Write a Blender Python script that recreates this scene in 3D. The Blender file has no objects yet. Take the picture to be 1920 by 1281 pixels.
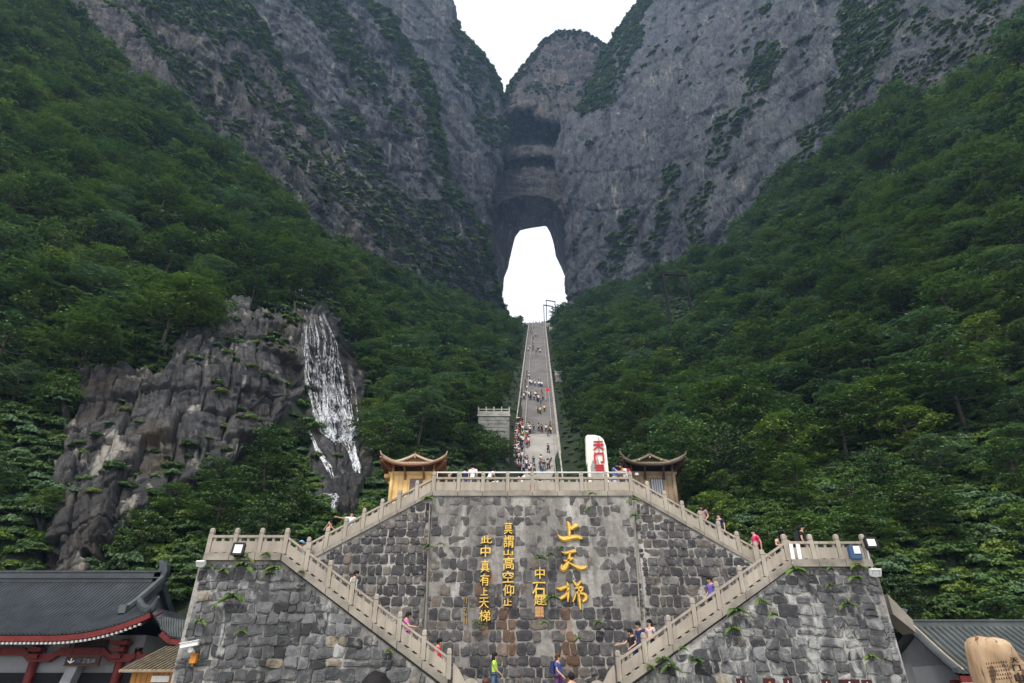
import bpy, bmesh, math, random
import numpy as np
from mathutils import Vector, Matrix, Euler
from mathutils.bvhtree import BVHTree

random.seed(7)
RNG = np.random.default_rng(11)
D2R = math.radians
SC = bpy.context.scene
COL = SC.collection

# ------------------------------------------------------------------ camera, sky, sun, exposure
PITCH = D2R(29.9)
FPX = 1150.0
CAMZ = 1.6
cam_d = bpy.data.cameras.new('camera')
cam_d.sensor_width = 36.0
cam_d.lens = FPX / 1920.0 * 36.0
cam_d.clip_start = 0.1
cam_d.clip_end = 5000
cam = bpy.data.objects.new('camera', cam_d)
COL.objects.link(cam)
cam.location = (0, 0, CAMZ)
cam.rotation_euler = (math.pi / 2 + PITCH, 0, 0)
SC.camera = cam

SUN_EL, SUN_AZ = D2R(58), D2R(205)     # azimuth measured clockwise from +Y; high, behind the camera and a little to its left
SKY_STRENGTH = 0.088
world = bpy.data.worlds.new('World')
SC.world = world
world.use_nodes = True
wn = world.node_tree
wn.nodes.clear()
w_out = wn.nodes.new('ShaderNodeOutputWorld')
w_bg = wn.nodes.new('ShaderNodeBackground')
w_sky = wn.nodes.new('ShaderNodeTexSky')
w_sky.sky_type = 'NISHITA'
w_sky.sun_disc = False
w_sky.sun_elevation = SUN_EL
w_sky.sun_rotation = SUN_AZ
w_sky.air_density = 1.6
w_sky.dust_density = 6.0
w_sky.ozone_density = 1.0
w_mix = wn.nodes.new('ShaderNodeMix')
w_mix.data_type = 'RGBA'
w_mix.inputs[0].default_value = 0.72
w_mix.inputs[7].default_value = (11.5, 11.9, 12.4, 1)    # an even bright overcast veil over the blue sky
wn.links.new(w_sky.outputs[0], w_mix.inputs[6])
wn.links.new(w_mix.outputs[2], w_bg.inputs[0])
w_bg.inputs[1].default_value = SKY_STRENGTH
wn.links.new(w_bg.outputs[0], w_out.inputs[0])

sun_d = bpy.data.lights.new('sun', 'SUN')
sun_d.energy = 2.0
sun_d.angle = D2R(10)
sun_d.color = (1.0, 0.95, 0.87)
sun = bpy.data.objects.new('sun', sun_d)
COL.objects.link(sun)
sd = Vector((math.sin(SUN_AZ) * math.cos(SUN_EL), math.cos(SUN_AZ) * math.cos(SUN_EL), math.sin(SUN_EL)))
sun.rotation_euler = sd.to_track_quat('Z', 'Y').to_euler()

SC.view_settings.view_transform = 'Standard'
SC.view_settings.look = 'None'
SC.view_settings.gamma = 1.0
SC.view_settings.use_curve_mapping = False
SC.view_settings.exposure = 0.70
SC.render.engine = 'CYCLES'
cy = SC.cycles
cy.use_denoising = True
cy.max_bounces = 4
cy.diffuse_bounces = 2
cy.glossy_bounces = 2
cy.transmission_bounces = 3
cy.transparent_max_bounces = 6
cy.volume_bounces = 0
cy.caustics_reflective = False
cy.caustics_refractive = False

# ------------------------------------------------------------------ helpers
CP, SP = math.cos(PITCH), math.sin(PITCH)


def at(px, py, Y):
    """World point at horizontal distance Y seen at photo pixel (px, py) of 1920 x 1281."""
    u, v = px - 960.0, 640.5 - py
    dy, dz = FPX * CP - v * SP, FPX * SP + v * CP
    t = Y / dy
    return Vector((u * t, Y, dz * t + CAMZ))


def at_np(px, py, Y):
    u, v = px - 960.0, 640.5 - py
    dy, dz = FPX * CP - v * SP, FPX * SP + v * CP
    t = Y / dy
    return np.stack([u * t, Y + 0 * t, dz * t + CAMZ], -1)


def to_px(P):
    """World points (N,3) to photo pixels and depth."""
    x, y, z = P[..., 0], P[..., 1], P[..., 2] - CAMZ
    d = y * CP + z * SP
    d = np.where(np.abs(d) < 1e-6, 1e-6, d)
    v = (-y * SP + z * CP) / d * FPX
    return 960.0 + x / d * FPX, 640.5 - v, d


def tag(o, label=None, cat=None, group=None, kind=None):
    if label: o['label'] = label
    if cat: o['category'] = cat
    if group: o['group'] = group
    if kind: o['kind'] = kind
    return o


def empty(name, loc=(0, 0, 0), rz=0.0):
    o = bpy.data.objects.new(name, None)
    o.empty_display_size = 0.3
    o.location = loc
    o.rotation_euler = (0, 0, rz)
    COL.objects.link(o)
    return o


def link(name, mesh, parent=None, loc=None, rot=None):
    o = bpy.data.objects.new(name, mesh)
    COL.objects.link(o)
    if parent is not None:
        o.parent = parent
    if loc is not None: o.location = loc
    if rot is not None: o.rotation_euler = rot
    return o


def mesh_np(name, V, F, mats=(), midx=None, smooth=False, attrs=None):
    me = bpy.data.meshes.new(name)
    V = np.asarray(V, dtype=np.float32).reshape(-1, 3)
    if isinstance(F, np.ndarray):
        n, k = F.shape
        me.vertices.add(len(V)); me.vertices.foreach_set('co', V.ravel())
        me.loops.add(n * k); me.loops.foreach_set('vertex_index', F.astype(np.int32).ravel())
        me.polygons.add(n)
        me.polygons.foreach_set('loop_start', np.arange(0, n * k, k, dtype=np.int32))
        me.polygons.foreach_set('loop_total', np.full(n, k, dtype=np.int32))
    else:
        me.from_pydata([tuple(map(float, v)) for v in V], [], F)
    for m in (mats if isinstance(mats, (list, tuple)) else [mats]):
        me.materials.append(m)
    if midx is not None:
        me.polygons.foreach_set('material_index', np.asarray(midx, dtype=np.int32))
    if smooth:
        me.polygons.foreach_set('use_smooth', np.ones(len(me.polygons), dtype=bool))
    for k, (dom, arr) in (attrs or {}).items():
        a = me.attributes.new(k, 'FLOAT', dom)
        a.data.foreach_set('value', np.asarray(arr, dtype=np.float32).ravel())
    me.update(calc_edges=True)
    me.validate()
    return me


class MB:
    """Collects simple solids into one mesh."""
    def __init__(s):
        s.v, s.f, s.m = [], [], []

    def add(s, vs, fs, mi=0):
        b = len(s.v)
        s.v += [tuple(v) for v in vs]
        s.f += [tuple(i + b for i in f) for f in fs]
        s.m += [mi] * len(fs)
        return s

    def box(s, c, size, mi=0, M=None, taper=1.0):
        x, y, z = size[0] / 2, size[1] / 2, size[2] / 2
        vs = []
        for dz in (-1, 1):
            k = taper if dz > 0 else 1.0
            for dx, dy in ((-1, -1), (1, -1), (1, 1), (-1, 1)):
                p = Vector((dx * x * k, dy * y * k, dz * z))
                if M is not None: p = M @ p
                vs.append((p[0] + c[0], p[1] + c[1], p[2] + c[2]))
        return s.add(vs, [(3, 2, 1, 0), (4, 5, 6, 7), (0, 1, 5, 4), (1, 2, 6, 5), (2, 3, 7, 6), (3, 0, 4, 7)], mi)

    def span(s, x0, x1, y0, y1, z0, z1, mi=0):
        return s.box(((x0 + x1) / 2, (y0 + y1) / 2, (z0 + z1) / 2), (abs(x1 - x0), abs(y1 - y0), abs(z1 - z0)), mi)

    def bar(s, a, b, w, h, mi=0, up=Vector((0, 0, 1))):
        """Rectangular bar from a to b, width w sideways and h along up."""
        a, b = Vector(a), Vector(b)
        d = (b - a).normalized()
        side = d.cross(up)
        side = side.normalized() if side.length > 1e-5 else Vector((1, 0, 0))
        u = side.cross(d).normalized()
        vs = []
        for p in (a, b):
            for i, j in ((-1, -1), (1, -1), (1, 1), (-1, 1)):
                vs.append(p + side * (i * w / 2) + u * (j * h / 2))
        return s.add(vs, [(3, 2, 1, 0), (4, 5, 6, 7), (0, 1, 5, 4), (1, 2, 6, 5), (2, 3, 7, 6), (3, 0, 4, 7)], mi)

    def tube(s, pts, radii, n=8, mi=0, flat=1.0, cap=True):
        pts = [Vector(p) for p in pts]
        if not hasattr(radii, '__len__'): radii = [radii] * len(pts)
        rings = []
        up = Vector((0, 0, 1))
        b = len(s.v)
        for i, p in enumerate(pts):
            d = (pts[min(i + 1, len(pts) - 1)] - pts[max(i - 1, 0)])
            d = d.normalized() if d.length > 1e-9 else Vector((0, 0, 1))
            side = d.cross(up)
            if side.length < 1e-3: side = d.cross(Vector((0, 1, 0)))
            side.normalize()
            u = side.cross(d).normalized()
            for k in range(n):
                a = 2 * math.pi * k / n
                s.v.append(tuple(p + side * math.cos(a) * radii[i] + u * math.sin(a) * radii[i] * flat))
        for i in range(len(pts) - 1):
            for k in range(n):
                k2 = (k + 1) % n
                s.f.append((b + i * n + k, b + i * n + k2, b + (i + 1) * n + k2, b + (i + 1) * n + k)); s.m.append(mi)
        if cap:
            s.f.append(tuple(b + k for k in range(n))[::-1]); s.m.append(mi)
            e = b + (len(pts) - 1) * n
            s.f.append(tuple(e + k for k in range(n))); s.m.append(mi)
        return s

    def prism(s, poly, y0, y1, mi=0):
        """Polygon of (x, z) extruded along Y from y0 to y1."""
        n = len(poly)
        vs = [(x, y0, z) for x, z in poly] + [(x, y1, z) for x, z in poly]
        fs = [tuple(range(n)), tuple(range(2 * n - 1, n - 1, -1))]
        fs += [(i, n + i, n + (i + 1) % n, (i + 1) % n) for i in range(n)]
        return s.add(vs, fs, mi)

    def mesh(s, name, mats, smooth=False):
        me = bpy.data.meshes.new(name)
        me.from_pydata(s.v, [], s.f)
        for m in (mats if isinstance(mats, (list, tuple)) else [mats]):
            me.materials.append(m)
        me.polygons.foreach_set('material_index', s.m)
        if smooth:
            me.polygons.foreach_set('use_smooth', [True] * len(s.f))
        bm = bmesh.new(); bm.from_mesh(me)
        bmesh.ops.recalc_face_normals(bm, faces=bm.faces[:])
        bm.to_mesh(me); bm.free()
        me.update()
        return me

    def build(s, name, mats, parent=None, loc=None, rot=None, smooth=False):
        return link(name, s.mesh(name, mats, smooth), parent, loc, rot)


# ---- numpy noise
def _h(ix, iy, iz, seed):
    h = (ix.astype(np.int64) * 374761393 + iy.astype(np.int64) * 668265263 + iz.astype(np.int64) * 2147483647 + seed * 974711) & 0xFFFFFFFF
    h = ((h ^ (h >> 13)) * 1274126177) & 0xFFFFFFFF
    h = ((h ^ (h >> 16)) * 2246822519) & 0xFFFFFFFF
    h = h ^ (h >> 15)
    return (h & 0xFFFFFF) / float(0xFFFFFF)


def vnoise(P, seed=0):
    i = np.floor(P).astype(np.int64)
    f = P - i
    f = f * f * (3 - 2 * f)
    r = 0
    for dx in (0, 1):
        wx = f[..., 0] if dx else 1 - f[..., 0]
        for dy in (0, 1):
            wy = f[..., 1] if dy else 1 - f[..., 1]
            for dz in (0, 1):
                wz = f[..., 2] if dz else 1 - f[..., 2]
                r = r + wx * wy * wz * _h(i[..., 0] + dx, i[..., 1] + dy, i[..., 2] + dz, seed)
    return r * 2 - 1


def fbm(P, octaves=4, seed=0, gain=0.5, ridged=False):
    a, s, tot = 1.0, 0.0, 0.0
    for k in range(octaves):
        n = vnoise(P * (2.03 ** k) + 17.3 * k, seed + k)
        if ridged: n = 1 - 2 * np.abs(n)
        s = s + a * n
        tot += a
        a *= gain
    return s / tot


def worley(P, seed=0, cheb=False):
    i = np.floor(P).astype(np.int64)
    f1 = np.full(P.shape[:-1], 9.0); f2 = f1.copy(); idr = np.zeros(P.shape[:-1])
    for dx in (-1, 0, 1):
        for dy in (-1, 0, 1):
            for dz in (-1, 0, 1):
                cx, cy_, cz = i[..., 0] + dx, i[..., 1] + dy, i[..., 2] + dz
                q = np.stack([cx + _h(cx, cy_, cz, seed), cy_ + _h(cx, cy_, cz, seed + 1), cz + _h(cx, cy_, cz, seed + 2)], -1)
                d = np.abs(P - q).max(-1) if cheb else np.sqrt(((P - q) ** 2).sum(-1))
                r = _h(cx, cy_, cz, seed + 3)
                m = d < f1
                f2 = np.where(m, f1, np.minimum(f2, d))
                idr = np.where(m, r, idr)
                f1 = np.where(m, d, f1)
    return f1, f2, idr


def tps(ctrl):
    C = np.array([(c[0] / 1000.0, c[1] / 1000.0) for c in ctrl]); v = np.log(np.array([c[2] for c in ctrl], float))
    def U(r2): return r2 * np.log(r2 + 1e-12)
    n = len(C)
    K = U(((C[:, None] - C[None]) ** 2).sum(-1)) + np.eye(n) * 1e-3
    Pm = np.hstack([np.ones((n, 1)), C])
    A = np.block([[K, Pm], [Pm.T, np.zeros((3, 3))]])
    w = np.linalg.solve(A, np.concatenate([v, np.zeros(3)]))
    def f(px, py):
        x, y = np.asarray(px, float) / 1000.0, np.asarray(py, float) / 1000.0
        out = w[n] + w[n + 1] * x + w[n + 2] * y
        for k in range(n):
            out = out + w[k] * U((x - C[k, 0]) ** 2 + (y - C[k, 1]) ** 2)
        return np.exp(out)
    return f


def in_poly(px, py, poly):
    inside = np.zeros(np.shape(px), bool)
    n = len(poly)
    for i in range(n):
        x0, y0 = poly[i]; x1, y1 = poly[(i + 1) % n]
        c = ((y0 > py) != (y1 > py)) & (px < (x1 - x0) * (py - y0) / ((y1 - y0) + 1e-9) + x0)
        inside ^= c
    return inside


def seg_dist(px, py, line):
    d = np.full(np.shape(px), 1e9)
    for (x0, y0), (x1, y1) in zip(line[:-1], line[1:]):
        L = (x1 - x0) ** 2 + (y1 - y0) ** 2 + 1e-9
        t = np.clip(((px - x0) * (x1 - x0) + (py - y0) * (y1 - y0)) / L, 0, 1)
        d = np.minimum(d, np.hypot(px - x0 - t * (x1 - x0), py - y0 - t * (y1 - y0)))
    return d
# ------------------------------------------------------------------ materials
class NT:
    def __init__(s, name):
        s.m = bpy.data.materials.new(name)
        s.m.use_nodes = True
        s.t = s.m.node_tree
        s.t.nodes.clear()
        s.out = s.t.nodes.new('ShaderNodeOutputMaterial')
        s.b = s.t.nodes.new('ShaderNodeBsdfPrincipled')
        s.t.links.new(s.b.outputs[0], s.out.inputs[0])
        s.co = None

    def n(s, typ, **kw):
        nd = s.t.nodes.new(typ)
        for k, v in kw.items(): setattr(nd, k, v)
        return nd

    def L(s, a, b): s.t.links.new(a, b)

    def coord(s, scale=(1, 1, 1), rot=(0, 0, 0), kind=3):
        if s.co is None: s.co = s.n('ShaderNodeNewGeometry')
        mp = s.n('ShaderNodeMapping')
        s.L(s.co.outputs['Position'], mp.inputs[0])
        mp.inputs['Scale'].default_value = scale
        mp.inputs['Rotation'].default_value = rot
        return mp.outputs[0]

    def noise(s, scale, detail=5, rough=0.55, vec=None, dist=0.0):
        nd = s.n('ShaderNodeTexNoise')
        nd.inputs['Scale'].default_value = scale
        nd.inputs['Detail'].default_value = detail
        nd.inputs['Roughness'].default_value = rough
        nd.inputs['Distortion'].default_value = dist
        s.L(vec if vec is not None else s.coord(), nd.inputs['Vector'])
        return nd.outputs[0]

    def ramp(s, fac, stops, interp='LINEAR'):
        r = s.n('ShaderNodeValToRGB')
        cr = r.color_ramp
        cr.interpolation = interp
        while len(cr.elements) < len(stops): cr.elements.new(0.5)
        for e, (p, c) in zip(cr.elements, stops):
            e.position = p
            e.color = (c, c, c, 1) if not hasattr(c, '__len__') else (*c, 1)
        s.L(fac, r.inputs[0])
        return r.outputs[0]

    def mix(s, fac, a, b, mode='MIX'):
        nd = s.n('ShaderNodeMix', data_type='RGBA', blend_type=mode)
        for sock, val in ((nd.inputs[0], fac), (nd.inputs[6], a), (nd.inputs[7], b)):
            if hasattr(val, 'is_output') or isinstance(val, bpy.types.NodeSocket): s.L(val, sock)
            elif hasattr(val, '__len__'): sock.default_value = (*val, 1)
            else: sock.default_value = val
        return nd.outputs[2]

    def math(s, op, a, b=0.0, clamp=False):
        nd = s.n('ShaderNodeMath', operation=op, use_clamp=clamp)
        for sock, val in ((nd.inputs[0], a), (nd.inputs[1], b)):
            if isinstance(val, bpy.types.NodeSocket): s.L(val, sock)
            else: sock.default_value = val
        return nd.outputs[0]

    def attr(s, name):
        nd = s.n('ShaderNodeAttribute', attribute_name=name)
        return nd.outputs['Fac']

    def objrand(s): return s.n('ShaderNodeObjectInfo').outputs['Random']

    def bump(s, h, strength=0.5, dist=0.1, chain=None):
        nd = s.n('ShaderNodeBump')
        nd.inputs['Strength'].default_value = strength
        nd.inputs['Distance'].default_value = dist
        s.L(h, nd.inputs['Height'])
        if chain is not None: s.L(chain, nd.inputs['Normal'])
        return nd.outputs[0]

    def fin(s, color=None, rough=0.9, normal=None, spec=0.3, metal=0.0):
        if color is not None:
            if isinstance(color, bpy.types.NodeSocket): s.L(color, s.b.inputs['Base Color'])
            else: s.b.inputs['Base Color'].default_value = (*color, 1)
        if isinstance(rough, bpy.types.NodeSocket): s.L(rough, s.b.inputs['Roughness'])
        else: s.b.inputs['Roughness'].default_value = rough
        s.b.inputs['Specular IOR Level'].default_value = spec
        s.b.inputs['Metallic'].default_value = metal
        if normal is not None: s.L(normal, s.b.inputs['Normal'])
        return s.m


def simple(name, col, rough=0.7, var=0.15, scale=3.0, bump=0.0, metal=0.0, spec=0.3):
    t = NT(name)
    n = t.noise(scale, 5, 0.6)
    lo = tuple(c * (1 - var) for c in col); hi = tuple(min(1, c * (1 + var)) for c in col)
    c = t.ramp(n, [(0.3, lo), (0.7, hi)])
    nb = t.bump(t.noise(scale * 6, 4), bump, 0.02) if bump else None
    return t.fin(c, rough, nb, spec, metal)


def rock_material(name, dark, mid, light, tilt, warm=0.3, big=1.0, moss=0.5):
    """Bare limestone: streaks along the dip, pale calcite patches, dark water stains, lichen on the ledges."""
    t = NT(name)
    vs = t.coord((0.05 / big, 0.05 / big, 0.012 / big), (0, tilt, 0))
    vf = t.coord((0.5 / big, 0.5 / big, 0.10 / big), (0, tilt, 0))
    vr = t.coord((1 / big, 1 / big, 1 / big))
    streak = t.noise(1.0, 7, 0.62, vs, 0.6)
    fine = t.noise(1.0, 8, 0.7, vf, 0.4)
    blot = t.noise(0.11, 8, 0.65, vr)
    spk = t.noise(1.6, 5, 0.6, vr)
    c = t.ramp(streak, [(0.30, dark), (0.50, mid), (0.72, light)])
    c2 = t.ramp(fine, [(0.28, tuple(0.45 * x for x in dark)), (0.5, mid), (0.75, light)])
    c = t.mix(0.5, c, c2)
    c = t.mix(t.math('MULTIPLY', t.ramp(blot, [(0.52, 0.0), (0.66, 1.0)]), warm), c, (0.30, 0.235, 0.16))
    stain = t.noise(1.0, 5, 0.5, t.coord((0.16 / big, 0.16 / big, 0.012 / big)))
    c = t.mix(t.math('MULTIPLY', t.ramp(stain, [(0.56, 0.0), (0.64, 1.0)]), 0.55), c, tuple(0.35 * x for x in dark))
    pale = t.noise(1.0, 6, 0.6, t.coord((0.22 / big, 0.22 / big, 0.03 / big), (0, tilt * 0.7, 0)))
    c = t.mix(t.math('MULTIPLY', t.ramp(pale, [(0.61, 0.0), (0.70, 1.0)]), 0.6), c, (0.42, 0.39, 0.35))
    c = t.mix(t.math('MULTIPLY', t.ramp(spk, [(0.35, 1.0), (0.5, 0.0)]), 0.35), c, tuple(0.4 * x for x in dark))
    geo = t.n('ShaderNodeNewGeometry')
    sep = t.n('ShaderNodeSeparateXYZ'); t.L(geo.outputs['Normal'], sep.inputs[0])
    up = t.ramp(sep.outputs[2], [(0.28, 0.0), (0.55, 1.0)])
    mo = t.math('MULTIPLY', up, t.ramp(t.noise(0.35, 6, 0.7, vr), [(0.42, 0.0), (0.55, 1.0)]))
    c = t.mix(t.math('MULTIPLY', mo, moss), c, (0.035, 0.07, 0.018))
    crack = t.n('ShaderNodeTexVoronoi', feature='DISTANCE_TO_EDGE')
    t.L(t.coord((0.16 / big, 0.16 / big, 0.07 / big), (0, tilt, 0)), crack.inputs['Vector'])
    crack.inputs['Scale'].default_value = 1.0
    ck = t.ramp(crack.outputs[0], [(0.0, 0.0), (0.05, 1.0)])
    cl = t.noise(1.0, 6, 0.75, t.coord((0.35 / big, 0.35 / big, 0.035 / big), (0, tilt * 1.1, 0)), 1.5)
    c = t.mix(t.math('MULTIPLY', t.ramp(cl, [(0.455, 0.0), (0.49, 1.0), (0.51, 1.0), (0.545, 0.0)]), 0.5), c, tuple(0.3 * x for x in dark))
    c = t.mix(t.math('MULTIPLY', t.ramp(ck, [(0.0, 1.0), (1.0, 0.0)]), 0.4), c, tuple(0.4 * x for x in dark))
    n1 = t.bump(ck, 0.5, 0.5 * big)
    n2 = t.bump(fine, 1.0, 2.4 * big, n1)
    n3 = t.bump(spk, 0.9, 0.6 * big, n2)
    return t.fin(c, 0.9, n3, 0.25)


def leaf_material(name, cols, gloss=0.55):
    t = NT(name)
    r = t.objrand()
    tone = t.attr('tone')
    lf = t.mix(t.math('MULTIPLY', tone, 0.60), t.ramp(r, [(i / (len(cols) - 1), col) for i, col in enumerate(cols)]), (0.13, 0.215, 0.04))  # paler green mixed in by tone, painting lit crown tops against dark gaps
    t.fin(lf, gloss, None, 0.32)
    tr = t.n('ShaderNodeBsdfTranslucent')
    t.L(lf, tr.inputs[0])
    ms = t.n('ShaderNodeMixShader')
    ms.inputs[0].default_value = 0.25
    t.L(t.b.outputs[0], ms.inputs[1]); t.L(tr.outputs[0], ms.inputs[2]); t.L(ms.outputs[0], t.out.inputs[0])
    return t.m


MAT = {}
MAT['cliff_left'] = rock_material('cliff_rock_left', (0.022, 0.027, 0.037), (0.084, 0.095, 0.115), (0.25, 0.245, 0.235), D2R(38), 0.2)
MAT['cliff_near'] = rock_material('cliff_rock_near', (0.017, 0.019, 0.024), (0.070, 0.073, 0.081), (0.27, 0.255, 0.23), D2R(30), 0.35, 0.6)
MAT['cliff_right'] = rock_material('cliff_rock_right', (0.028, 0.035, 0.049), (0.094, 0.105, 0.128), (0.20, 0.20, 0.20), D2R(-35), 0.18)
MAT['arch'] = rock_material('arch_rock', (0.03, 0.032, 0.04), (0.085, 0.082, 0.09), (0.19, 0.165, 0.14), D2R(85), 0.4)


def ground_material():
    t = NT('forest_floor')
    c = t.ramp(t.noise(0.5, 8, 0.7), [(0.3, (0.008, 0.012, 0.005)), (0.5, (0.014, 0.026, 0.008)), (0.72, (0.035, 0.04, 0.02))])
    # bare rock shows where the 'rock' attribute says so
    vf = t.coord((0.7, 0.7, 0.16), (0, D2R(25), 0))
    fine = t.noise(1.0, 8, 0.7, vf, 0.5)
    rk = t.ramp(fine, [(0.3, (0.009, 0.009, 0.011)), (0.47, (0.032, 0.032, 0.034)), (0.6, (0.078, 0.075, 0.072)), (0.74, (0.24, 0.225, 0.20))])
    brown = t.ramp(t.noise(0.12, 5, 0.6), [(0.5, 0.0), (0.6, 1.0)])
    rk = t.mix(t.math('MULTIPLY', brown, 0.55), rk, (0.080, 0.057, 0.032))
    st = t.noise(1.0, 5, 0.5, t.coord((0.35, 0.35, 0.03)))
    rk = t.mix(t.math('MULTIPLY', t.ramp(st, [(0.5, 0.0), (0.6, 1.0)]), 0.75), rk, (0.02, 0.02, 0.022))
    pl = t.noise(1.0, 5, 0.6, t.coord((0.5, 0.5, 0.09), (0, D2R(25), 0)))
    rk = t.mix(t.math('MULTIPLY', t.ramp(pl, [(0.60, 0.0), (0.68, 1.0)]), 0.6), rk, (0.42, 0.39, 0.34))
    wet = t.attr('wet')
    rk = t.mix(wet, rk, t.mix(1.0, rk, (0.42, 0.40, 0.40), 'MULTIPLY'))
    c = t.mix(t.attr('rock'), c, rk)
    n1 = t.bump(fine, 0.8, 0.5)
    n2 = t.bump(t.noise(3.0, 5, 0.6), 0.6, 0.12, n1)
    rough = t.ramp(wet, [(0.0, 0.9), (1.0, 0.35)])
    return t.fin(c, rough, n2, 0.3)


MAT['slope'] = ground_material()
GREENS = [(0.012, 0.034, 0.008), (0.050, 0.108, 0.016), (0.018, 0.054, 0.018), (0.072, 0.140, 0.020), (0.018, 0.052, 0.010), (0.050, 0.112, 0.034), (0.009, 0.028, 0.008), (0.036, 0.086, 0.014)]
MAT['leaf'] = leaf_material('leaf_green', GREENS)
MAT['leaf_pale'] = leaf_material('leaf_grey_green', [(0.060, 0.125, 0.060), (0.085, 0.155, 0.085), (0.065, 0.13, 0.045)])
MAT['leaf_yellow'] = leaf_material('leaf_yellow_green', [(0.10, 0.17, 0.022), (0.13, 0.18, 0.025), (0.08, 0.16, 0.022)])
MAT['fern'] = leaf_material('fern_leaf', [(0.05, 0.13, 0.02), (0.09, 0.17, 0.02), (0.10, 0.13, 0.02)])
MAT['bark'] = simple('bark', (0.06, 0.05, 0.04), 0.9, 0.3, 6, 0.5)
MAT['stone_tan'] = None


def tan_stone():
    t = NT('railing_stone')
    vr = t.coord()
    c = t.ramp(t.noise(0.9, 6, 0.6, vr), [(0.3, (0.29, 0.25, 0.205)), (0.55, (0.38, 0.335, 0.275)), (0.75, (0.46, 0.415, 0.345))])
    dr = t.noise(1.0, 6, 0.6, t.coord((5, 5, 0.7)))
    c = t.mix(t.math('MULTIPLY', t.ramp(dr, [(0.5, 0.0), (0.66, 1.0)]), 0.5), c, (0.17, 0.15, 0.12))
    c = t.mix(t.math('MULTIPLY', t.objrand(), 0.35), c, (0.30, 0.27, 0.235))
    gr = t.noise(40, 3, 0.6, vr)
    return t.fin(c, 0.85, t.bump(gr, 0.25, 0.01), 0.25)


MAT['tan'] = tan_stone()
MAT['kerb'] = simple('kerb_stone', (0.25, 0.225, 0.19), 0.88, 0.35, 1.6, 0.3)


def mortar(name, lightc, darkc, upper):
    t = NT(name)
    vr = t.coord()
    st = t.noise(1.0, 7, 0.65, t.coord((0.55, 0.55, 0.2)))
    c = t.ramp(st, [(0.32, darkc), (0.52, tuple((a + b) / 2 for a, b in zip(lightc, darkc))), (0.68, lightc)])
    fi = t.noise(5.0, 7, 0.7, vr)
    c = t.mix(t.math('MULTIPLY', t.ramp(fi, [(0.35, 1.0), (0.55, 0.0)]), 0.5), c, tuple(0.5 * x for x in darkc))
    if not upper:
        dk = t.noise(1.0, 6, 0.65, t.coord((0.5, 0.5, 0.16)))
        c = t.mix(t.math('MULTIPLY', t.ramp(dk, [(0.52, 0.0), (0.62, 1.0)]), 0.6), c, (0.05, 0.05, 0.048))
        ef = t.noise(1.0, 7, 0.7, t.coord((1.1, 1.1, 0.5)), 0.8)
        c = t.mix(t.math('MULTIPLY', t.ramp(ef, [(0.53, 0.0), (0.62, 1.0)]), 0.7), c, (0.50, 0.49, 0.46))
    else:
        dk = t.noise(1.0, 6, 0.65, t.coord((0.9, 0.9, 0.13)))
        c = t.mix(t.math('MULTIPLY', t.ramp(dk, [(0.50, 0.0), (0.60, 1.0)]), 0.5), c, (0.07, 0.066, 0.06))
    rust = t.attr('rust')
    c = t.mix(t.math('MULTIPLY', rust, t.ramp(t.noise(1.0, 4, 0.6, t.coord((3, 3, 0.4))), [(0.35, 0.0), (0.6, 0.85)])), c, (0.20, 0.075, 0.02))
    return t.fin(c, 0.92, t.bump(fi, 0.6, 0.05), 0.2)


MAT['mortar'] = mortar('wall_mortar', (0.50, 0.475, 0.44), (0.17, 0.16, 0.15), True)
MAT['mortar_front'] = mortar('wall_mortar_front', (0.46, 0.44, 0.41), (0.04, 0.04, 0.04), False)


def stone_mat(name, ramp):
    t = NT(name)
    vr = t.coord()
    tone = t.attr('tone')
    c = t.ramp(tone, ramp)
    m = t.noise(3.2, 7, 0.68, vr, 0.6)
    c = t.mix(t.math('MULTIPLY', t.ramp(m, [(0.34, 1.0), (0.52, 0.0)]), 0.6), c, (0.03, 0.03, 0.032))
    c = t.mix(t.math('MULTIPLY', t.ramp(m, [(0.55, 0.0), (0.70, 1.0)]), 0.5), c, (0.34, 0.33, 0.32))
    st = t.noise(1.0, 6, 0.6, t.coord((1.4, 1.4, 0.18)))
    c = t.mix(t.math('MULTIPLY', t.ramp(st, [(0.52, 0.0), (0.64, 1.0)]), 0.45), c, (0.05, 0.05, 0.048))
    if 'front' in name:
        pl = t.noise(1.0, 7, 0.7, t.coord((1.1, 1.1, 0.5)), 0.8)
        c = t.mix(t.math('MULTIPLY', t.ramp(pl, [(0.53, 0.0), (0.62, 1.0)]), 0.6), c, (0.46, 0.46, 0.44))
        dk = t.noise(1.0, 6, 0.65, t.coord((0.5, 0.5, 0.16)))
        c = t.mix(t.math('MULTIPLY', t.ramp(dk, [(0.53, 0.0), (0.63, 1.0)]), 0.55), c, (0.035, 0.037, 0.034))
    rust = t.attr('rust')
    c = t.mix(t.math('MULTIPLY', rust, t.ramp(m, [(0.3, 0.25), (0.6, 0.65)])), c, (0.14, 0.065, 0.028))
    return t.fin(c, 0.85, t.bump(m, 0.7, 0.06), 0.25)


MAT['cobble'] = stone_mat('wall_cobble', [(0.0, (0.035, 0.034, 0.038)), (0.35, (0.065, 0.062, 0.066)), (0.7, (0.13, 0.122, 0.118)), (0.9, (0.16, 0.13, 0.105)), (1.0, (0.30, 0.29, 0.28))])
MAT['cobble_front'] = stone_mat('wall_cobble_front', [(0.0, (0.028, 0.029, 0.032)), (0.3, (0.075, 0.077, 0.082)), (0.6, (0.14, 0.142, 0.148)), (0.8, (0.20, 0.20, 0.208)), (0.90, (0.24, 0.20, 0.13)), (1.0, (0.40, 0.40, 0.41))])
MAT['gold'] = None


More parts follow.
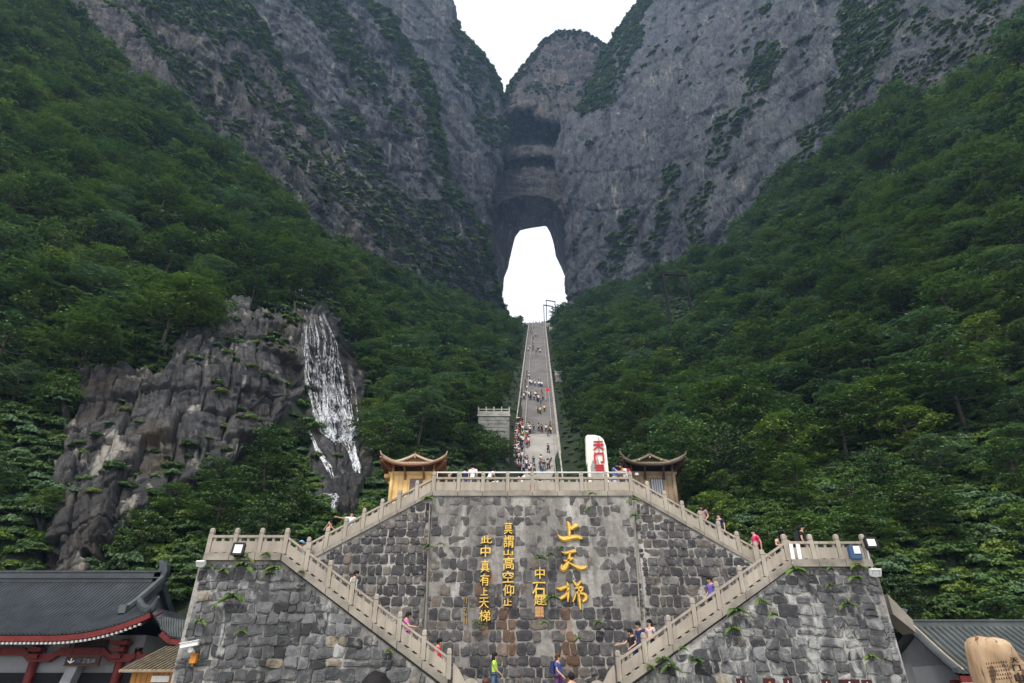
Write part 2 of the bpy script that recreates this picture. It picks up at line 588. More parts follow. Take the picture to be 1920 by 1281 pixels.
def gold():
    t = NT('gold_leaf')
    c = t.ramp(t.noise(6, 5, 0.6), [(0.3, (0.62, 0.36, 0.06)), (0.65, (0.90, 0.62, 0.16))])
    return t.fin(c, 0.32, t.bump(t.noise(18, 3), 0.15, 0.02), 0.5, 0.75)


MAT['gold'] = gold()
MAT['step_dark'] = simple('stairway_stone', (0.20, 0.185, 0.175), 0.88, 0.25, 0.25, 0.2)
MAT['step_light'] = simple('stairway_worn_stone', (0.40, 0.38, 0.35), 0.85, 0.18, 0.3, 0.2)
MAT['parapet'] = simple('parapet_stone', (0.34, 0.32, 0.29), 0.88, 0.3, 0.8, 0.2)
MAT['white_paint'] = simple('white_paint', (0.78, 0.78, 0.76), 0.4, 0.04)
MAT['steel'] = simple('steel', (0.62, 0.63, 0.64), 0.35, 0.08, 4, 0, 0.6)
MAT['dark_metal'] = simple('dark_metal', (0.012, 0.011, 0.011), 0.8, 0.2, 4, 0, 0.0, 0.1)
MAT['tile_dark'] = simple('roof_tile_dark', (0.045, 0.052, 0.060), 0.55, 0.35, 1.5, 0.2, 0, 0.4)
MAT['tile_grey'] = simple('roof_tile_grey', (0.075, 0.085, 0.085), 0.5, 0.3, 1.5, 0.2, 0, 0.4)
MAT['red_paint'] = simple('red_paint', (0.13, 0.014, 0.012), 0.55, 0.25, 3)
MAT['white_wall'] = simple('white_plaster', (0.24, 0.25, 0.27), 0.85, 0.12, 1.5, 0.1)
MAT['maroon'] = simple('maroon_paint', (0.045, 0.008, 0.008), 0.6, 0.2)
MAT['dark_in'] = simple('dark_interior', (0.012, 0.012, 0.014), 0.9, 0.2)
MAT['wood_gold'] = simple('varnished_wood', (0.66, 0.43, 0.17), 0.5, 0.18, 2.0, 0.1)
MAT['wood_orange'] = simple('orange_wood', (0.15, 0.062, 0.028), 0.5, 0.25, 2.0, 0.1)
MAT['wood_grey'] = simple('weathered_wood', (0.21, 0.155, 0.10), 0.75, 0.25, 2.0, 0.2)
MAT['wood_dark'] = simple('dark_wood', (0.035, 0.024, 0.017), 0.7, 0.3, 2.0, 0.2)
MAT['pale_tile'] = simple('pale_wood_tile', (0.42, 0.33, 0.23), 0.7, 0.25, 3.0, 0.2)
MAT['brown_tile'] = simple('brown_wood_tile', (0.19, 0.16, 0.11), 0.75, 0.3, 3.0, 0.2)
MAT['kiosk_roof'] = simple('kiosk_roof_wood', (0.13, 0.105, 0.07), 0.8, 0.45, 4.0, 0.4)
MAT['blind'] = simple('grey_blind', (0.16, 0.13, 0.12), 0.6, 0.1)
MAT['glass_pale'] = simple('window_glass', (0.20, 0.22, 0.24), 0.15, 0.1, 3, 0, 0, 0.6)
MAT['red_cloth'] = simple('red_cloth', (0.60, 0.02, 0.02), 0.8, 0.15)
MAT['black_plastic'] = simple('black_plastic', (0.015, 0.015, 0.017), 0.45, 0.1)
MAT['lamp_glass'] = simple('lamp_glass', (0.72, 0.74, 0.76), 0.15, 0.06, 8, 0, 0, 0.6)
MAT['blue_plastic'] = simple('blue_plastic', (0.035, 0.085, 0.17), 0.5, 0.1)
MAT['orange_box'] = simple('orange_enamel', (0.55, 0.22, 0.03), 0.6, 0.25, 12)
MAT['stele'] = simple('pale_stele_stone', (0.80, 0.75, 0.68), 0.8, 0.18, 1.0, 0.4)
MAT['stele_grey'] = simple('stele_face_stone', (0.36, 0.34, 0.31), 0.85, 0.2, 1.0, 0.4)
MAT['carve_red'] = simple('red_carving_paint', (0.55, 0.02, 0.03), 0.6, 0.15)
MAT['carve_dark'] = simple('dark_carving', (0.02, 0.015, 0.012), 0.8, 0.1)
MAT['paving'] = simple('paving', (0.26, 0.245, 0.22), 0.9, 0.2, 0.8, 0.2)
MAT['seal'] = simple('seal_plate', (0.45, 0.23, 0.12), 0.7, 0.3, 12, 0.5)


def boulder():
    t = NT('ochre_boulder')
    vr = t.coord()
    c = t.ramp(t.noise(1.0, 7, 0.6, t.coord((2.5, 2.5, 0.9), (0, D2R(-25), 0)), 0.8), [(0.3, (0.26, 0.165, 0.09)), (0.5, (0.42, 0.29, 0.18)), (0.72, (0.54, 0.42, 0.29))])
    v = t.noise(1.0, 6, 0.6, t.coord((5, 5, 1.3), (0, D2R(-30), 0)), 1.2)
    c = t.mix(t.ramp(v, [(0.43, 0.9), (0.50, 0.0)]), c, (0.07, 0.035, 0.02))
    return t.fin(c, 0.75, t.bump(v, 0.6, 0.06), 0.3)


MAT['boulder'] = boulder()


def water():
    t = NT('falling_water')
    c = t.ramp(t.noise(2.5, 5, 0.7), [(0.3, (0.55, 0.58, 0.62)), (0.6, (0.86, 0.88, 0.9))])
    t.fin(c, 0.6, None, 0.3)
    tr = t.n('ShaderNodeBsdfTransparent'); ms = t.n('ShaderNodeMixShader')
    a = t.ramp(t.noise(1.0, 4, .7, t.coord((7, 7, 1.2))), [(.42, .75), (.6, .1)])
    t.L(a, ms.inputs[0]); t.L(t.b.outputs[0], ms.inputs[1]); t.L(tr.outputs[0], ms.inputs[2]); t.L(ms.outputs[0], t.out.inputs[0])
    return t.m


MAT['water'] = water()


def veil():
    t = NT('water_veil')
    t.fin((.75, .78, .82), .5, None, .3)
    tr = t.n('ShaderNodeBsdfTransparent'); ms = t.n('ShaderNodeMixShader')
    a = t.ramp(t.noise(1.0, 5, .7, t.coord((4, 4, .5))), [(.4, 1.0), (.62, .55)])
    t.L(a, ms.inputs[0]); t.L(t.b.outputs[0], ms.inputs[1]); t.L(tr.outputs[0], ms.inputs[2]); t.L(ms.outputs[0], t.out.inputs[0])
    return t.m


MAT['veil'] = veil()
# ------------------------------------------------------------------ mountains
def lerp_tab(tab):
    xs = [a for a, b in tab]; ys = [b for a, b in tab]
    return lambda x: np.interp(x, xs, ys)


def grid_mesh(name, P, mat, attrs=None, smooth=False):
    r, c = P.shape[:2]
    idx = np.arange(r * c).reshape(r, c)
    F = np.stack([idx[:-1, :-1], idx[:-1, 1:], idx[1:, 1:], idx[1:, :-1]], -1).reshape(-1, 4)
    me = mesh_np(name, P.reshape(-1, 3), F, mat, None, smooth, {k: ('POINT', v) for k, v in (attrs or {}).items()})
    return link(name, me)


def grid_normals(P):
    du = np.gradient(P, axis=0); dv = np.gradient(P, axis=1)
    n = np.cross(du, dv)
    n /= np.linalg.norm(n, axis=-1, keepdims=True) + 1e-9
    s = np.sign((n * (P - np.array([0, 0, CAMZ]))).sum(-1, keepdims=True))
    return -n * s


def rot_y(P, a):
    c, s = math.cos(a), math.sin(a)
    return np.stack([P[..., 0] * c + P[..., 2] * s, P[..., 1], -P[..., 0] * s + P[..., 2] * c], -1)


def slabs(Q, su, sw, seed, amp, gap=.16):
    """Tilted joint sets: slabs of unequal length, each face leaning its own way (relief in metres)."""
    w = Q[..., 2] / sw + 0.25 * vnoise(Q / (sw * 2.5), seed); row = np.floor(w); fw = w - row
    o_ = np.zeros_like(row)
    u = Q[..., 0] / su * (0.7 + 0.8 * _h(row, o_, o_, seed + 1)) + 7 * _h(row, o_, o_ + 1, seed + 2) + 0.12 * vnoise(Q / (su * 2), seed + 5); cu = np.floor(u); fu = u - cu
    a, b, c = _h(row, cu, o_, seed + 3), _h(row, cu, o_, seed + 4), _h(row, cu, o_, seed + 6)
    e = np.minimum(np.minimum(fu, 1 - fu) * su, np.minimum(fw, 1 - fw) * sw)
    return amp * ((a - .5) * 1.2 + (b - .5) * 1.1 * (fu - .5) + (c - .5) * 1.1 * (fw - .5)) - amp * .5 * np.clip(gap - e, 0, 1) / gap


def crag(P, tilt, size, amp, seed=0, block=0.5):
    """Crag relief in metres: long dipping ribs, jointed blocks and ledges."""
    Q = rot_y(P, tilt)
    ribs = fbm(Q * np.array([1.0, 1.0, 0.22]) / (size * 2.2), 5, seed, 0.55, True)
    big = fbm(P / (size * 5), 3, seed + 40)
    Qw = Q + size * 0.05 * np.stack([fbm(P / size, 2, seed + 7), fbm(P / size, 2, seed + 8), fbm(P / size, 2, seed + 9)], -1)
    blocks = slabs(Qw, size * 0.75, size * 2.0, seed + 31, 1.5, size * .05) * 0.8
    small = slabs(rot_y(P, tilt * .6 + .25), size * .22, size * .6, seed + 37, 1.0, size * .02)
    fine = fbm(P / (size * 0.3), 3, seed + 21, 0.6)
    C1 = np.abs(fbm(Q * np.array([1.0, 1.0, 0.13]) / (size * 0.75), 3, seed + 61)); C2 = np.abs(fbm(rot_y(P, tilt + 1.2) * np.array([1.0, 1.0, 0.16]) / (size * 0.9), 3, seed + 66))
    cut = np.clip(0.035 - C1, 0, 1) / 0.035 * 0.6 + np.clip(0.025 - C2, 0, 1) / 0.025 * 0.4
    grit = fbm(P * np.array([1, 1, .6]) / (size * 0.12), 2, seed + 23)
    fine = fine * 1.5 + 0.35 * grit - cut * 1.6
    return amp * (0.9 * big + 0.5 * ribs + block * blocks + block * 0.5 * small + 0.16 * fine)


def cliff(name, rows, left, right, ctrl, side, ncol, mat, tilt, size, amp, seed, yprof=None, block=0.5):
    Yf = tps(ctrl)
    s = np.linspace(0, 1, ncol)
    py = rows[:, None] + 0 * s[None]
    L, R_ = left(rows)[:, None], right(rows)[:, None]
    px = L + (R_ - L) * s[None]
    Y = Yf(px, py)
    if side == 'R':
        Y = Y * (1 + 0.03 * np.clip((s[None] - 0.96) / 0.04, 0, 1) ** 2)
        for k, dy in ((2, 1.05), (5, 1.12), (11, 1.22), (20, 1.36)):
            px = np.hstack([px, R_ - k]); py = np.hstack([py, rows[:, None]]); Y = np.hstack([Y, Yf(R_, rows[:, None]) * dy])
    elif side == 'L':
        Y = Y * (1 + 0.03 * np.clip((0.04 - s[None]) / 0.04, 0, 1) ** 2)
        for k, dy in ((2, 1.05), (5, 1.12), (11, 1.22), (20, 1.36)):
            px = np.hstack([L + k, px]); py = np.hstack([rows[:, None], py]); Y = np.hstack([Yf(L, rows[:, None]) * dy, Y])
    if yprof is not None: Y = yprof(px, py, Y)
    P = at_np(px, py, Y)
    N = grid_normals(P)
    d = crag(P, tilt, size, amp, seed, block)
    P = P + N * d[..., None]
    P = P + 0.25 * amp * np.stack([vnoise(P / 2.5, seed + 70), vnoise(P / 2.5, seed + 71), vnoise(P / 2.5, seed + 72)], -1)
    o = grid_mesh(name, P, mat)
    tag(o, kind='structure')
    return o, P, px, py


E3 = lerp_tab([(-260, 842), (0, 850), (58, 859), (80, 880), (95, 899), (120, 915), (145, 931), (180, 944), (230, 946), (270, 949), (320, 941), (350, 931), (380, 925), (430, 913), (470, 914), (510, 921), (540, 928), (570, 937), (600, 950), (640, 985)])
E2 = lerp_tab([(-260, 560), (0, 690), (33, 727), (124, 791), (168, 811), (235, 815), (300, 828), (352, 836), (386, 870), (450, 898), (520, 923), (600, 946), (640, 955)])
E1 = lerp_tab([(-260, 270), (0, 455), (60, 490), (120, 520), (180, 552), (250, 597), (330, 645), (400, 722), (450, 792), (520, 860), (600, 935), (640, 955)])
E0 = lerp_tab([(-260, -60), (-100, 100), (0, 188), (20, 238), (77, 292), (134, 335), (200, 372), (260, 410), (330, 455), (400, 520), (460, 560)])
ER = lerp_tab([(-260, 1262), (-60, 1215), (0, 1200), (40, 1172), (80, 1147), (100, 1131), (160, 1110), (200, 1090), (230, 1054), (290, 1038), (340, 1049), (400, 1060), (440, 1060), (500, 1063), (560, 1068), (577, 1062), (590, 1047), (600, 1034), (640, 1024)])
cliffs = {}
cliffs['far_left'] = cliff('cliff_face', np.arange(-240, 640, 2.6), lambda r: E2(r) - 190 + 0 * r, E3,
    [(500, 0, 215), (760, 0, 232), (850, 0, 246), (940, 180, 264), (945, 300, 260), (915, 430, 252), (700, -150, 225), (850, -200, 250), (830, 300, 228), (600, 300, 205), (880, 500, 228), (940, 590, 238), (840, 560, 218), (750, 500, 210)],
    'R', 150, MAT['cliff_left'], D2R(38), 11.0, 2.2, 3, None, .8)
cliffs['mid_left'] = cliff('cliff_buttress', np.arange(-240, 640, 2.6), lambda r: E1(r) - 150, E2,
    [(300, -150, 158), (500, 0, 172), (700, 50, 188), (800, 200, 196), (600, 300, 168), (700, 400, 172), (835, 350, 196), (870, 480, 200), (925, 600, 218), (750, 560, 185), (400, 200, 160), (400, -200, 165)],
    'R', 165, MAT['cliff_left'], D2R(38), 9.0, 3.0, 21, None, .9)
cliffs['near_left'] = cliff('cliff_buttress.001', np.arange(-240, 620, 2.6), lambda r: E0(r) - 120, E1,
    [(150, 0, 118), (300, 100, 122), (450, 250, 129), (560, 380, 136), (600, 450, 141), (700, 510, 154), (400, 0, 142), (520, 180, 152), (640, 330, 154), (760, 440, 170), (900, 600, 210), (-50, -150, 108), (250, -200, 140), (300, 480, 118)],
    'R', 190, MAT['cliff_near'], D2R(34), 7.0, 2.9, 33, None, .9)
cliffs['slab'] = cliff('cliff_slab', np.arange(-240, 440, 2.6), lambda r: E0(r) - 330, E0,
    [(90, 0, 101), (200, 20, 106), (230, 130, 107), (330, 140, 112), (330, 215, 115), (440, 300, 128), (0, -100, 98), (150, -200, 108), (-200, -100, 90), (250, 300, 112)],
    'R', 130, MAT['cliff_near'], D2R(20), 6.0, 1.5, 51)
cliffs['right'] = cliff('cliff_face.001', np.arange(-240, 700, 2.7), ER, lambda r: 2250 + 0 * r,
    [(1215, -150, 285), (1200, 0, 268), (1130, 100, 264), (1062, 220, 258), (1040, 330, 254), (1060, 430, 251), (1066, 540, 250), (1040, 620, 252),
     (1280, 0, 232), (1400, 0, 192), (1540, 0, 152), (1700, 0, 116), (1900, 0, 88), (2200, 0, 66), (1240, 220, 216), (1370, 220, 180), (1520, 220, 146), (1690, 190, 109), (1900, 80, 85),
     (1200, 430, 222), (1340, 430, 178), (1450, 390, 159), (1500, 330, 146), (1290, 480, 198), (1150, 560, 234), (1560, 300, 135), (1600, 500, 120), (1900, 400, 90), (2200, 300, 62), (1300, -200, 250), (1700, -200, 130), (2200, -200, 75), (1150, 620, 236)],
    'L', 520, MAT['cliff_right'], D2R(-38), 11.0, 1.9, 77, None, .7)

# the peak over the arch
TC = lerp_tab([(880, 330), (925, 235), (945, 186), (960, 150), (985, 120), (1005, 94), (1020, 75), (1040, 63), (1060, 57), (1090, 62), (1110, 70), (1135, 88), (1165, 118), (1200, 150)])
BC = lerp_tab([(880, 430), (905, 418), (922, 398), (942, 384), (965, 376), (1000, 374), (1030, 377), (1046, 388), (1056, 404), (1066, 430), (1200, 450)])
YP = lerp_tab([(40, 334), (57, 330), (100, 318), (150, 308), (190, 297), (204, 288), (210, 289), (226, 305), (255, 317), (270, 312), (279, 295), (297, 290), (303, 301), (318, 300), (326, 293), (345, 291), (365, 290), (390, 289), (450, 289)])
pxs = np.linspace(882, 1198, 170)
rowsC = []
for k in (14, 9, 5, 2):
    rowsC.append((TC(pxs) + k * 1.5, 330 + {14: 95, 9: 60, 5: 32, 2: 12}[k] + 0 * pxs))
for t in np.linspace(0, 1, 150):
    pyr = TC(pxs) + (BC(pxs) - TC(pxs)) * t
    wob = 9 * vnoise(np.stack([pxs / 30, pxs * 0 + pyr / 60, pxs * 0 + 2], -1), 5) + 5 * vnoise(np.stack([pxs / 9, pxs * 0 + pyr / 20, pxs * 0 + 2], -1), 6) - 17 * ((pxs - 990) / 50.0) ** 2 * (pyr < 262)
    wob = np.clip(wob, -45, 30)
    lip = np.clip((pxs - 1040) / 50, 0, 1)
    rowsC.append((pyr, YP(pyr + wob) * (1 - lip) + (332 - 0.16 * pyr) * lip))
for k_, dy_ in ((1.0, 6), (2.0, 14), (3.0, 26)):
    rowsC.append((BC(pxs) - 4 * k_, rowsC[153][1] + dy_))
pyC = np.array([r[0] for r in rowsC]); YC = np.array([r[1] for r in rowsC]); pxC = np.broadcast_to(pxs, pyC.shape)
PC = at_np(pxC, pyC, YC)
NC = grid_normals(PC)
strata = fbm(PC * np.array([0.03, 0.03, 0.22]), 4, 91, 0.6, True)
PC = PC + NC * (crag(PC, D2R(80), 7.0, 2.3, 90) + 2.0 * strata)[..., None]
peak = tag(grid_mesh('arch_peak', PC, MAT['arch']), kind='structure')


def resample(poly, n):
    """Outline points at n even angles about the middle of the arch."""
    cx, cyy = 1003, 520
    out = []
    P = [(x - cx, y - cyy) for x, y in poly]
    for k in range(n):
        a = 2 * math.pi * k / n
        dx, dy = math.cos(a), math.sin(a)
        best = 0
        for (x0, y0), (x1, y1) in zip(P, P[1:] + P[:1]):
            den = dx * (y1 - y0) - dy * (x1 - x0)
            if abs(den) < 1e-9: continue
            t = (x0 * (y1 - y0) - y0 * (x1 - x0)) / den
            u = (x0 * dy - y0 * dx) / den
            if t > 0 and -1e-6 <= u <= 1 + 1e-6: best = max(best, t)
        out.append((cx + dx * best, cyy + dy * best))
    return out


RF = [(905, 640), (898, 560), (896, 500), (896, 440), (896, 385), (912, 350), (950, 340), (985, 342), (1010, 344), (1040, 342), (1070, 352), (1086, 400), (1088, 480), (1092, 560), (1090, 640), (1000, 660)]
HB = [(961, 609), (951, 604), (940, 581), (943, 546), (946, 520), (953, 502), (961, 465), (966, 445), (975, 433), (992, 429), (1024, 424), (1032, 438), (1038, 457), (1042, 481), (1053, 504), (1064, 532), (1065, 567), (1059, 578), (1040, 592), (1026, 625), (1000, 640), (975, 630)]
NR = 150
rf, hb = np.array(resample(RF, NR)), np.array(resample(HB, NR))
rows_t = []
for k, t in enumerate(np.linspace(0, 1.25, 40)):
    tt = min(t, 1.0)
    q = rf * (1 - tt) + hb * tt
    Yt = 292 + 34 * t + 0 * q[:, 0]
    if t > 1: q = hb + (hb - np.array([1003, 520])) * (t - 1) * 1.2
    rows_t.append(at_np(q[:, 0], q[:, 1], Yt))
PT = np.array(rows_t)
PT = np.concatenate([PT, PT[:, :1]], axis=1)
nrm = grid_normals(PT)
dd = (fbm(PT / 9.0, 4, 5) * 2.0 + crag(PT, D2R(20), 7, 0.7, 8)) * np.clip(np.abs(np.linspace(0, 1.25, 40) - 1.0) * 3, 0.12, 1)[:, None]
PT = PT + nrm * dd[..., None]
PT[:, -1] = PT[:, 0]
tag(grid_mesh('arch_tunnel', PT, MAT['arch']), kind='structure')

# ------------------------------------------------------------------ forested hillsides
BA = lerp_tab([(-500, -250), (-100, -120), (60, -22), (90, 0), (130, 25), (180, 90), (230, 130), (280, 170), (330, 213), (380, 250), (440, 303), (500, 345), (540, 385), (570, 440), (600, 465), (650, 490), (700, 512), (760, 535), (820, 560), (860, 582), (900, 594), (950, 605), (1010, 610)])
BE = lerp_tab([(1000, 612), (1030, 600), (1060, 597), (1100, 580), (1150, 560), (1230, 528), (1290, 482), (1370, 478), (1400, 432), (1450, 388), (1500, 335), (1560, 298), (1600, 235), (1700, 188), (1800, 150), (1900, 82), (1980, 0), (2100, -140), (2400, -260)])
YA = tps([(0, 1350, 37), (300, 1350, 36), (600, 1330, 36), (900, 1330, 40), (-400, 1350, 36),
          (0, 1080, 39), (0, 900, 42), (0, 600, 52), (0, 300, 67), (0, 0, 88), (0, -200, 105), (-400, 900, 34), (-400, 300, 55), (-400, -100, 82),
          (200, 1060, 40), (200, 900, 43), (200, 700, 51), (200, 450, 66), (200, 250, 86), (170, 90, 101), (90, 0, 97), (230, 132, 104), (330, 215, 113), (440, 305, 123),
          (350, 1080, 39), (330, 850, 46), (330, 600, 58), (330, 400, 83), (450, 1000, 41), (470, 800, 52), (450, 600, 63), (450, 450, 90), (540, 387, 131), (600, 467, 138),
          (600, 960, 46), (600, 850, 58), (600, 720, 68), (600, 590, 78), (620, 530, 108), (700, 513, 151),
          (700, 930, 52), (700, 850, 66), (700, 750, 82), (700, 620, 112), (820, 880, 62), (820, 800, 80), (820, 700, 106), (820, 620, 150), (820, 562, 182),
          (900, 594, 208), (950, 605, 224), (1000, 610, 234), (1000, 640, 190), (1000, 680, 156), (1000, 750, 120), (1000, 820, 98), (1000, 880, 86), (1000, 1000, 66),
          (920, 800, 88), (920, 700, 124), (700, 1100, 44), (900, 1100, 55)])
YE = tps([(1000, 612, 236), (1000, 640, 190), (1000, 680, 156), (1000, 750, 120), (1000, 820, 98), (1000, 880, 86), (1000, 1000, 66),
          (1060, 598, 243), (1150, 562, 229), (1290, 482, 193), (1450, 390, 155), (1560, 300, 131), (1700, 190, 105), (1900, 82, 81),
          (1040, 700, 145), (1080, 800, 97), (1080, 880, 78), (1125, 700, 130), (1150, 850, 78), (1200, 600, 165), (1300, 600, 132), (1300, 750, 90), (1300, 900, 56),
          (1450, 500, 118), (1450, 650, 87), (1450, 850, 58), (1450, 1000, 43), (1600, 400, 101), (1600, 600, 76), (1600, 800, 57), (1600, 1000, 43),
          (1750, 300, 86), (1750, 600, 63), (1750, 900, 46), (1750, 1120, 39), (1920, 200, 72), (1920, 500, 57), (1920, 800, 46), (1920, 1130, 38), (2300, 100, 58), (2300, 800, 40),
          (1300, 1050, 42), (1500, 1350, 37), (1920, 1350, 37), (2300, 1350, 36), (1100, 1150, 52)])
ROCK_A = [(150, 700), (200, 690), (300, 690), (330, 640), (360, 600), (440, 560), (520, 600), (560, 640), (565, 720), (500, 800), (430, 880), (350, 915), (290, 935), (180, 1062), (130, 1180), (60, 1180), (80, 1000), (100, 880), (130, 780)]
WET_A = [(555, 575), (600, 572), (650, 640), (680, 780), (700, 890), (650, 975), (590, 975), (600, 900), (560, 800), (545, 690)]
PATCH_A = [((90, 470), 22, 14), ((240, 562), 34, 20), ((180, 500), 24, 12), ((135, 450), 20, 12), ((760, 790), 26, 10), ((640, 505), 22, 14), ((360, 530), 18, 10)]
PATCH_E = [((1660, 345), 60, 20), ((1790, 690), 80, 16), ((1720, 740), 60, 14), ((1385, 882), 22, 14), ((1600, 400), 30, 12), ((1230, 800), 22, 12), ((1560, 440), 22, 10), ((1290, 855), 16, 14), ((1900, 640), 40, 10), ((1470, 850), 24, 10)]


def hillside(name, pxs, Bf, Yf, rockpoly, wetpoly, patches, seed, tilt):
    t = np.linspace(0, 1, 330) ** 1.12
    lift_ = 22 * np.clip((np.abs(pxs - 1005) - 30) / 60, 0, 1)
    top = (Bf(pxs) - lift_)[None]
    py = top + (1420 - top) * t[:, None]
    px = np.broadcast_to(pxs[None], py.shape)
    Y = Yf(px, py)
    over = np.clip((Bf(px) - py) / 22, 0, 1)
    Y = Y * (1 + 0.05 * over)
    P = at_np(px, py, Y)
    rock = np.zeros(px.shape); wet = np.zeros(px.shape)
    jx, jy = px + 16 * vnoise(np.stack([px / 30, py / 30, px * 0], -1), 1), py + 16 * vnoise(np.stack([px / 30, py / 30, px * 0 + 5], -1), 2)
    if rockpoly: rock = np.maximum(rock, in_poly(jx, jy, rockpoly).astype(float))
    if wetpoly:
        w = in_poly(jx, jy, wetpoly).astype(float); wet = w; rock = np.maximum(rock, w)
    for (cx, cyy), rx, ry in patches:
        rock = np.maximum(rock, (((jx - cx) / rx) ** 2 + ((jy - cyy) / ry) ** 2 < 1).astype(float))
    N = grid_normals(P)
    # hillside relief: gullies and spurs, real crags where the rock shows
    soft = fbm(P / 22.0, 4, seed) * 2.2 + fbm(P / 6.0, 3, seed + 5) * 0.5
    near_stair = np.exp(-((px - 1006) / 60.0) ** 2)
    soft = soft * (1 - near_stair)
    P = P + N * (soft * (1 - 0.6 * rock))[..., None]
    cr = crag(P, tilt, 3.0, 0.9, seed + 30, 0.95)
    out = in_poly(px, py, ROCK_A).astype(float) if rockpoly else 0.0
    P = P + N * ((cr + 0.6) * rock - 1.2 * out)[..., None]
    o = grid_mesh(name, P, MAT['slope'], {'rock': rock.ravel(), 'wet': wet.ravel()})
    tag(o, kind='structure')
    return o, P, px, py, rock


hillA = hillside('hillside', np.concatenate([np.linspace(-420, 0, 40)[:-1], np.linspace(0, 1012, 330)]), BA, YA, ROCK_A, WET_A, PATCH_A, 101, D2R(28))
hillE = hillside('hillside.001', np.concatenate([np.linspace(1000, 1930, 300), np.linspace(1930, 2330, 40)[1:]]), BE, YE, None, None, PATCH_E, 151, D2R(-30))

# the bare jointed outcrop: a finer skin over the same slope, its rim sunk into it
OPX, OPY = np.meshgrid(np.arange(40, 590, 1.35), np.arange(545, 1200, 1.5))
def outcrop():
    px, py = OPX, OPY
    P = at_np(px, py, YA(px, py) * 0.985)
    N = grid_normals(P)
    jx, jy = px + 14 * vnoise(np.stack([px / 24, py / 24, px * 0], -1), 1), py + 14 * vnoise(np.stack([px / 24, py / 24, px * 0 + 5], -1), 2)
    ins = in_poly(jx, jy, ROCK_A).astype(float)
    for _ in range(5):
        q = np.pad(ins, 1, mode='edge'); ins = (q[:-2, 1:-1] + q[2:, 1:-1] + q[1:-1, :-2] + q[1:-1, 2:] + 2 * q[1:-1, 1:-1]) / 6
    Q = rot_y(P, D2R(22)) + 0.10 * np.stack([fbm(P / 4, 2, 3), fbm(P / 4, 2, 4), fbm(P / 4, 2, 5)], -1)
    f1, f2, i1 = worley(Q * np.array([1, 1, .5]) / 2.6, 11, True)
    g1, g2, i2 = worley(Q * np.array([1, 1, .6]) / 1.0, 12, True)
    h1, h2, i3 = worley(Q * np.array([1, 1, .35]) / 6.0, 13, True)
    d = 1.3 * (i3 - .5) + .75 * (i1 - .5) + .22 * (i2 - .5) - .35 * np.clip(.10 - (f2 - f1), 0, 1) / .10 - .10 * np.clip(.12 - (g2 - g1), 0, 1) / .12
    d = 0.35 * d + slabs(Q, 2.6, 3.4, 31, 1.15) + slabs(rot_y(P, D2R(30)), 0.9, 1.5, 37, .32) + 0.9 * fbm(P / 9.0, 2, 44)
    d = d + 0.10 * fbm(Q * np.array([1.6, 1.6, .5]), 3, 9, .6, True) + 0.05 * fbm(P * 2.0, 3, 10)
    P = P + N * (d * ins + 0.5 * ins - 3.0 * (1 - ins))[..., None]
    r_ = np.ones(px.shape)
    tag(grid_mesh('rock_outcrop', P, MAT['slope'], {'rock': r_.ravel(), 'wet': (0.2 * r_).ravel()}), kind='structure')
    return P, ins
OUTP, OUTI = outcrop()

# flat ground below everything and the level terrace inside the arch
g = MB(); g.span(-320, 320, -60, 420, -0.3, 0.0)
tag(g.build('ground', MAT['paving']), kind='structure')


def bvh_of(o):
    me = o.data
    co = np.empty(len(me.vertices) * 3, dtype=np.float32); me.vertices.foreach_get('co', co)
    return BVHTree.FromPolygons([tuple(v) for v in co.reshape(-1, 3).tolist()], [tuple(p.vertices) for p in me.polygons], all_triangles=False)


bvhA, bvhE = bvh_of(hillA[0]), bvh_of(hillE[0])


def hit(px, py, bvh):
    u, v = px - 960.0, 640.5 - py
    d = Vector((u, FPX * CP - v * SP, FPX * SP + v * CP)).normalized()
    r = bvh.ray_cast(Vector((0, 0, CAMZ)), d)
    return r[0]
# ------------------------------------------------------------------ trees and shrubs
def leaf_cloud(C, Nrm, size, seed, asp=1.9):
    """One four-cornered leaf spray at each centre, turned about its own normal."""
    r = np.random.default_rng(seed)
    n = len(C)
    Nrm = Nrm / (np.linalg.norm(Nrm, axis=1, keepdims=True) + 1e-9)
    a = r.normal(size=(n, 3))
    T = np.cross(Nrm, a); T /= np.linalg.norm(T, axis=1, keepdims=True) + 1e-9
    B = np.cross(Nrm, T)
    s = (size * r.uniform(0.6, 1.35, n))[:, None]
    droop = Nrm * s * -0.18
    V = np.stack([C - T * s * asp * 0.5 + droop, C - B * s * 0.5, C + T * s * asp * 0.5 + droop, C + B * s * 0.5], 1).reshape(-1, 3)
    F = np.arange(4 * n).reshape(n, 4)
    return V, F


def pads_cloud(pads, per, seed, tilt=0.5):
    r = np.random.default_rng(seed)
    Cs, Ns, Ts = [], [], []
    for (c, rad, thick, out) in pads:
        m = int(per * rad * rad)
        a = r.uniform(0, 2 * math.pi, m); q = np.sqrt(r.uniform(0, 1, m))
        wob = 1 + 0.35 * np.sin(a * 3 + r.uniform(0, 6)) + 0.2 * np.sin(a * 7 + r.uniform(0, 6))
        loc = np.stack([np.cos(a) * q * rad * wob, np.sin(a) * q * rad * wob, thick * (1 - q * q) * r.uniform(-0.4, 1, m) - 0.25 * q * q * rad], 1)
        loc[:, 2] += (loc[:, :2] * np.array(out[:2])).sum(1) * 0.35
        Cs.append(loc + np.array(c))
        nn = np.stack([r.normal(0, tilt, m), r.normal(0, tilt, m), np.ones(m)], 1) + np.array(out) * 0.35
        Ns.append(nn)
        Ts.append(np.clip(r.random() ** 1.4 + r.normal(0, 0.18, m), 0, 1))  # random lightness per pad: painted contrast of bright and dim clumps
    return np.vstack(Cs), np.vstack(Ns), np.concatenate(Ts)


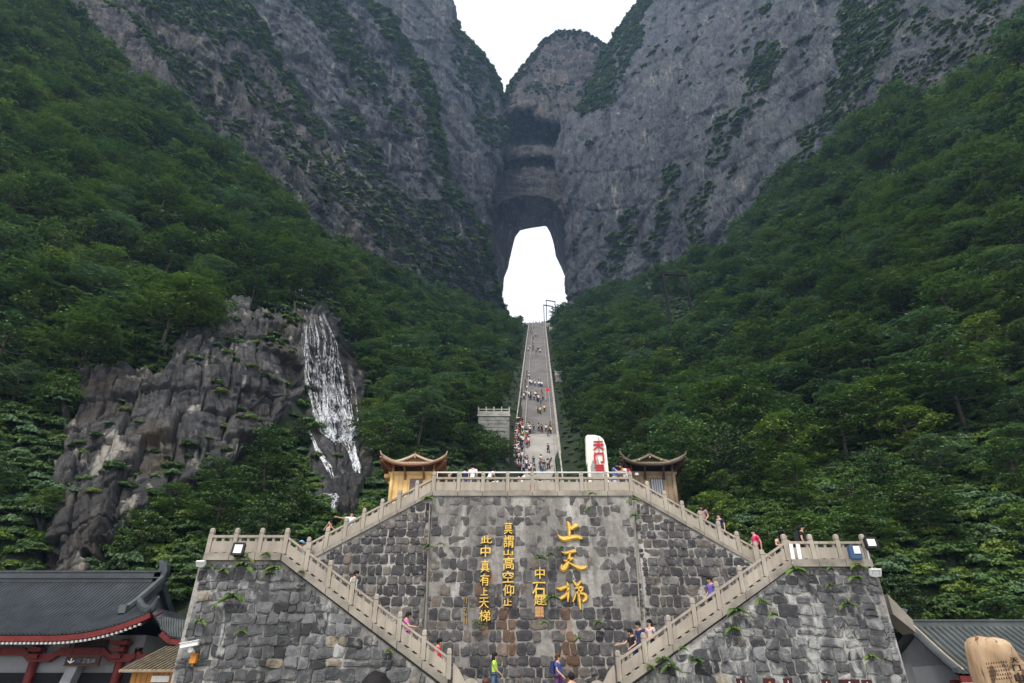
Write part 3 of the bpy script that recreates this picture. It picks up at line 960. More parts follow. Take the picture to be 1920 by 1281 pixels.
def make_kind(k, seed, H, R, npads, pr, per, lsize, mat, flat=0.5, tilt=0.5, crown_lo=0.3):
    r = np.random.default_rng(seed)
    pads = []
    mb = MB()
    top = Vector((r.normal(0, 0.15) * R, r.normal(0, 0.15) * R, H * 0.8))
    mb.tube([(0, 0, -0.8), (top.x * 0.2, top.y * 0.2, H * 0.25), (top.x * 0.6, top.y * 0.6, H * 0.55), tuple(top)], [0.16, 0.13, 0.09, 0.03], 7)
    for i in range(npads):
        u = (i + 0.5) / npads
        z = H * (crown_lo + (1 - crown_lo) * u ** 0.85)
        env = math.sin(math.pi * min(1, 0.25 + 0.75 * u)) ** 0.6 if flat < 0.9 else math.sqrt(max(0.02, 1 - (2 * u - 1) ** 2))
        a = i * 2.399 + r.uniform(-0.4, 0.4)
        rr = R * env * r.uniform(0.45, 0.95) * (1 if i < npads - 1 else 0.1)
        c = (math.cos(a) * rr, math.sin(a) * rr, z + r.uniform(-0.2, 0.2) - 0.12 * rr)
        out = (math.cos(a) * rr / R, math.sin(a) * rr / R, 0.4)
        pads.append((c, pr * r.uniform(0.7, 1.25), pr * flat * r.uniform(0.25, 0.55), out))
        q = 0.3 + 0.5 * u
        base = Vector((top.x * q, top.y * q, H * q))
        mid = (base + Vector(c)) / 2 + Vector((0, 0, -0.1))
        mb.tube([base, mid, Vector(c)], [0.06, 0.04, 0.015], 5)
    C, N, T = pads_cloud(pads, per, seed + 1, tilt)
    V, F = leaf_cloud(C, N, lsize, seed + 2)
    crown = mesh_np('crown', V, F, mat, None, False, {'tone': ('FACE', T)})
    trunk = mb.mesh('trunk', MAT['bark'], True)
    return trunk, crown


KINDS = [
    ('layered', make_kind(0, 10, 5.6, 2.9, 17, 1.30, 115, 0.175, MAT['leaf'], 0.35, 0.42)),
    ('bushy', make_kind(1, 20, 4.6, 2.5, 18, 1.05, 150, 0.155, MAT['leaf'], 0.95, 0.75, 0.18)),
    ('tall', make_kind(2, 30, 6.6, 2.2, 20, 1.05, 140, 0.165, MAT['leaf'], 0.5, 0.5, 0.25)),
    ('pale', make_kind(3, 40, 5.4, 3.1, 16, 1.40, 105, 0.185, MAT['leaf_pale'], 0.28, 0.36)),
    ('yellow', make_kind(4, 50, 4.0, 2.3, 14, 1.00, 150, 0.15, MAT['leaf_yellow'], 0.7, 0.6, 0.15)),
    ('wide', make_kind(5, 60, 6.4, 3.6, 22, 1.45, 100, 0.18, MAT['leaf'], 0.3, 0.4, 0.35)),
]


def joined(name, trunk, crown, mat):
    a, b = trunk, crown
    va = np.empty(len(a.vertices) * 3, np.float32); a.vertices.foreach_get('co', va)
    vb = np.empty(len(b.vertices) * 3, np.float32); b.vertices.foreach_get('co', vb)
    na = len(a.vertices)
    F = [tuple(p.vertices) for p in a.polygons] + [tuple(i + na for i in p.vertices) for p in b.polygons]
    tb = np.empty(len(b.polygons), np.float32); b.attributes['tone'].data.foreach_get('value', tb)
    return mesh_np(name, np.concatenate([va, vb]).reshape(-1, 3), F, [MAT['bark'], mat],
                   [0] * len(a.polygons) + [1] * len(b.polygons), False, {'tone': ('FACE', np.concatenate([np.zeros(len(a.polygons)), tb]))})


def proto_collection(name, meshes):
    c = bpy.data.collections.new(name)
    for i, me in enumerate(meshes):
        c.objects.link(bpy.data.objects.new('%s_%02d' % (name, i), me))
    return c


FAR = [make_kind(0, 110, 5.6, 2.9, 15, 1.35, 42, 0.36, MAT['leaf'], 0.35, 0.42), make_kind(1, 120, 4.6, 2.5, 15, 1.15, 56, 0.32, MAT['leaf'], 0.95, 0.75, 0.18),
       make_kind(2, 130, 6.6, 2.2, 17, 1.10, 52, 0.33, MAT['leaf'], 0.5, 0.5, 0.25), make_kind(3, 140, 5.4, 3.1, 13, 1.50, 38, 0.38, MAT['leaf_pale'], 0.28, 0.36),
       make_kind(4, 150, 4.0, 2.3, 12, 1.05, 56, 0.30, MAT['leaf_yellow'], 0.7, 0.6, 0.15), make_kind(5, 160, 6.4, 3.6, 18, 1.55, 38, 0.38, MAT['leaf'], 0.3, 0.4, 0.35)]
PROTO_TREES = proto_collection('forest_tree', [joined('forest_tree', t, c, c.materials[0]) for t, c in [k[1] for k in KINDS] + FAR])


def shrub_mesh(seed, R, n, lsize, mat, flat=0.7):
    r = np.random.default_rng(seed)
    d = r.normal(size=(n, 3)); d /= np.linalg.norm(d, axis=1, keepdims=True)
    d[:, 2] = np.abs(d[:, 2])
    lump = 0.75 + 0.3 * vnoise(d * 2.6 + seed, seed)
    C = d * (R * lump * r.uniform(0.6, 1.0, n) ** 0.4)[:, None] * np.array([1, 1, flat])
    V, F = leaf_cloud(C, d + r.normal(0, 0.5, (n, 3)) + np.array([0, 0, 0.6]), lsize, seed + 1, 1.6)
    return mesh_np('shrub', V, F, mat, None, False, {'tone': ('FACE', np.clip(0.4 + 0.3 * lump - 0.3 + r.normal(0, 0.2, n), 0, 1))})


PROTO_NEAR = proto_collection('undergrowth_bush', [shrub_mesh(11, 1.0, 1500, 0.085, MAT['leaf']), shrub_mesh(12, 1.0, 1500, 0.085, MAT['leaf'], 0.5), shrub_mesh(13, 1.0, 1300, 0.09, MAT['leaf_pale'], 0.6), shrub_mesh(14, 0.9, 1300, 0.08, MAT['leaf_yellow'], 0.6)])
PROTO_SHRUBS = proto_collection('undergrowth_shrub', [shrub_mesh(1, 1.0, 420, 0.17, MAT['leaf']), shrub_mesh(2, 1.0, 420, 0.17, MAT['leaf'], 0.5), shrub_mesh(3, 1.0, 380, 0.18, MAT['leaf_pale'], 0.6), shrub_mesh(4, 0.9, 380, 0.16, MAT['leaf_yellow'], 0.6)])


def scatter(name, pts, scl, rotz, idx, proto, tilt=None):
    me = bpy.data.meshes.new(name)
    me.vertices.add(len(pts)); me.vertices.foreach_set('co', np.asarray(pts, np.float32).ravel())
    for nm, arr in (('scl', scl), ('rz', rotz)):
        a = me.attributes.new(nm, 'FLOAT', 'POINT'); a.data.foreach_set('value', np.asarray(arr, np.float32))
    a = me.attributes.new('idx', 'INT', 'POINT'); a.data.foreach_set('value', np.asarray(idx, np.int32))
    o = link(name, me)
    ng = bpy.data.node_groups.new(name, 'GeometryNodeTree')
    ng.interface.new_socket('Geometry', in_out='INPUT', socket_type='NodeSocketGeometry')
    ng.interface.new_socket('Geometry', in_out='OUTPUT', socket_type='NodeSocketGeometry')
    N = ng.nodes.new
    gi, go = N('NodeGroupInput'), N('NodeGroupOutput')
    ip = N('GeometryNodeInstanceOnPoints')
    ci = N('GeometryNodeCollectionInfo')
    ci.inputs['Collection'].default_value = proto
    ci.inputs['Separate Children'].default_value = True
    ci.inputs['Reset Children'].default_value = True
    def attr(nm, typ):
        a = N('GeometryNodeInputNamedAttribute'); a.data_type = typ; a.inputs[0].default_value = nm
        return a.outputs['Attribute']
    cx = N('ShaderNodeCombineXYZ')
    L = ng.links.new
    L(attr('rz', 'FLOAT'), cx.inputs[2])
    L(gi.outputs[0], ip.inputs['Points'])
    L(ci.outputs[0], ip.inputs['Instance'])
    ip.inputs['Pick Instance'].default_value = True
    L(attr('idx', 'INT'), ip.inputs['Instance Index'])
    L(cx.outputs[0], ip.inputs['Rotation'])
    L(attr('scl', 'FLOAT'), ip.inputs['Scale'])
    L(ip.outputs[0], go.inputs[0])
    md = o.modifiers.new('scatter', 'NODES')
    md.node_group = ng
    return o


def sample_surface(P, mask, spacing, seed, zflat=0.0):
    """Points over the grid surface, thinned to the spacing; mask is per cell in 0..1."""
    r = np.random.default_rng(seed)
    A, B, Cc, D = P[:-1, :-1], P[:-1, 1:], P[1:, 1:], P[1:, :-1]
    area = 0.5 * (np.linalg.norm(np.cross(B - A, Cc - A), axis=-1) + np.linalg.norm(np.cross(Cc - A, D - A), axis=-1))
    lam = area * mask[:-1, :-1] / (spacing ** 2) * 2.2
    cnt = r.poisson(np.clip(lam, 0, 50))
    ii, jj = np.nonzero(cnt)
    ii, jj = np.repeat(ii, cnt[ii, jj]), np.repeat(jj, cnt[ii, jj])
    u, v = r.random(len(ii))[:, None], r.random(len(ii))[:, None]
    Q = (A[ii, jj] * (1 - u) * (1 - v) + B[ii, jj] * (1 - u) * v + Cc[ii, jj] * u * v + D[ii, jj] * u * (1 - v))
    o = r.permutation(len(Q)); Q = Q[o]; ii = ii[o]; jj = jj[o]
    cell = {}
    keep = []
    K = np.floor(Q / spacing).astype(int)
    s2 = (spacing * 0.78) ** 2
    for n, (k, q) in enumerate(zip(map(tuple, K.tolist()), Q.tolist())):
        ok = True
        for dx in (-1, 0, 1):
            for dy in (-1, 0, 1):
                for dz in (-1, 0, 1):
                    for p in cell.get((k[0] + dx, k[1] + dy, k[2] + dz), ()):
                        if (p[0] - q[0]) ** 2 + (p[1] - q[1]) ** 2 + (p[2] - q[2]) ** 2 < s2:
                            ok = False; break
                    if not ok: break
                if not ok: break
            if not ok: break
        if ok:
            cell.setdefault(k, []).append(q); keep.append(n)
    return Q[keep], ii[keep], jj[keep]


STX = lambda Y: 3.31 + (Y - 82.0) * 0.0522       # the axis of the long stairway
TREES = []
ROCK_V = [(175, 740), (230, 720), (310, 720), (350, 670), (390, 630), (450, 600), (505, 625), (530, 660), (530, 710), (470, 780), (400, 850), (325, 885), (265, 915), (190, 1000), (120, 1000), (125, 880), (150, 800)]
for (o, P, px, py, rock), Bf, zone in ((hillA, BA, 'L'), (hillE, BE, 'R')):
    m = (1 - rock)
    # nothing grows on the stairway, over the falls, on the outcrops or inside the stone terraces
    X, Y, Z = P[..., 0], P[..., 1], P[..., 2]
    m = m * (np.abs(X - STX(Y)) > 6.0)
    m = m * (py > Bf(px) + np.where(py < 560, np.where((px > 60) & (px < 620), 32, 14), 2)) * (Z > 1.0)
    m = m * ~((X > -13) & (X < 15) & (Y < 40) & (Z < 12))
    m = m * (py < 1330) * ~((X < -12) & (Y < 39.0)) * ~((X > 14) & (Y < 36))
    if zone == 'L':
        m = m * (seg_dist(px, py, [(590, 600), (615, 700), (640, 830), (665, 885)]) > 34) * (seg_dist(px, py, [(585, 830), (622, 900), (615, 950)]) > 12)
    if zone == 'R': m = m * (seg_dist(px, py, [(1238, 590), (1292, 590)]) > 42)
    m = m * np.clip(1.15 - 1.6 * np.clip(fbm(P / 9.0, 2, 400) - 0.18, 0, 1), 0, 1)
    Q, ii, jj = sample_surface(P, m, 4.0, 5 if zone == 'L' else 6)
    qx, qy, qd = to_px(Q)
    tx, ty, _ = to_px(Q + np.array([0, 0, 4.6]))
    lim = np.full(len(Q), 9.0)
    if zone == 'L':
        # trees low in front of the outcrop and the falls stay short enough to leave them in view
        for sc_ in (1.3, 1.0, .75, .5, .3):
            blk_ = np.zeros(len(Q), bool)
            for fr in (.35, .65, 1.0):
                for off in (-1.8, 0, 1.8):
                    ax, ay, _ = to_px(Q + np.array([off * sc_, 0, 5.2 * sc_ * fr]))
                    blk_ |= in_poly(ax, ay, ROCK_V) | (seg_dist(ax, ay, [(590, 580), (612, 700), (640, 830), (668, 885)]) < 36) | (seg_dist(ax, ay, [(585, 830), (622, 900), (615, 960)]) < 14)
            lim = np.where(blk_, sc_ * .72, lim)
    for q, a, b, c, lm_ in zip(Q, qx, qy, qd, lim):
        if lm_ < .25: continue
        TREES.append([q, a, b, c, zone, lm_])
print('trees', len(TREES))
rt = np.random.default_rng(77)
T_ = []
for q, a, b, d, zone, lm_ in TREES:
    kn = float(vnoise(np.array([[q[0] / 14, q[1] / 14, q[2] / 14]]), 900)[0]) + rt.normal(0, 0.35)
    k = 0 if kn > 0.45 else 1 if kn > 0.12 else 5 if kn > -0.12 else 2 if kn > -0.4 else 3 if kn > -0.75 else 4
    if rt.random() < 0.05: k = 4
    s = rt.uniform(0.8, 1.5)
    if d > 140: s *= 1.1
    # lower growth close to the stairway so that it stays clear
    dx = abs(q[0] - STX(q[1]))
    if dx < 12: s *= 0.35 + 0.65 * max(0, dx - 6) / 6
    if q[1] < 60 and -11 < q[0] < 13: s *= 0.55
    if q[1] < 46 and (q[0] < -12 or q[0] > 14): s = min(s, .7)
    s = min(s, lm_)
    T_.append((q, a, b, d, zone, k, s, rt.uniform(0, 6.28)))
for ex, ey, es in ((898, 862, .85), (922, 860, .8), (942, 866, .7), (908, 880, .9)):
    hp_ = hit(ex, ey, bvhA)
    if hp_ is not None: T_.append((np.array(hp_), ex, ey, 85.0, 'L', 1, es, ex * 1.0))
# does the tree show at all? a ray from the camera to the middle of its crown
def shows(q, s):
    o = Vector((0, 0, CAMZ)); t = Vector(q) + Vector((0, 0, 3.2 * s)); d = t - o; L = d.length
    for b in (bvhA, bvhE):
        r = b.ray_cast(o, d.normalized(), L - 2.0)
        if r[0] is not None: return False
    return True


cand = []
for n, (q, a, b, d, zone, k, s, rz) in enumerate(T_):
    infr = 0 < a < 1920 and -20 < b < 1260
    if infr and b > 905 and 560 < a < 1420: infr = False
    if infr and b > 1010 and 370 < a < 1650: infr = False
    if infr and b > 1075 and (a < 370 or a > 1690): infr = False
    if infr: cand.append((s * (1 if k != 5 else 1.2) / d, n))
cand.sort(reverse=True)
pick = []
for sz, n in cand:
    if shows(T_[n][0], T_[n][6]): pick.append(n)
    if len(pick) >= 290: break
pickset = set(pick)


def zone_phrase(a, b, zone):
    if zone == 'L':
        if a < 330:
            return 'high on the dark slope' if b < 300 else 'on the slope over the bare rock face' if b < 720 else 'low on the slope behind the dark tiled hall'
        if b < 520: return 'on the wooded spur below the grey crags'
        if a < 560: return 'around the bare jointed rock face' if b < 760 else 'at the foot of the bare rock face'
        if a < 720: return 'beside the waterfall' if b > 560 else 'on the slope over the waterfall'
        return 'between waterfall and long stairway' if b < 760 else 'behind the golden pavilion'
    if a < 1180: return 'near the long stairway across from the block tower'
    if a < 1420: return 'behind the brown pavilion' if b > 760 else 'below the dark steel gantry'
    if b < 420: return 'high under the cliff on the sunlit slope'
    if b < 760: return 'halfway up the forested slope'
    return 'low on the slope behind the terrace with the blue box' if a < 1700 else 'low on the slope over the small tiled house'


KDESC = {0: 'green flat-tiered tree', 1: 'rounded bushy dark green tree', 2: 'tall narrow green tree', 3: 'pale grey-green spreading tree', 4: 'small yellow-green tree', 5: 'wide umbrella-shaped green tree'}
KNAME = {0: 'layered_tree', 1: 'bushy_tree', 2: 'tall_tree', 3: 'pale_tree', 4: 'yellow_green_tree', 5: 'spreading_tree'}
LAND = [(620, 720, 'waterfall', 'L'), (330, 780, 'bare rock face', 'L'), (925, 800, 'stone lookout block', 'L'), (774, 870, 'golden pavilion', 'L'), (700, 505, 'grey crags foot', 'L'), (330, 215, 'high crags edge', 'L'),
        (150, 1080, 'dark hall roof', 'L'), (458, 1000, 'floodlight terrace', 'L'), (60, 60, 'topmost crag corner', 'L'), (985, 680, 'long stairway', 'L'), (1040, 680, 'long stairway', 'R'), (1224, 865, 'brown pavilion', 'R'),
        (1265, 550, 'steel gantry', 'R'), (1800, 1165, 'tiled house', 'R'), (1560, 1000, 'blue-box terrace', 'R'), (1150, 570, 'great cliff base', 'R'), (1500, 335, 'great cliff midpoint', 'R'), (1850, 110, 'great cliff top end', 'R'), (1125, 830, 'red-lettered stele', 'R')]


def place_phrase(a, b, zone):
    best = min((l for l in LAND if l[3] == zone), key=lambda l: math.hypot(a - l[0], b - l[1]))
    dx, dy = a - best[0], b - best[1]; dd = math.hypot(dx, dy)
    far = 'just' if dd < 90 else 'slightly' if dd < 190 else 'far' if dd > 300 else 'well'
    way = ('right of' if dx > 0 else 'left of') if abs(dx) > abs(dy) else ('below' if dy > 0 else 'above')
    return '%s %s the %s' % (far, way, best[2])


LAB = {}
for n in pick:
    q, a, b, d, zone, k, s, rz = T_[n]
    size = 'large' if s * (1.2 if k == 5 else 1) / d > cand[0][0] * .5 else 'small' if s < .85 else 'medium'
    LAB.setdefault('%s %s %s' % (size, KDESC[k].replace('small ', ''), place_phrase(a, b, zone)), []).append(n)
ORD = ['topmost', 'second from the top', 'third from the top', 'fourth from the top', 'fifth from the top', 'sixth from the top', 'seventh from the top', 'eighth from the top', 'ninth from the top', 'tenth from the top']
TLAB = {}
for lab, ns in LAB.items():
    ns.sort(key=lambda n: T_[n][2])
    for i, n in enumerate(ns): TLAB[n] = lab if len(ns) == 1 else lab + ', ' + (ORD[i] if i < len(ns) - 1 or len(ns) > 10 else 'lowest') if i < 10 else lab + ', lower down'
for n in pick:
    q, a, b, d, zone, k, s, rz = T_[n]
    root = empty(KNAME[k], tuple(q), rz)
    root.scale = (s, s, s)
    zp = zone_phrase(a, b, zone)
    tag(root, TLAB[n], 'tree', 'forest of ' + KDESC[k] + ' ' + zp)
    link('trunk', KINDS[k][1][0], root)
    link('crown', KINDS[k][1][1], root)
rest = [t for n, t in enumerate(T_) if n not in pickset]
tag(scatter('forest', [t[0] for t in rest], [t[6] for t in rest], [t[7] for t in rest], [t[5] + (6 if t[3] > 85 else 0) for t in rest], PROTO_TREES),
    'dense green forest covering both mountain slopes', 'forest', None, 'stuff')

# undergrowth: bushes close together over the same slopes
sp, ss, si, sr = [], [], [], []
for (o, P, px, py, rock), Bf, zone in ((hillA, BA, 'L'), (hillE, BE, 'R')):
    X, Y, Z = P[..., 0], P[..., 1], P[..., 2]
    near = np.clip((px + 60) / 40, 0, 1) * np.clip((1980 - px) / 40, 0, 1)
    edge = 0.10 + 0.0 * px
    m = np.where(rock > 0.5, 0.05 * (fbm(P / 3.5, 3, 12) > 0.05), 1.0)
    m = m * (np.abs(X - STX(Y)) > 4.1) * (py > Bf(px) - 6) * (Z > 1.0) * near * (py < 1250)
    m = m * ~((X > -12.2) & (X < 14.2) & (Y < 58) & (Z < 10.2)) * ~((X < -12) & (Y < 37.8)) * ~((X > 14) & (Y < 34.5))
    m = m * np.where(Y < 50, 1.7, 1.0)
    if zone == 'L':
        m = m * (seg_dist(px, py, [(590, 590), (612, 700), (640, 830), (665, 890)]) > 26) * (seg_dist(px, py, [(585, 830), (622, 900), (615, 950)]) > 9)
    Q, ii, jj = sample_surface(P, m, 1.75, 15)
    Q2, _, _ = sample_surface(P, np.minimum(m, 1) * (Y < 56), 1.05, 16)
    Q = np.vstack([Q, Q2])
    sp.append(Q); n = len(Q)
    r = np.random.default_rng(3)
    sc = r.uniform(0.7, 1.5, n) * np.where(Q[:, 1] < 48, 1.25, 1.0)
    dx = np.abs(Q[:, 0] - STX(Q[:, 1]))
    sc = sc * np.clip(0.35 + (dx - 4) / 6, 0.3, 1)
    ss.append(sc); si.append(r.choice([0, 0, 1, 1, 2, 3], n)); sr.append(r.uniform(0, 6.28, n))
mo_ = (OUTI > .5) * (0.35 * (fbm(OUTP / 3.0, 3, 12) > 0.12) + 0.9 * (OUTI < .75))
Q, _, _ = sample_surface(OUTP, mo_, 1.3, 19)
r = np.random.default_rng(9)
sp.append(Q); ss.append(r.uniform(.4, 1.1, len(Q))); sr.append(r.uniform(0, 6.28, len(Q))); si.append(r.choice([0, 1, 2, 3], len(Q)))
sp, ss, sr, si = np.vstack(sp), np.concatenate(ss), np.concatenate(sr), np.concatenate(si)
nr_ = sp[:, 1] < 58
tag(scatter('undergrowth', sp[~nr_], ss[~nr_], sr[~nr_], si[~nr_], PROTO_SHRUBS), 'low bushes between the trees high on the slopes', 'undergrowth', None, 'stuff')
tag(scatter('undergrowth', sp[nr_], ss[nr_], sr[nr_], si[nr_], PROTO_NEAR), 'dense leafy bushes on the lower slopes behind the terraces', 'undergrowth', None, 'stuff')
print('bushes', len(sp))

# scrub along the ledges and rims of the cliffs
BANDS = {
    'far_left': [([(855, 55), (898, 95), (928, 140), (942, 182)], 13, .9), ([(868, 110), (905, 190), (925, 260)], 24, .4), ([(838, 360), (880, 430), (912, 520), (940, 596)], 24, .8), ([(852, 470), (880, 540), (910, 590)], 26, .8), ([(700, 180), (760, 260), (800, 330)], 14, .5)],
    'mid_left': [([(690, -20), (727, 35), (790, 125), (808, 170)], 26, 1), ([(800, 165), (812, 240), (826, 305), (836, 350), (868, 400), (905, 480), (940, 580)], 15, 1), ([(640, 235), (680, 280), (720, 350), (790, 410)], 22, .9), ([(560, -10), (640, 60), (670, 120), (700, 160)], 24, .6), ([(800, 420), (860, 500), (900, 580)], 30, .8), ([(655, 120), (700, 190), (760, 240)], 16, .5)],
    'near_left': [([(452, 0), (490, 60), (520, 118), (552, 178), (592, 250)], 17, 1), ([(300, 10), (380, 30), (460, 55)], 34, .9), ([(560, 290), (610, 320), (660, 370), (720, 430), (800, 510), (860, 570)], 26, 1), ([(440, 130), (500, 190), (540, 260)], 20, .5), ([(340, 120), (380, 190), (430, 240)], 24, .5), ([(600, 300), (640, 330), (700, 400)], 18, 1)],
    'slab': [([(245, 15), (295, 75), (332, 128), (350, 175)], 17, 1), ([(180, -20), (215, 0), (250, 20)], 16, .6), ([(330, 180), (400, 260), (450, 320)], 16, .6)],
    'right': [([(1205, -10), (1172, 45), (1140, 90), (1112, 160), (1100, 190)], 20, 1), ([(1190, 60), (1160, 120), (1130, 190)], 16, .5), ([(1450, 95), (1405, 190), (1355, 255), (1335, 290)], 20, .55), ([(1600, -10), (1590, 90), (1600, 140), (1565, 220), (1530, 260)], 24, .9), ([(1660, -10), (1640, 90), (1600, 200)], 30, .7), ([(1330, 350), (1300, 400), (1320, 460)], 16, .5), ([(1190, 400), (1160, 470), (1130, 550)], 14, .5), ([(1860, 10), (1790, 100), (1700, 175)], 34, .7), ([(1920, 60), (1850, 100)], 30, .7), ([(1700, 40), (1760, 60)], 22, .4), ([(1260, 330), (1235, 420), (1220, 500)], 16, .45), ([(1450, 370), (1500, 310), (1560, 270)], 18, .9)],
}
cp, cs, ci_, cr_ = [], [], [], []
for key, (o, P, px, py) in cliffs.items():
    m = np.zeros(px.shape)
    wob = 10 * vnoise(np.stack([px / 26, py / 26, px * 0 + 1], -1), 8)
    tex = fbm(P / np.array([5.0, 5.0, 7.0]), 3, 60)
    for line, w, dens in BANDS[key]:
        d = seg_dist(px, py, line) + wob
        m = np.maximum(m, (d < w) * dens * (tex > -0.42 * dens))
    N = grid_normals(P)
    lo = 0.20 if key in ('near_left', 'slab') else 0.10
    m = np.maximum(m, lo * (N[..., 2] > 0.42) * (fbm(P / 15.0, 3, 61) > 0.10))
    m = m * (py < 660)
    Q, ii, jj = sample_surface(P, m, 1.6, 25)
    dd_ = np.hypot(Q[:, 1], Q[:, 2])
    r = np.random.default_rng(4)
    cp.append(Q); cs.append(np.clip(r.lognormal(.2, .42, len(Q)), .5, 3.2) * np.clip(dd_ / 240, 0.6, 1.3)); ci_.append(r.choice([0, 0, 1, 1, 2, 3], len(Q))); cr_.append(r.uniform(0, 6.28, len(Q)))
# rim of the arch peak
m = ((pyC - TC(pxC)) < 12) * 1.0 * (np.arange(len(pyC))[:, None] >= 2) + 0.12 * (fbm(PC / 12.0, 3, 62) > 0.2) * (pyC < 200)
m = np.maximum(m, 0.8 * (seg_dist(pxC, pyC, [(945, 190), (968, 145), (1000, 100)]) < 9))
Q, ii, jj = sample_surface(PC, m, 2.0, 26)
r = np.random.default_rng(5)
cp.append(Q); cs.append(r.uniform(1.0, 2.4, len(Q))); ci_.append(r.choice([0, 1, 2], len(Q))); cr_.append(r.uniform(0, 6.28, len(Q)))
tag(scatter('cliff_scrub', np.vstack(cp), np.concatenate(cs), np.concatenate(cr_), np.concatenate(ci_), PROTO_SHRUBS), 'green scrub growing along the ledges and rims of the cliffs', 'scrub', None, 'stuff')
print('scrub', sum(map(len, cp)))
# ------------------------------------------------------------------ stone terraces
TOPL, TOPR = at(812, 922, 27.5), at(1185, 922, 27.5)
ZT = TOPL.z                       # base of the upper balustrade, also the plaza level
UL0, UR0 = at(590, 1040, 27.5), at(1410, 1050, 27.5)
kL = (TOPL.z - UL0.z) / (TOPL.x - UL0.x)
kR = (TOPR.z - UR0.z) / (UR0.x - TOPR.x)
LL1 = at(530, 1038, 24.0); LL0 = at(840, 1274, 24.0)
LR1 = at(1481, 1050, 24.0); LR0 = at(1163, 1278, 24.0)
TLx, TRx = at(378, 1040, 24.0).x, at(1639, 1052, 24.0).x
ZL, ZR = LL1.z, LR1.z
ZLAND = 1.3
ULx = TOPL.x - (TOPL.z - ZL) / kL
URx = TOPR.x + (TOPR.z - ZR) / kR
sL = (LL1.z - LL0.z) / (LL0.x - LL1.x)
sR = (LR1.z - LR0.z) / (LR1.x - LR0.x)
footL = LL1.x + (ZL - ZLAND) / sL
footR = LR1.x - (ZR - ZLAND) / sR
YF, YB = 24.0, 27.5               # faces of the front buttresses and of the high wall


def rust_at(x, z, marks):
    r = 0.0
    for (x0, x1, z0, z1) in marks:
        if x0 < x < x1 and z0 < z < z1: r = max(r, 1.0)
    return r


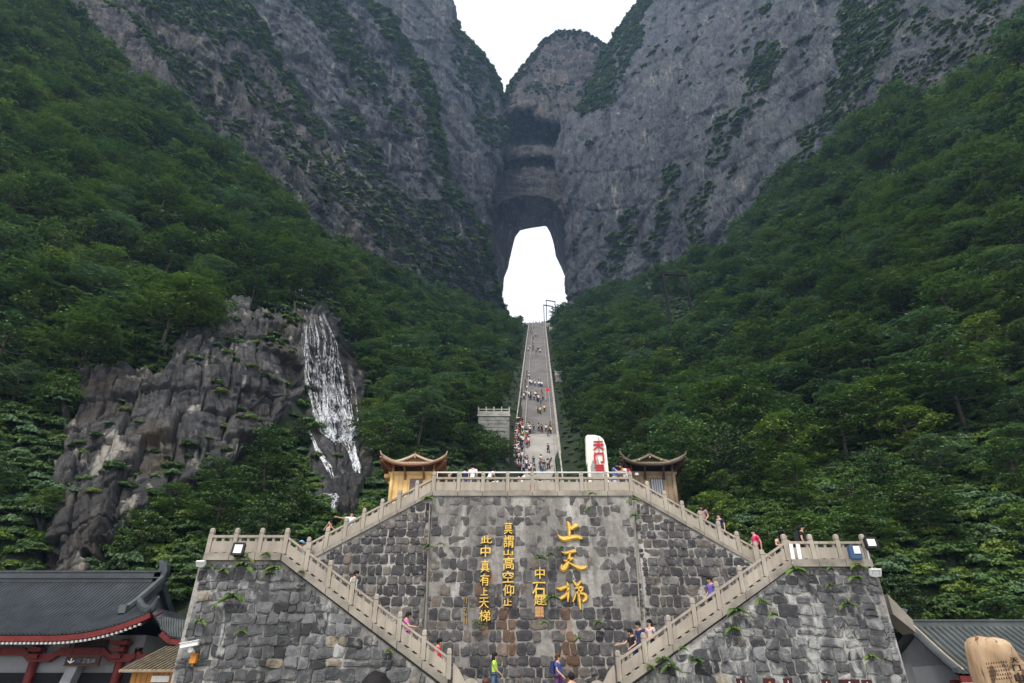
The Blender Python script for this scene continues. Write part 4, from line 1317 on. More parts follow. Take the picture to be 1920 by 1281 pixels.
class Wall:
    """A masonry wall: solid core in mortar, stones standing proud of it, each an object of its own up to the limit."""
    def __init__(s, name, label, poly, y, depth, mortar_mat, stone_mat_, rust=(), batter=0.0, nx=40, lo=None):
        s.poly, s.y, s.rust, s.mat, s.batter = poly, y, rust, stone_mat_, batter
        s.root = empty(name, (0, 0, 0))
        tag(s.root, label, 'stone wall', None)
        # core, its face cut finely enough to carry the stains
        V = [(x, y - s.lean(z), z) for x, z in poly]; n = len(V)
        V += [(x, y + depth, z) for x, z in poly]
        F = [tuple(range(n)), tuple(range(2 * n - 1, n - 1, -1))] + [(i, n + i, n + (i + 1) % n, (i + 1) % n) for i in range(n)]
        bm = bmesh.new()
        vs = [bm.verts.new(v) for v in V]
        for f in F: bm.faces.new([vs[i] for i in f])
        bmesh.ops.recalc_face_normals(bm, faces=bm.faces[:])
        zs = [p[1] for p in poly]; xs = [p[0] for p in poly]
        for k in np.arange(min(zs) + .3, max(zs), 0.45):
            bmesh.ops.bisect_plane(bm, geom=bm.verts[:] + bm.edges[:] + bm.faces[:], plane_co=(0, 0, k), plane_no=(0, 0, 1))
        for k in np.arange(min(xs) + .3, max(xs), 0.45):
            bmesh.ops.bisect_plane(bm, geom=bm.verts[:] + bm.edges[:] + bm.faces[:], plane_co=(k, 0, 0), plane_no=(1, 0, 0))
        me = bpy.data.meshes.new('mortar_face'); bm.to_mesh(me); bm.free()
        me.materials.append(mortar_mat)
        a = me.attributes.new('rust', 'FLOAT', 'POINT')
        a.data.foreach_set('value', np.array([rust_at(v.co.x, v.co.z, rust) for v in me.vertices], np.float32))
        link('mortar_face', me, s.root)
        s.stones = []

    def lean(s, z): return s.batter * max(0.0, 9.6 - z)

    def inside(s, x, z, m=0.0):
        c = False; P = s.poly; n = len(P)
        for i in range(n):
            x0, z0 = P[i]; x1, z1 = P[(i + 1) % n]
            if (z0 > z) != (z1 > z) and x < (x1 - x0) * (z - z0) / (z1 - z0) + x0: c = not c
        if not c: return False
        if m > 0:
            for i in range(n):
                x0, z0 = P[i]; x1, z1 = P[(i + 1) % n]
                L = math.hypot(x1 - x0, z1 - z0)
                if L < 1e-6: continue
                t = max(0, min(1, ((x - x0) * (x1 - x0) + (z - z0) * (z1 - z0)) / L / L))
                if math.hypot(x - x0 - t * (x1 - x0), z - z0 - t * (z1 - z0)) < m: return False
        return True

    def stone(s, quad, power, prot, tone, jit=0.03, n=12):
        """quad: four (x, z) corners; a cushion-shaped stone fitted into it."""
        (ax, az), (bx, bz), (cx, cz), (dx, dz) = quad
        pts = []
        for k in range(n):
            a = 2 * math.pi * (k + 0.5) / n
            ca, sa = math.cos(a), math.sin(a)
            u = math.copysign(abs(ca) ** power, ca); v = math.copysign(abs(sa) ** power, sa)
            u, v = (u + 1) / 2, (v + 1) / 2
            x = (ax * (1 - u) + bx * u) * (1 - v) + (dx * (1 - u) + cx * u) * v
            z = (az * (1 - u) + bz * u) * (1 - v) + (dz * (1 - u) + cz * u) * v
            pts.append((x + random.uniform(-jit, jit), z + random.uniform(-jit, jit)))
        mx = sum(p[0] for p in pts) / n; mz = sum(p[1] for p in pts) / n
        if not all(s.inside(x, z) for x, z in pts): return False
        V, F = [], []
        tx, tz = random.uniform(-.035, .035), random.uniform(-.035, .035)
        for sc, d in ((1.0, -0.02), (0.985, prot * 0.45), (0.90, prot * 0.88), (0.5, prot * 1.08)):
            for x, z in pts:
                X, Z = mx + (x - mx) * sc, mz + (z - mz) * sc
                dd = d + (0 if d < 0 else tx * (x - mx) / .3 + tz * (z - mz) / .3 + random.uniform(-.006, .006))
                V.append((X, s.y - s.lean(Z) - dd, Z))
        for r in range(3):
            for k in range(n):
                k2 = (k + 1) % n
                F.append((r * n + k, r * n + k2, (r + 1) * n + k2, (r + 1) * n + k))
        F.append(tuple(3 * n + k for k in range(n)))
        area = abs(bx - ax) * abs(dz - az)
        s.stones.append((area, V, F, tone, rust_at(mx, mz, s.rust)))
        return True

    def finish(s, limit=295):
        s.stones.sort(key=lambda t: -t[0])
        for i, (a, V, F, tone, ru) in enumerate(s.stones[:limit]):
            V = np.array(V); c = V.mean(0)
            me = mesh_np('stone', V - c, F, s.mat, None, False, {'tone': ('FACE', np.full(len(F), tone)), 'rust': ('FACE', np.full(len(F), ru))})
            link('stone', me, s.root, tuple(c))
        rest = s.stones[limit:]
        if rest:
            V, F, T, R_ = [], [], [], []
            for a, v, f, tone, ru in rest:
                b = len(V); V += v; F += [tuple(i + b for i in q) for q in f]; T += [tone] * len(f); R_ += [ru] * len(f)
            o = link('small_stones', mesh_np('small_stones', V, F, s.mat, None, False, {'tone': ('FACE', T), 'rust': ('FACE', R_)}), s.root)
            o['kind'] = 'stuff'
        print(s.root.name, len(s.stones), 'stones')


def coursed(w, x0, x1, z0, z1, rh, cw, gap, power, prot, wob=0.05, upper=None):
    z = z0
    row = 0
    while z < z1:
        h = rh * random.uniform(0.8, 1.22)
        x = x0 - random.uniform(0, cw)
        while x < x1:
            wd = cw * random.uniform(0.6, 1.45)
            if random.random() < 0.10: wd *= 1.5
            g = gap * random.uniform(0.7, 1.3)
            j = lambda: random.uniform(-wob, wob)
            q = [(x + g + j() * .4, z + g + j()), (x + wd - g + j() * .4, z + g + j()), (x + wd - g + j() * .7, z + h - g + j()), (x + g + j() * .7, z + h - g + j())]
            tone = min(1, max(0, random.gauss(0.43, 0.19)))
            if random.random() < 0.06: tone = random.uniform(0.85, 1)
            pr, p2 = prot * random.uniform(0.5, 1.25), power * random.uniform(0.8, 1.3)
            skip = False
            if upper is not None:
                f = upper((x + wd / 2), z + h / 2)
                pr *= 1 - 0.85 * f
                skip = random.random() < 0.5 * f
                tone = tone * (1 - 0.6 * f) + 0.78 * 0.6 * f
            if not skip:
                if not w.stone(q, p2, pr, tone):
                    # a course cut by the slope: two smaller stones where the big one will not fit
                    mx, mz = x + wd / 2, z + h / 2
                    for (a, b) in ((x, mx), (mx, x + wd)):
                        for (c, d) in ((z, mz), (mz, z + h)):
                            w.stone([(a + g * .7, c + g * .7), (b - g * .7, c + g * .7), (b - g * .7, d - g * .7), (a + g * .7, d - g * .7)], p2, pr, tone)
            x += wd
        z += h
        row += 1


x1050, z1050 = at(945, 1130, 27.4).x, at(945, 1130, 27.4).z
RUST = [(at(898, 1120, 27.4).x, at(918, 1120, 27.4).x, at(900, 1200, 27.4).z, at(900, 1080, 27.4).z),
        (at(938, 1120, 27.4).x, at(962, 1120, 27.4).x, at(950, 1230, 27.4).z, at(950, 1120, 27.4).z),
        (at(1052, 1120, 27.4).x, at(1075, 1120, 27.4).x, at(1060, 1290, 27.4).z, at(1060, 1145, 27.4).z)]
CTW = Wall('high_wall', 'tall central wall of dark cobbles in pale mortar carrying the gold characters', [(TOPL.x, 0), (TOPR.x, 0), (TOPR.x, ZT - .12), (TOPL.x, ZT - .12)], YB - 0.06, 2.0, MAT['mortar'], MAT['cobble'], RUST, 0.03)


def upmask(x, z):
    t = (z - 3.2) / 4.6 + 0.35 * math.sin(x * 1.7 + 2 * math.sin(z * 1.3))
    return max(0, min(1, t * 0.8))


coursed(CTW, TOPL.x + .02, TOPR.x - .02, 0.9, ZT - .2, 0.44, 0.37, 0.012, 0.42, 0.05, 0.04, upmask)
CTW.finish()
for side, (xa, xb, zb, za, k) in {'L': (ULx, TOPL.x - .03, ZL, ZT, kL), 'R': (TOPR.x + .03, URx, ZR, ZT, kR)}.items():
    if side == 'L':
        poly = [(xa - 1.5, 0), (xb, 0), (xb, ZT - .18), (xa - .02, ZL - .16), (xa - 1.5, ZL - .16)]
        lab = 'cobbled wall under the upper stair flight on the waterfall side'
    else:
        poly = [(xa, 0), (xb + 1.5, 0), (xb + 1.5, ZR - .16), (xb + .02, ZR - .16), (xa, ZT - .18)]
        lab = 'cobbled wall under the upper stair flight on the brown pavilion side'
    w = Wall('flight_wall', lab, poly, YB + 0.02, 1.8, MAT['mortar'], MAT['cobble'], (), 0.03)
    coursed(w, poly[0][0], poly[1][0], 1.6, ZT, 0.41, 0.36, 0.012, 0.44, 0.05, 0.04)
    w.finish()
for side in 'LR':
    if side == 'L':
        poly = [(TLx, 0), (footL + .2, 0), (footL + .2, ZLAND - .5), (LL1.x - .05, ZL - .27), (TLx, ZL - .27)]
        lab = 'broad grey masonry buttress under the lower flight beside the dark tiled hall'
    else:
        poly = [(footR - .2, 0), (TRx, 0), (TRx, ZR - .27), (LR1.x + .05, ZR - .27), (footR - .2, ZLAND - .5)]
        lab = 'broad grey masonry buttress under the lower flight beside the small tiled house'
    w = Wall('front_buttress', lab, poly, YF, 3.3, MAT['mortar_front'], MAT['cobble_front'], (), 0.0)
    coursed(w, poly[0][0], poly[1][0], 0.05, ZL, 0.36, 0.43, 0.004, 0.30, 0.06, 0.09)
    w.finish()

# cores behind the faces, plaza and stairs
core = MB()
core.span(-6.8, 9.15, 32.2, 57.6, 0.0, ZT - .02)
core.span(-4.3, 6.2, 29.69, 32.21, 0.0, ZT - .022)
core.span(TOPL.x - .5, TOPR.x + .5, YB + 1.9, 29.7, 0, ZT - .021)
tag(core.build('plaza', MAT['paving']), kind='structure')
lm = MB()
lm.span(footL - .6, footR + .6, 24.1, 27.3, 0, ZLAND)
for i in range(7): lm.span(footL + .3, footR - .3, 24.1 - .32 * (i + 1), 24.11 - .32 * i, 0, ZLAND - .17 * (i + 1))
tag(lm.build('landing', MAT['paving']), kind='structure')


def stairs(name, x0, z0, x1, z1, y0, y1):
    n = max(2, int(abs(z1 - z0) / 0.16))
    mb = MB()
    for i in range(n):
        a, b = x0 + (x1 - x0) * i / n, x0 + (x1 - x0) * (i + 1) / n
        mb.span(min(a, b), max(a, b), y0, y1, 0.0, z0 + (z1 - z0) * (i + 1) / n)
    tag(mb.build(name, MAT['paving']), kind='structure')


stairs('stair_flight', footL, ZLAND, LL1.x, ZL, YF + .25, YB - .15)
stairs('stair_flight', footR, ZLAND, LR1.x, ZR, YF + .25, YB - .15)
stairs('stair_flight', ULx, ZL, TOPL.x, ZT, YB + 1.82, YB + 4.2)
stairs('stair_flight', URx, ZR, TOPR.x, ZT, YB + 1.82, YB + 4.2)
tb = MB(); tb.span(TLx + .1, LL1.x, YF + .2, YB + 4.2, 0.0, ZL - .02); tb.span(LL1.x, ULx + .1, YB - .2, YB + 4.2, 0, ZL - .03)
tag(tb.build('terrace', MAT['paving']), kind='structure')
tb = MB(); tb.span(LR1.x, TRx - .1, YF + .2, YB + 4.2, 0.0, ZR - .02); tb.span(URx - .1, LR1.x, YB - .2, YB + 4.2, 0, ZR - .03)
tag(tb.build('terrace', MAT['paving']), kind='structure')


# ------------------------------------------------------------------ balustrades
def post_mesh():
    mb = MB()
    mb.box((0, 0, .50), (.20, .20, 1.0), 0)
    mb.box((0, 0, 1.02), (.155, .155, .05), 0)
    mb.box((0, 0, 1.14), (.195, .195, .19), 0, None, 0.92)
    mb.box((0, 0, 1.26), (.17, .17, .06), 0, None, 0.6)
    me = mb.mesh('post', MAT['tan'])
    return me


POST = post_mesh()


def balustrade(label, a, b, bays, end_posts=(True, True), kerb_h=0.17, kerb_d=0.46, scale=1.0, sub=None, post_list=None):
    """Stone balustrade from a to b (points at the top of the kerb)."""
    a, b = Vector(a), Vector(b)
    root = tag(empty('balustrade', tuple(a)), label, 'balustrade')
    d = b - a
    k = MB()
    # bevelled kerb slabs, one per bay, with a second thin course below
    L = Vector((d.x, d.y, 0)).length
    ux = Vector((d.x, d.y, 0)) / L
    nrm = Vector((ux.y, -ux.x, 0))
    slope = d.z / L
    km, pm, rm = {}, {}, {}
    step = L / bays
    def slab(w0, w1, zlo, zhi, th, zb=0.0):
        mb = MB(); vs = []
        for t, zz in ((w0, zlo), (w1, zlo), (w1, zhi), (w0, zhi)):
            for sgn in (-1, 1):
                p = ux * t + nrm * (sgn * th / 2); vs.append((p.x, p.y, t * slope + zz))
        mb.add(vs, [(0, 2, 4, 6), (7, 5, 3, 1), (0, 1, 3, 2), (2, 3, 5, 4), (4, 5, 7, 6), (6, 7, 1, 0)])
        return mb
    kerb = slab(0.01, step - .01, -kerb_h, 0.0, kerb_d).mesh('kerb_slab', MAT['kerb'])
    panel = slab(.10, step - .10, .07, .47, .11).mesh('panel', MAT['tan'])
    rail = slab(.09, step - .09, .60, .69, .16).mesh('handrail', MAT['tan'])
    blk = MB()
    for t in (0.18, 0.5, 0.82):
        p = ux * step * t
        zz = step * t * slope
        blk.box((p.x, p.y, zz + .03), (.2, .10, .10)); blk.box((p.x, p.y, zz + .535), (.09, .08, .14), 0, None, 1.2)
    blkm = blk.mesh('spacer_block', MAT['tan'])
    for i in range(bays):
        p = d * (i / bays)
        link('kerb_slab', kerb, root, tuple(p))
        link('panel', panel, root, tuple(p))
        link('handrail', rail, root, tuple(p))
        link('spacer_blocks', blkm, root, tuple(p))['kind'] = 'stuff'
    for i in range(bays + 1):
        if (i == 0 and not end_posts[0]) or (i == bays and not end_posts[1]): continue
        o = link('post', POST, root, tuple(d * (i / bays)))
        o.scale = (scale * .82, scale * .82, scale * .75)
        o.rotation_euler = (random.uniform(-.008, .008), random.uniform(-.008, .008), math.atan2(ux.y, ux.x) + random.uniform(-.02, .02))
    return root


yU = YB + .12
top_rail = balustrade('level balustrade along the plaza edge over the gold characters', (TOPL.x, yU, ZT), (TOPR.x, yU, ZT), 8, kerb_h=.22, kerb_d=.5)
balustrade('sloping balustrade of the upper flight on the waterfall side', (ULx, yU, ZL), (TOPL.x, yU, ZT), 8, (True, False))
balustrade('sloping balustrade of the upper flight on the brown pavilion side', (URx, yU, ZR), (TOPR.x, yU, ZT), 8, (True, False))
yF = YF + .14
balustrade('sloping balustrade of the lower flight on the dark tiled hall side', (LL1.x, yF, ZL), (LL0.x, yF, LL0.z), 7, (False, True), kerb_h=.26)
balustrade('sloping balustrade of the lower flight on the small tiled house side', (LR1.x, yF, ZR), (LR0.x, yF, LR0.z), 7, (False, True), kerb_h=.26)
balustrade('level balustrade with a black floodlight, on the terrace near the dark tiled hall', (TLx + .15, yF, ZL), (LL1.x, yF, ZL), 3, kerb_h=.26, kerb_d=.6)
balustrade('level balustrade with the blue box, on the terrace near the small tiled house', (LR1.x, yF, ZR), (TRx - .15, yF, ZR), 3, kerb_h=.26, kerb_d=.6)
balustrade('rear balustrade of the terrace near the dark tiled hall', (TLx + .2, YB + 2.3, ZL - .25), (LL1.x - .3, YB + 2.3, ZL - .25), 2)
balustrade('rear balustrade of the terrace near the small tiled house', (LR1.x + .6, YB + 2.3, ZR - .25), (TRx - .2, YB + 2.3, ZR - .25), 2)
for (x, z, ps, lab) in ((LL0.x, LL0.z, 1, 'round drum stone at the foot of the flight near the large dark-haired head'), (LR0.x, LR0.z, -1, 'round drum stone at the foot of the flight beside the boy in the black T-shirt')):
    dr = tag(empty('drum_stone', (x + ps * .16, yF, z - .25)), lab, 'drum stone')
    m = MB()
    m.prism([(0, -.9), (ps * .85, -.9), (ps * .85, -.35), (ps * .5, .05), (ps * .2, .55), (0, .75)], -.12, .12)
    m.build('wing_stone', MAT['tan'], dr)
    m = MB(); n = 20
    m.prism([(ps * .62 + .27 * math.cos(2 * math.pi * k / n), .02 + .27 * math.sin(2 * math.pi * k / n)) for k in range(n)], -.17, .17)
    m.prism([(ps * .62 + .17 * math.cos(2 * math.pi * k / n), .02 + .17 * math.sin(2 * math.pi * k / n)) for k in range(n)], -.2, .2)
    m.build('drum', MAT['tan'], dr)
# stone wing closing the foot of the upper flights
for (x, z, sgn, lab) in ((ULx + 1.0, ZL + .5, -1, 'sloping end stone at the foot of the upper flight, waterfall side'), (URx - 1.0, ZR + .5, 1, 'sloping end stone at the foot of the upper flight, brown pavilion side')):
    m = MB(); m.prism([(0, -.6), (sgn * 1.0, -.6), (sgn * 1.0, .2), (sgn * .5, .55), (sgn * .15, .95), (0, 1.0)], -.09, .09)
    tag(m.build('end_stone', MAT['tan'], None, (x + sgn * .0, yU - .3, z - .4)), lab, 'end stone')
# white steel rail on top of the plaza balustrade
r = tag(empty('safety_rail', (0, yU, ZT)), 'white steel pipe rail fixed on top of the plaza balustrade', 'handrail')
m = MB(); m.tube([(TOPL.x + .1, 0, .93), (TOPR.x - .1, 0, .93)], .035, 8)
m.build('pipe', MAT['white_paint'], r, smooth=True)
for i in range(9):
    m = MB(); m.tube([(0, 0, .7), (0, 0, .93)], .02, 6)
    m.build('bracket', MAT['white_paint'], r, (TOPL.x + .13 + (TOPR.x - TOPL.x - .26) * i / 8, 0.0, 0))

# ------------------------------------------------------------------ gold writing
def brush(strokes, w, h, base, prot):
    """strokes: list of [(x, y, width), ...] in a unit box (y up) scaled to w x h; raised rounded strokes."""
    mb = MB()
    for st in strokes:
        P = [Vector((x * w, -prot * .5, y * h)) for x, y, q in st]; W = [q * w for x, y, q in st]
        # smooth the polyline
        for _ in range(2):
            P2, W2 = [P[0]], [W[0]]
            for i in range(len(P) - 1):
                P2 += [P[i] * .75 + P[i + 1] * .25, P[i] * .25 + P[i + 1] * .75]; W2 += [W[i] * .75 + W[i + 1] * .25, W[i] * .25 + W[i + 1] * .75]
            P2.append(P[-1]); W2.append(W[-1]); P, W = P2, W2
        n = len(P); b = len(mb.v)
        prof = [(-1, prot), (-.8, .2 * prot), (-.35, -.35 * prot), (.35, -.35 * prot), (.8, .2 * prot), (1, prot)]
        for i in range(n):
            d = P[min(i + 1, n - 1)] - P[max(i - 1, 0)]
            d = d.normalized() if d.length > 1e-6 else Vector((1, 0, 0))
            s_ = Vector((-d.z, 0, d.x))
            for u, y in prof:
                q = P[i] + s_ * (u * W[i] / 2); mb.v.append((q.x, y, q.z))
        m = len(prof)
        for i in range(n - 1):
            for k in range(m - 1):
                mb.f.append((b + i * m + k, b + i * m + k + 1, b + (i + 1) * m + k + 1, b + (i + 1) * m + k)); mb.m.append(0)
        for e in (0, n - 1):
            mb.f.append(tuple(b + e * m + k for k in range(m))); mb.m.append(0)
    return mb


# brush strokes drawn from the wall: the three large characters
SHANG = [[(.40, .98, .05), (.47, .88, .15), (.49, .60, .12), (.48, .38, .12), (.48, .30, .10)],
         [(.50, .62, .06), (.66, .72, .16), (.80, .80, .17), (.84, .78, .06)],
         [(.02, .36, .05), (.12, .22, .14), (.26, .14, .17), (.55, .24, .15), (.80, .28, .15), (.94, .20, .12), (.96, .15, .05)]]
TIAN = [[(.10, .92, .04), (.22, .86, .10), (.45, .92, .11), (.62, .97, .12), (.60, .90, .06)],
        [(.42, .90, .10), (.38, .70, .11), (.32, .48, .14), (.26, .30, .17), (.14, .18, .18), (.06, .26, .12), (.10, .40, .04)],
        [(.15, .58, .04), (.28, .52, .10), (.42, .62, .10), (.52, .66, .10)],
        [(.36, .46, .05), (.55, .34, .11), (.75, .24, .15), (.92, .26, .13), (.99, .32, .06)]]
TI = [[(.00, .74, .04), (.10, .70, .10), (.28, .76, .10), (.44, .80, .06)],
      [(.36, .94, .05), (.40, .80, .11), (.38, .50, .11), (.36, .26, .05)],
      [(.40, .66, .06), (.28, .46, .10), (.14, .38, .13), (.10, .42, .04)],
      [(.56, .98, .04), (.64, .88, .09), (.66, .82, .05)],
      [(.82, 1.0, .04), (.76, .90, .10), (.66, .78, .05)],
      [(.60, .72, .05), (.78, .76, .09), (.88, .76, .08), (.84, .64, .08), (.68, .58, .08), (.62, .54, .07), (.84, .56, .08), (.96, .50, .11), (.96, .36, .13), (.84, .28, .08)],
      [(.74, .76, .05), (.73, .40, .11), (.75, .14, .10), (.76, .00, .04)],
      [(.62, .54, .06), (.60, .42, .07), (.52, .26, .06)]]


def wall_pt(px, py, off=0.10):
    p = at(px, py, 27.4)
    z = p.z; y = YB - 0.06 - 0.03 * max(0, 9.6 - z) - off
    p = at(px, py, y)
    return p


title = tag(empty('gold_inscription', tuple(wall_pt(1070, 1060))), 'three large gold brush characters reading 上天梯', 'inscription')
for st, (x0, x1, y0, y1) in ((SHANG, (1045, 1091, 978, 1018)), (TIAN, (1049, 1098, 1032, 1077)), (TI, (1044, 1099, 1089, 1144))):
    A, B = wall_pt(x0, y1, .02), wall_pt(x1, y0, .02)
    o = brush([[(x, y, q * 1.45) for x, y, q in s_] for s_ in st], B.x - A.x, B.z - A.z, 0, .10).build('character', MAT['gold'], title, tuple(Vector((A.x, A.y - .06, A.z)) - title.location), smooth=False)


def font_char(ch, w, h, depth, bold, mat, shear=0.0, rotx=math.pi / 2):
    cu = bpy.data.curves.new('character', 'FONT')
    cu.body = ch; cu.size = 1.0; cu.extrude = depth; cu.offset = bold; cu.bevel_depth = .004; cu.shear = shear
    cu.resolution_u = 2
    o = bpy.data.objects.new('tmp', cu); COL.objects.link(o)
    bpy.context.view_layer.update()
    me = bpy.data.meshes.new_from_object(o.evaluated_get(bpy.context.evaluated_depsgraph_get()))
    bpy.data.objects.remove(o)
    n = len(me.vertices)
    co = np.empty(n * 3, np.float32); me.vertices.foreach_get('co', co); co = co.reshape(-1, 3)
    lo, hi = co.min(0), co.max(0)
    q = np.empty_like(co)
    q[:, 0] = (co[:, 0] - lo[0]) / max(1e-6, hi[0] - lo[0]) * w
    q[:, 2] = (co[:, 1] - lo[1]) / max(1e-6, hi[1] - lo[1]) * h
    q[:, 1] = -co[:, 2]
    # the hand of the brush: each character leans and swells a little
    q[:, 2] += 0.07 * h * (q[:, 0] / w - .5) + 0.03 * h * np.sin(q[:, 0] / w * 5)
    me.vertices.foreach_set('co', q.ravel())
    me.materials.clear(); me.materials.append(mat)
    me.update()
    return me


def column(label, chars, boxes, cat='inscription', mat=None):
    x0, x1, y0, y1 = boxes[0]
    root = tag(empty('gold_inscription', tuple(wall_pt(x0, y0))), label, cat)
    for ch, (x0, x1, y0, y1) in zip(chars, boxes):
        A, B = wall_pt(x0, y1, .02), wall_pt(x1, y0, .02)
        me = font_char(ch, B.x - A.x, B.z - A.z, .035, .006, mat or MAT['gold'])
        link('character', me, root, tuple(Vector((A.x, A.y - .07, A.z)) - root.location))
    return root


column('upper of the two gold columns, seven characters reading 莫謂山高空仰止', '莫謂山高空仰止', [(945, 961, 981, 1002), (944, 963, 1005, 1028), (944, 962, 1032, 1042), (943, 964, 1045, 1069), (942, 963, 1072, 1093), (943, 964, 1097, 1118), (943, 960, 1123, 1136)])
column('lower gold column with rust below it, reading 此中真有上天梯', '此中真有上天梯', [(901, 923, 1006, 1020), (901, 920, 1024, 1046), (901, 918, 1051, 1074), (900, 918, 1077, 1099), (901, 915, 1103, 1117), (898, 917, 1121, 1141), (898, 920, 1145, 1166)])
column('gold signature of three small characters beside the large title', '中石題', [(1003, 1021, 1065, 1087), (998, 1022, 1092, 1122), (1001, 1025, 1116, 1136)])
A, B = wall_pt(1003, 1158, .02), wall_pt(1019, 1138, .02)
seal = tag(empty('seal_plate', (A.x, A.y - .05, A.z)), 'small reddish square seal plate under the gold signature', 'seal')
m = MB(); m.span(0, B.x - A.x, -.03, .04, 0, B.z - A.z); m.build('plate', MAT['seal'], seal)
m = MB(); w_, h_ = B.x - A.x, B.z - A.z
for i in range(3):
    for j in range(3):
        m.span(w_ * (.14 + .27 * i), w_ * (.30 + .27 * i), -.045, -.03, h_ * (.12 + .3 * j), h_ * (.16 + .3 * j))
    m.span(w_ * (.2 + .27 * i), w_ * (.23 + .27 * i), -.046, -.031, h_ * .1, h_ * .9)
m.build('seal_carving', MAT['gold'], seal)
small = tag(empty('gold_inscription', tuple(wall_pt(872, 1130))), 'faint tiny gold date strokes at the lower end of the writing', 'inscription')
DATE = [[[(.3, .9, .10), (.2, .1, .12)], [(.7, 1, .12), (.75, 0, .2)]],
        [[(.1, .7, .14), (.5, .9, .16), (.9, .7, .12)], [(.5, .9, .14), (.3, .1, .14)], [(.4, .5, .12), (.9, 0, .14)]],
        [[(.2, .9, .14), (.5, .5, .16), (.2, .1, .12)], [(.8, .9, .12), (.6, .1, .16)]],
        [[(.25, 1, .16), (.2, 0, .2)], [(.75, 1, .16), (.7, 0, .2)]]]
for st, (y0, y1) in zip(DATE, ((1120, 1132), (1138, 1147), (1149, 1157), (1159, 1170))):
    A, B = wall_pt(869, y1, .02), wall_pt(877, y0, .02)
    brush(st, B.x - A.x, B.z - A.z, 0, .05).build('character', MAT['gold'], small, tuple(Vector((A.x, A.y - .05, A.z)) - small.location))
# ------------------------------------------------------------------ the long stairway
SZ = lambda Y: 28.4 + 0.776 * (Y - 82.0)
Y0S = 82.0 + (ZT - 28.4) / 0.776
Y1S = 230.0
HW = 3.45
AX = Vector((0.0522, 1.0, 0)).normalized()
SX = Vector((AX.y, -AX.x, 0))


def stair_Y(py):
    v = 640.5 - py
    k = (FPX * SP + v * CP) / (FPX * CP - v * SP)      # (Z - CAMZ) / Y along this pixel row
    return (SZ(0) - CAMZ) / (k - 0.776)


LANDS = [(100.5, 2.2), (116.0, 1.6), (127.0, 1.6), (150, 1.4), (180, 1.4), (205, 1.4)]


def stairway():
    # two meshes: the worn pale lower run and the darker upper run; each step is real
    Yl = stair_Y(816)
    runs = {'light': ([], []), 'dark': ([], [])}
    y = Y0S; z = ZT - .02
    rise = 0.17
    while y < Y1S:
        slope = 0.776
        tread = rise / slope
        for ly, ln in LANDS:
            if y <= ly < y + tread:
                tread = tread + ln * 0.35
        z2 = SZ(y + tread)
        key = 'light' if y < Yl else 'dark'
        V, F = runs[key]
        b = len(V)
        for yy, zz in ((y, z), (y, z2), (y + tread, z2)):
            c = Vector((STX(yy), yy, zz))
            for sgn in (-1, 1):
                p = c + SX * (sgn * (HW - .15)); V.append((p.x, p.y, p.z))
        F += [(b, b + 1, b + 3, b + 2), (b + 2, b + 3, b + 5, b + 4)]
        y += tread; z = z2
    for key, (V, F) in runs.items():
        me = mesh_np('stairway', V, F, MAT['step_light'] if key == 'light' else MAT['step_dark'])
        tag(link('long_stairway', me), kind='structure')
    # solid sides and slab
    m = MB()
    def sec(Y, s): return Vector((STX(Y), Y, SZ(Y))) + SX * s
    for s0, s1 in ((-HW - .25, -HW + .15), (HW - .15, HW + .25)):
        A = [sec(Y0S, s0), sec(Y0S, s1), sec(Y1S, s1), sec(Y1S, s0)]
        lo = [p + Vector((0, 0, -7)) for p in A]; hi = [p + Vector((0, 0, .55)) for p in A]
        m.add(lo + hi, [(3, 2, 1, 0), (4, 5, 6, 7), (0, 1, 5, 4), (1, 2, 6, 5), (2, 3, 7, 6), (3, 0, 4, 7)])
    A = [sec(Y0S, -HW), sec(Y0S, HW), sec(Y1S, HW), sec(Y1S, -HW)]
    lo = [p + Vector((0, 0, -7)) for p in A]; hi = [p + Vector((0, 0, -.45)) for p in A]
    m.add(lo + hi, [(3, 2, 1, 0), (4, 5, 6, 7), (0, 1, 5, 4), (1, 2, 6, 5), (2, 3, 7, 6), (3, 0, 4, 7)])
    tag(m.build('stairway_base', MAT['parapet']), kind='structure')
    return sec


MAT['rail_grey'] = simple('worn_grey_rail', (0.36, 0.35, 0.33), 0.6, 0.2)
SEC = stairway()
for off, lab, solid in ((-HW, 'outer stone balustrade of the long stairway on the block tower side', 1), (HW, 'outer stone balustrade of the long stairway on the stele side', 1),
                        (-HW + 1.55, 'slim dividing handrail that separates the crowded lane of the long stairway', 0), (HW - .85, 'slim dividing handrail along the stele side of the long stairway', 0)):
    root = tag(empty('stair_balustrade', tuple(SEC(Y0S, off))), lab, 'balustrade')
    o0 = root.location
    m = MB()
    up = 1.05 if solid else .95
    m.bar(SEC(Y0S, off) + Vector((0, 0, up)) - o0, SEC(Y1S, off) + Vector((0, 0, up)) - o0, .16 if solid else .07, .14 if solid else .06)
    m.build('handrail', MAT['parapet'] if solid else MAT['rail_grey'], root)
    if solid:
        m = MB(); m.bar(SEC(Y0S, off) + Vector((0, 0, .66)) - o0, SEC(Y1S, off) + Vector((0, 0, .66)) - o0, .12, .34); m.build('panel_band', MAT['parapet'], root)
    pm = MB(); pm.box((0, 0, .6), (.2, .2, 1.25) if solid else (.06, .06, 1.2)); pme = pm.mesh('post', MAT['parapet'] if solid else MAT['rail_grey'])
    Y = Y0S + .5
    while Y < Y1S:
        link('post', pme, root, tuple(SEC(Y, off) - o0)); Y += 2.0 if Y < 130 else 4.0
# platform inside the arch
m = MB(); zt = SZ(Y1S) + .02
m.span(-14, 34, Y1S - .1, 330, zt - 6, zt); tag(m.build('arch_platform', MAT['paving']), kind='structure')

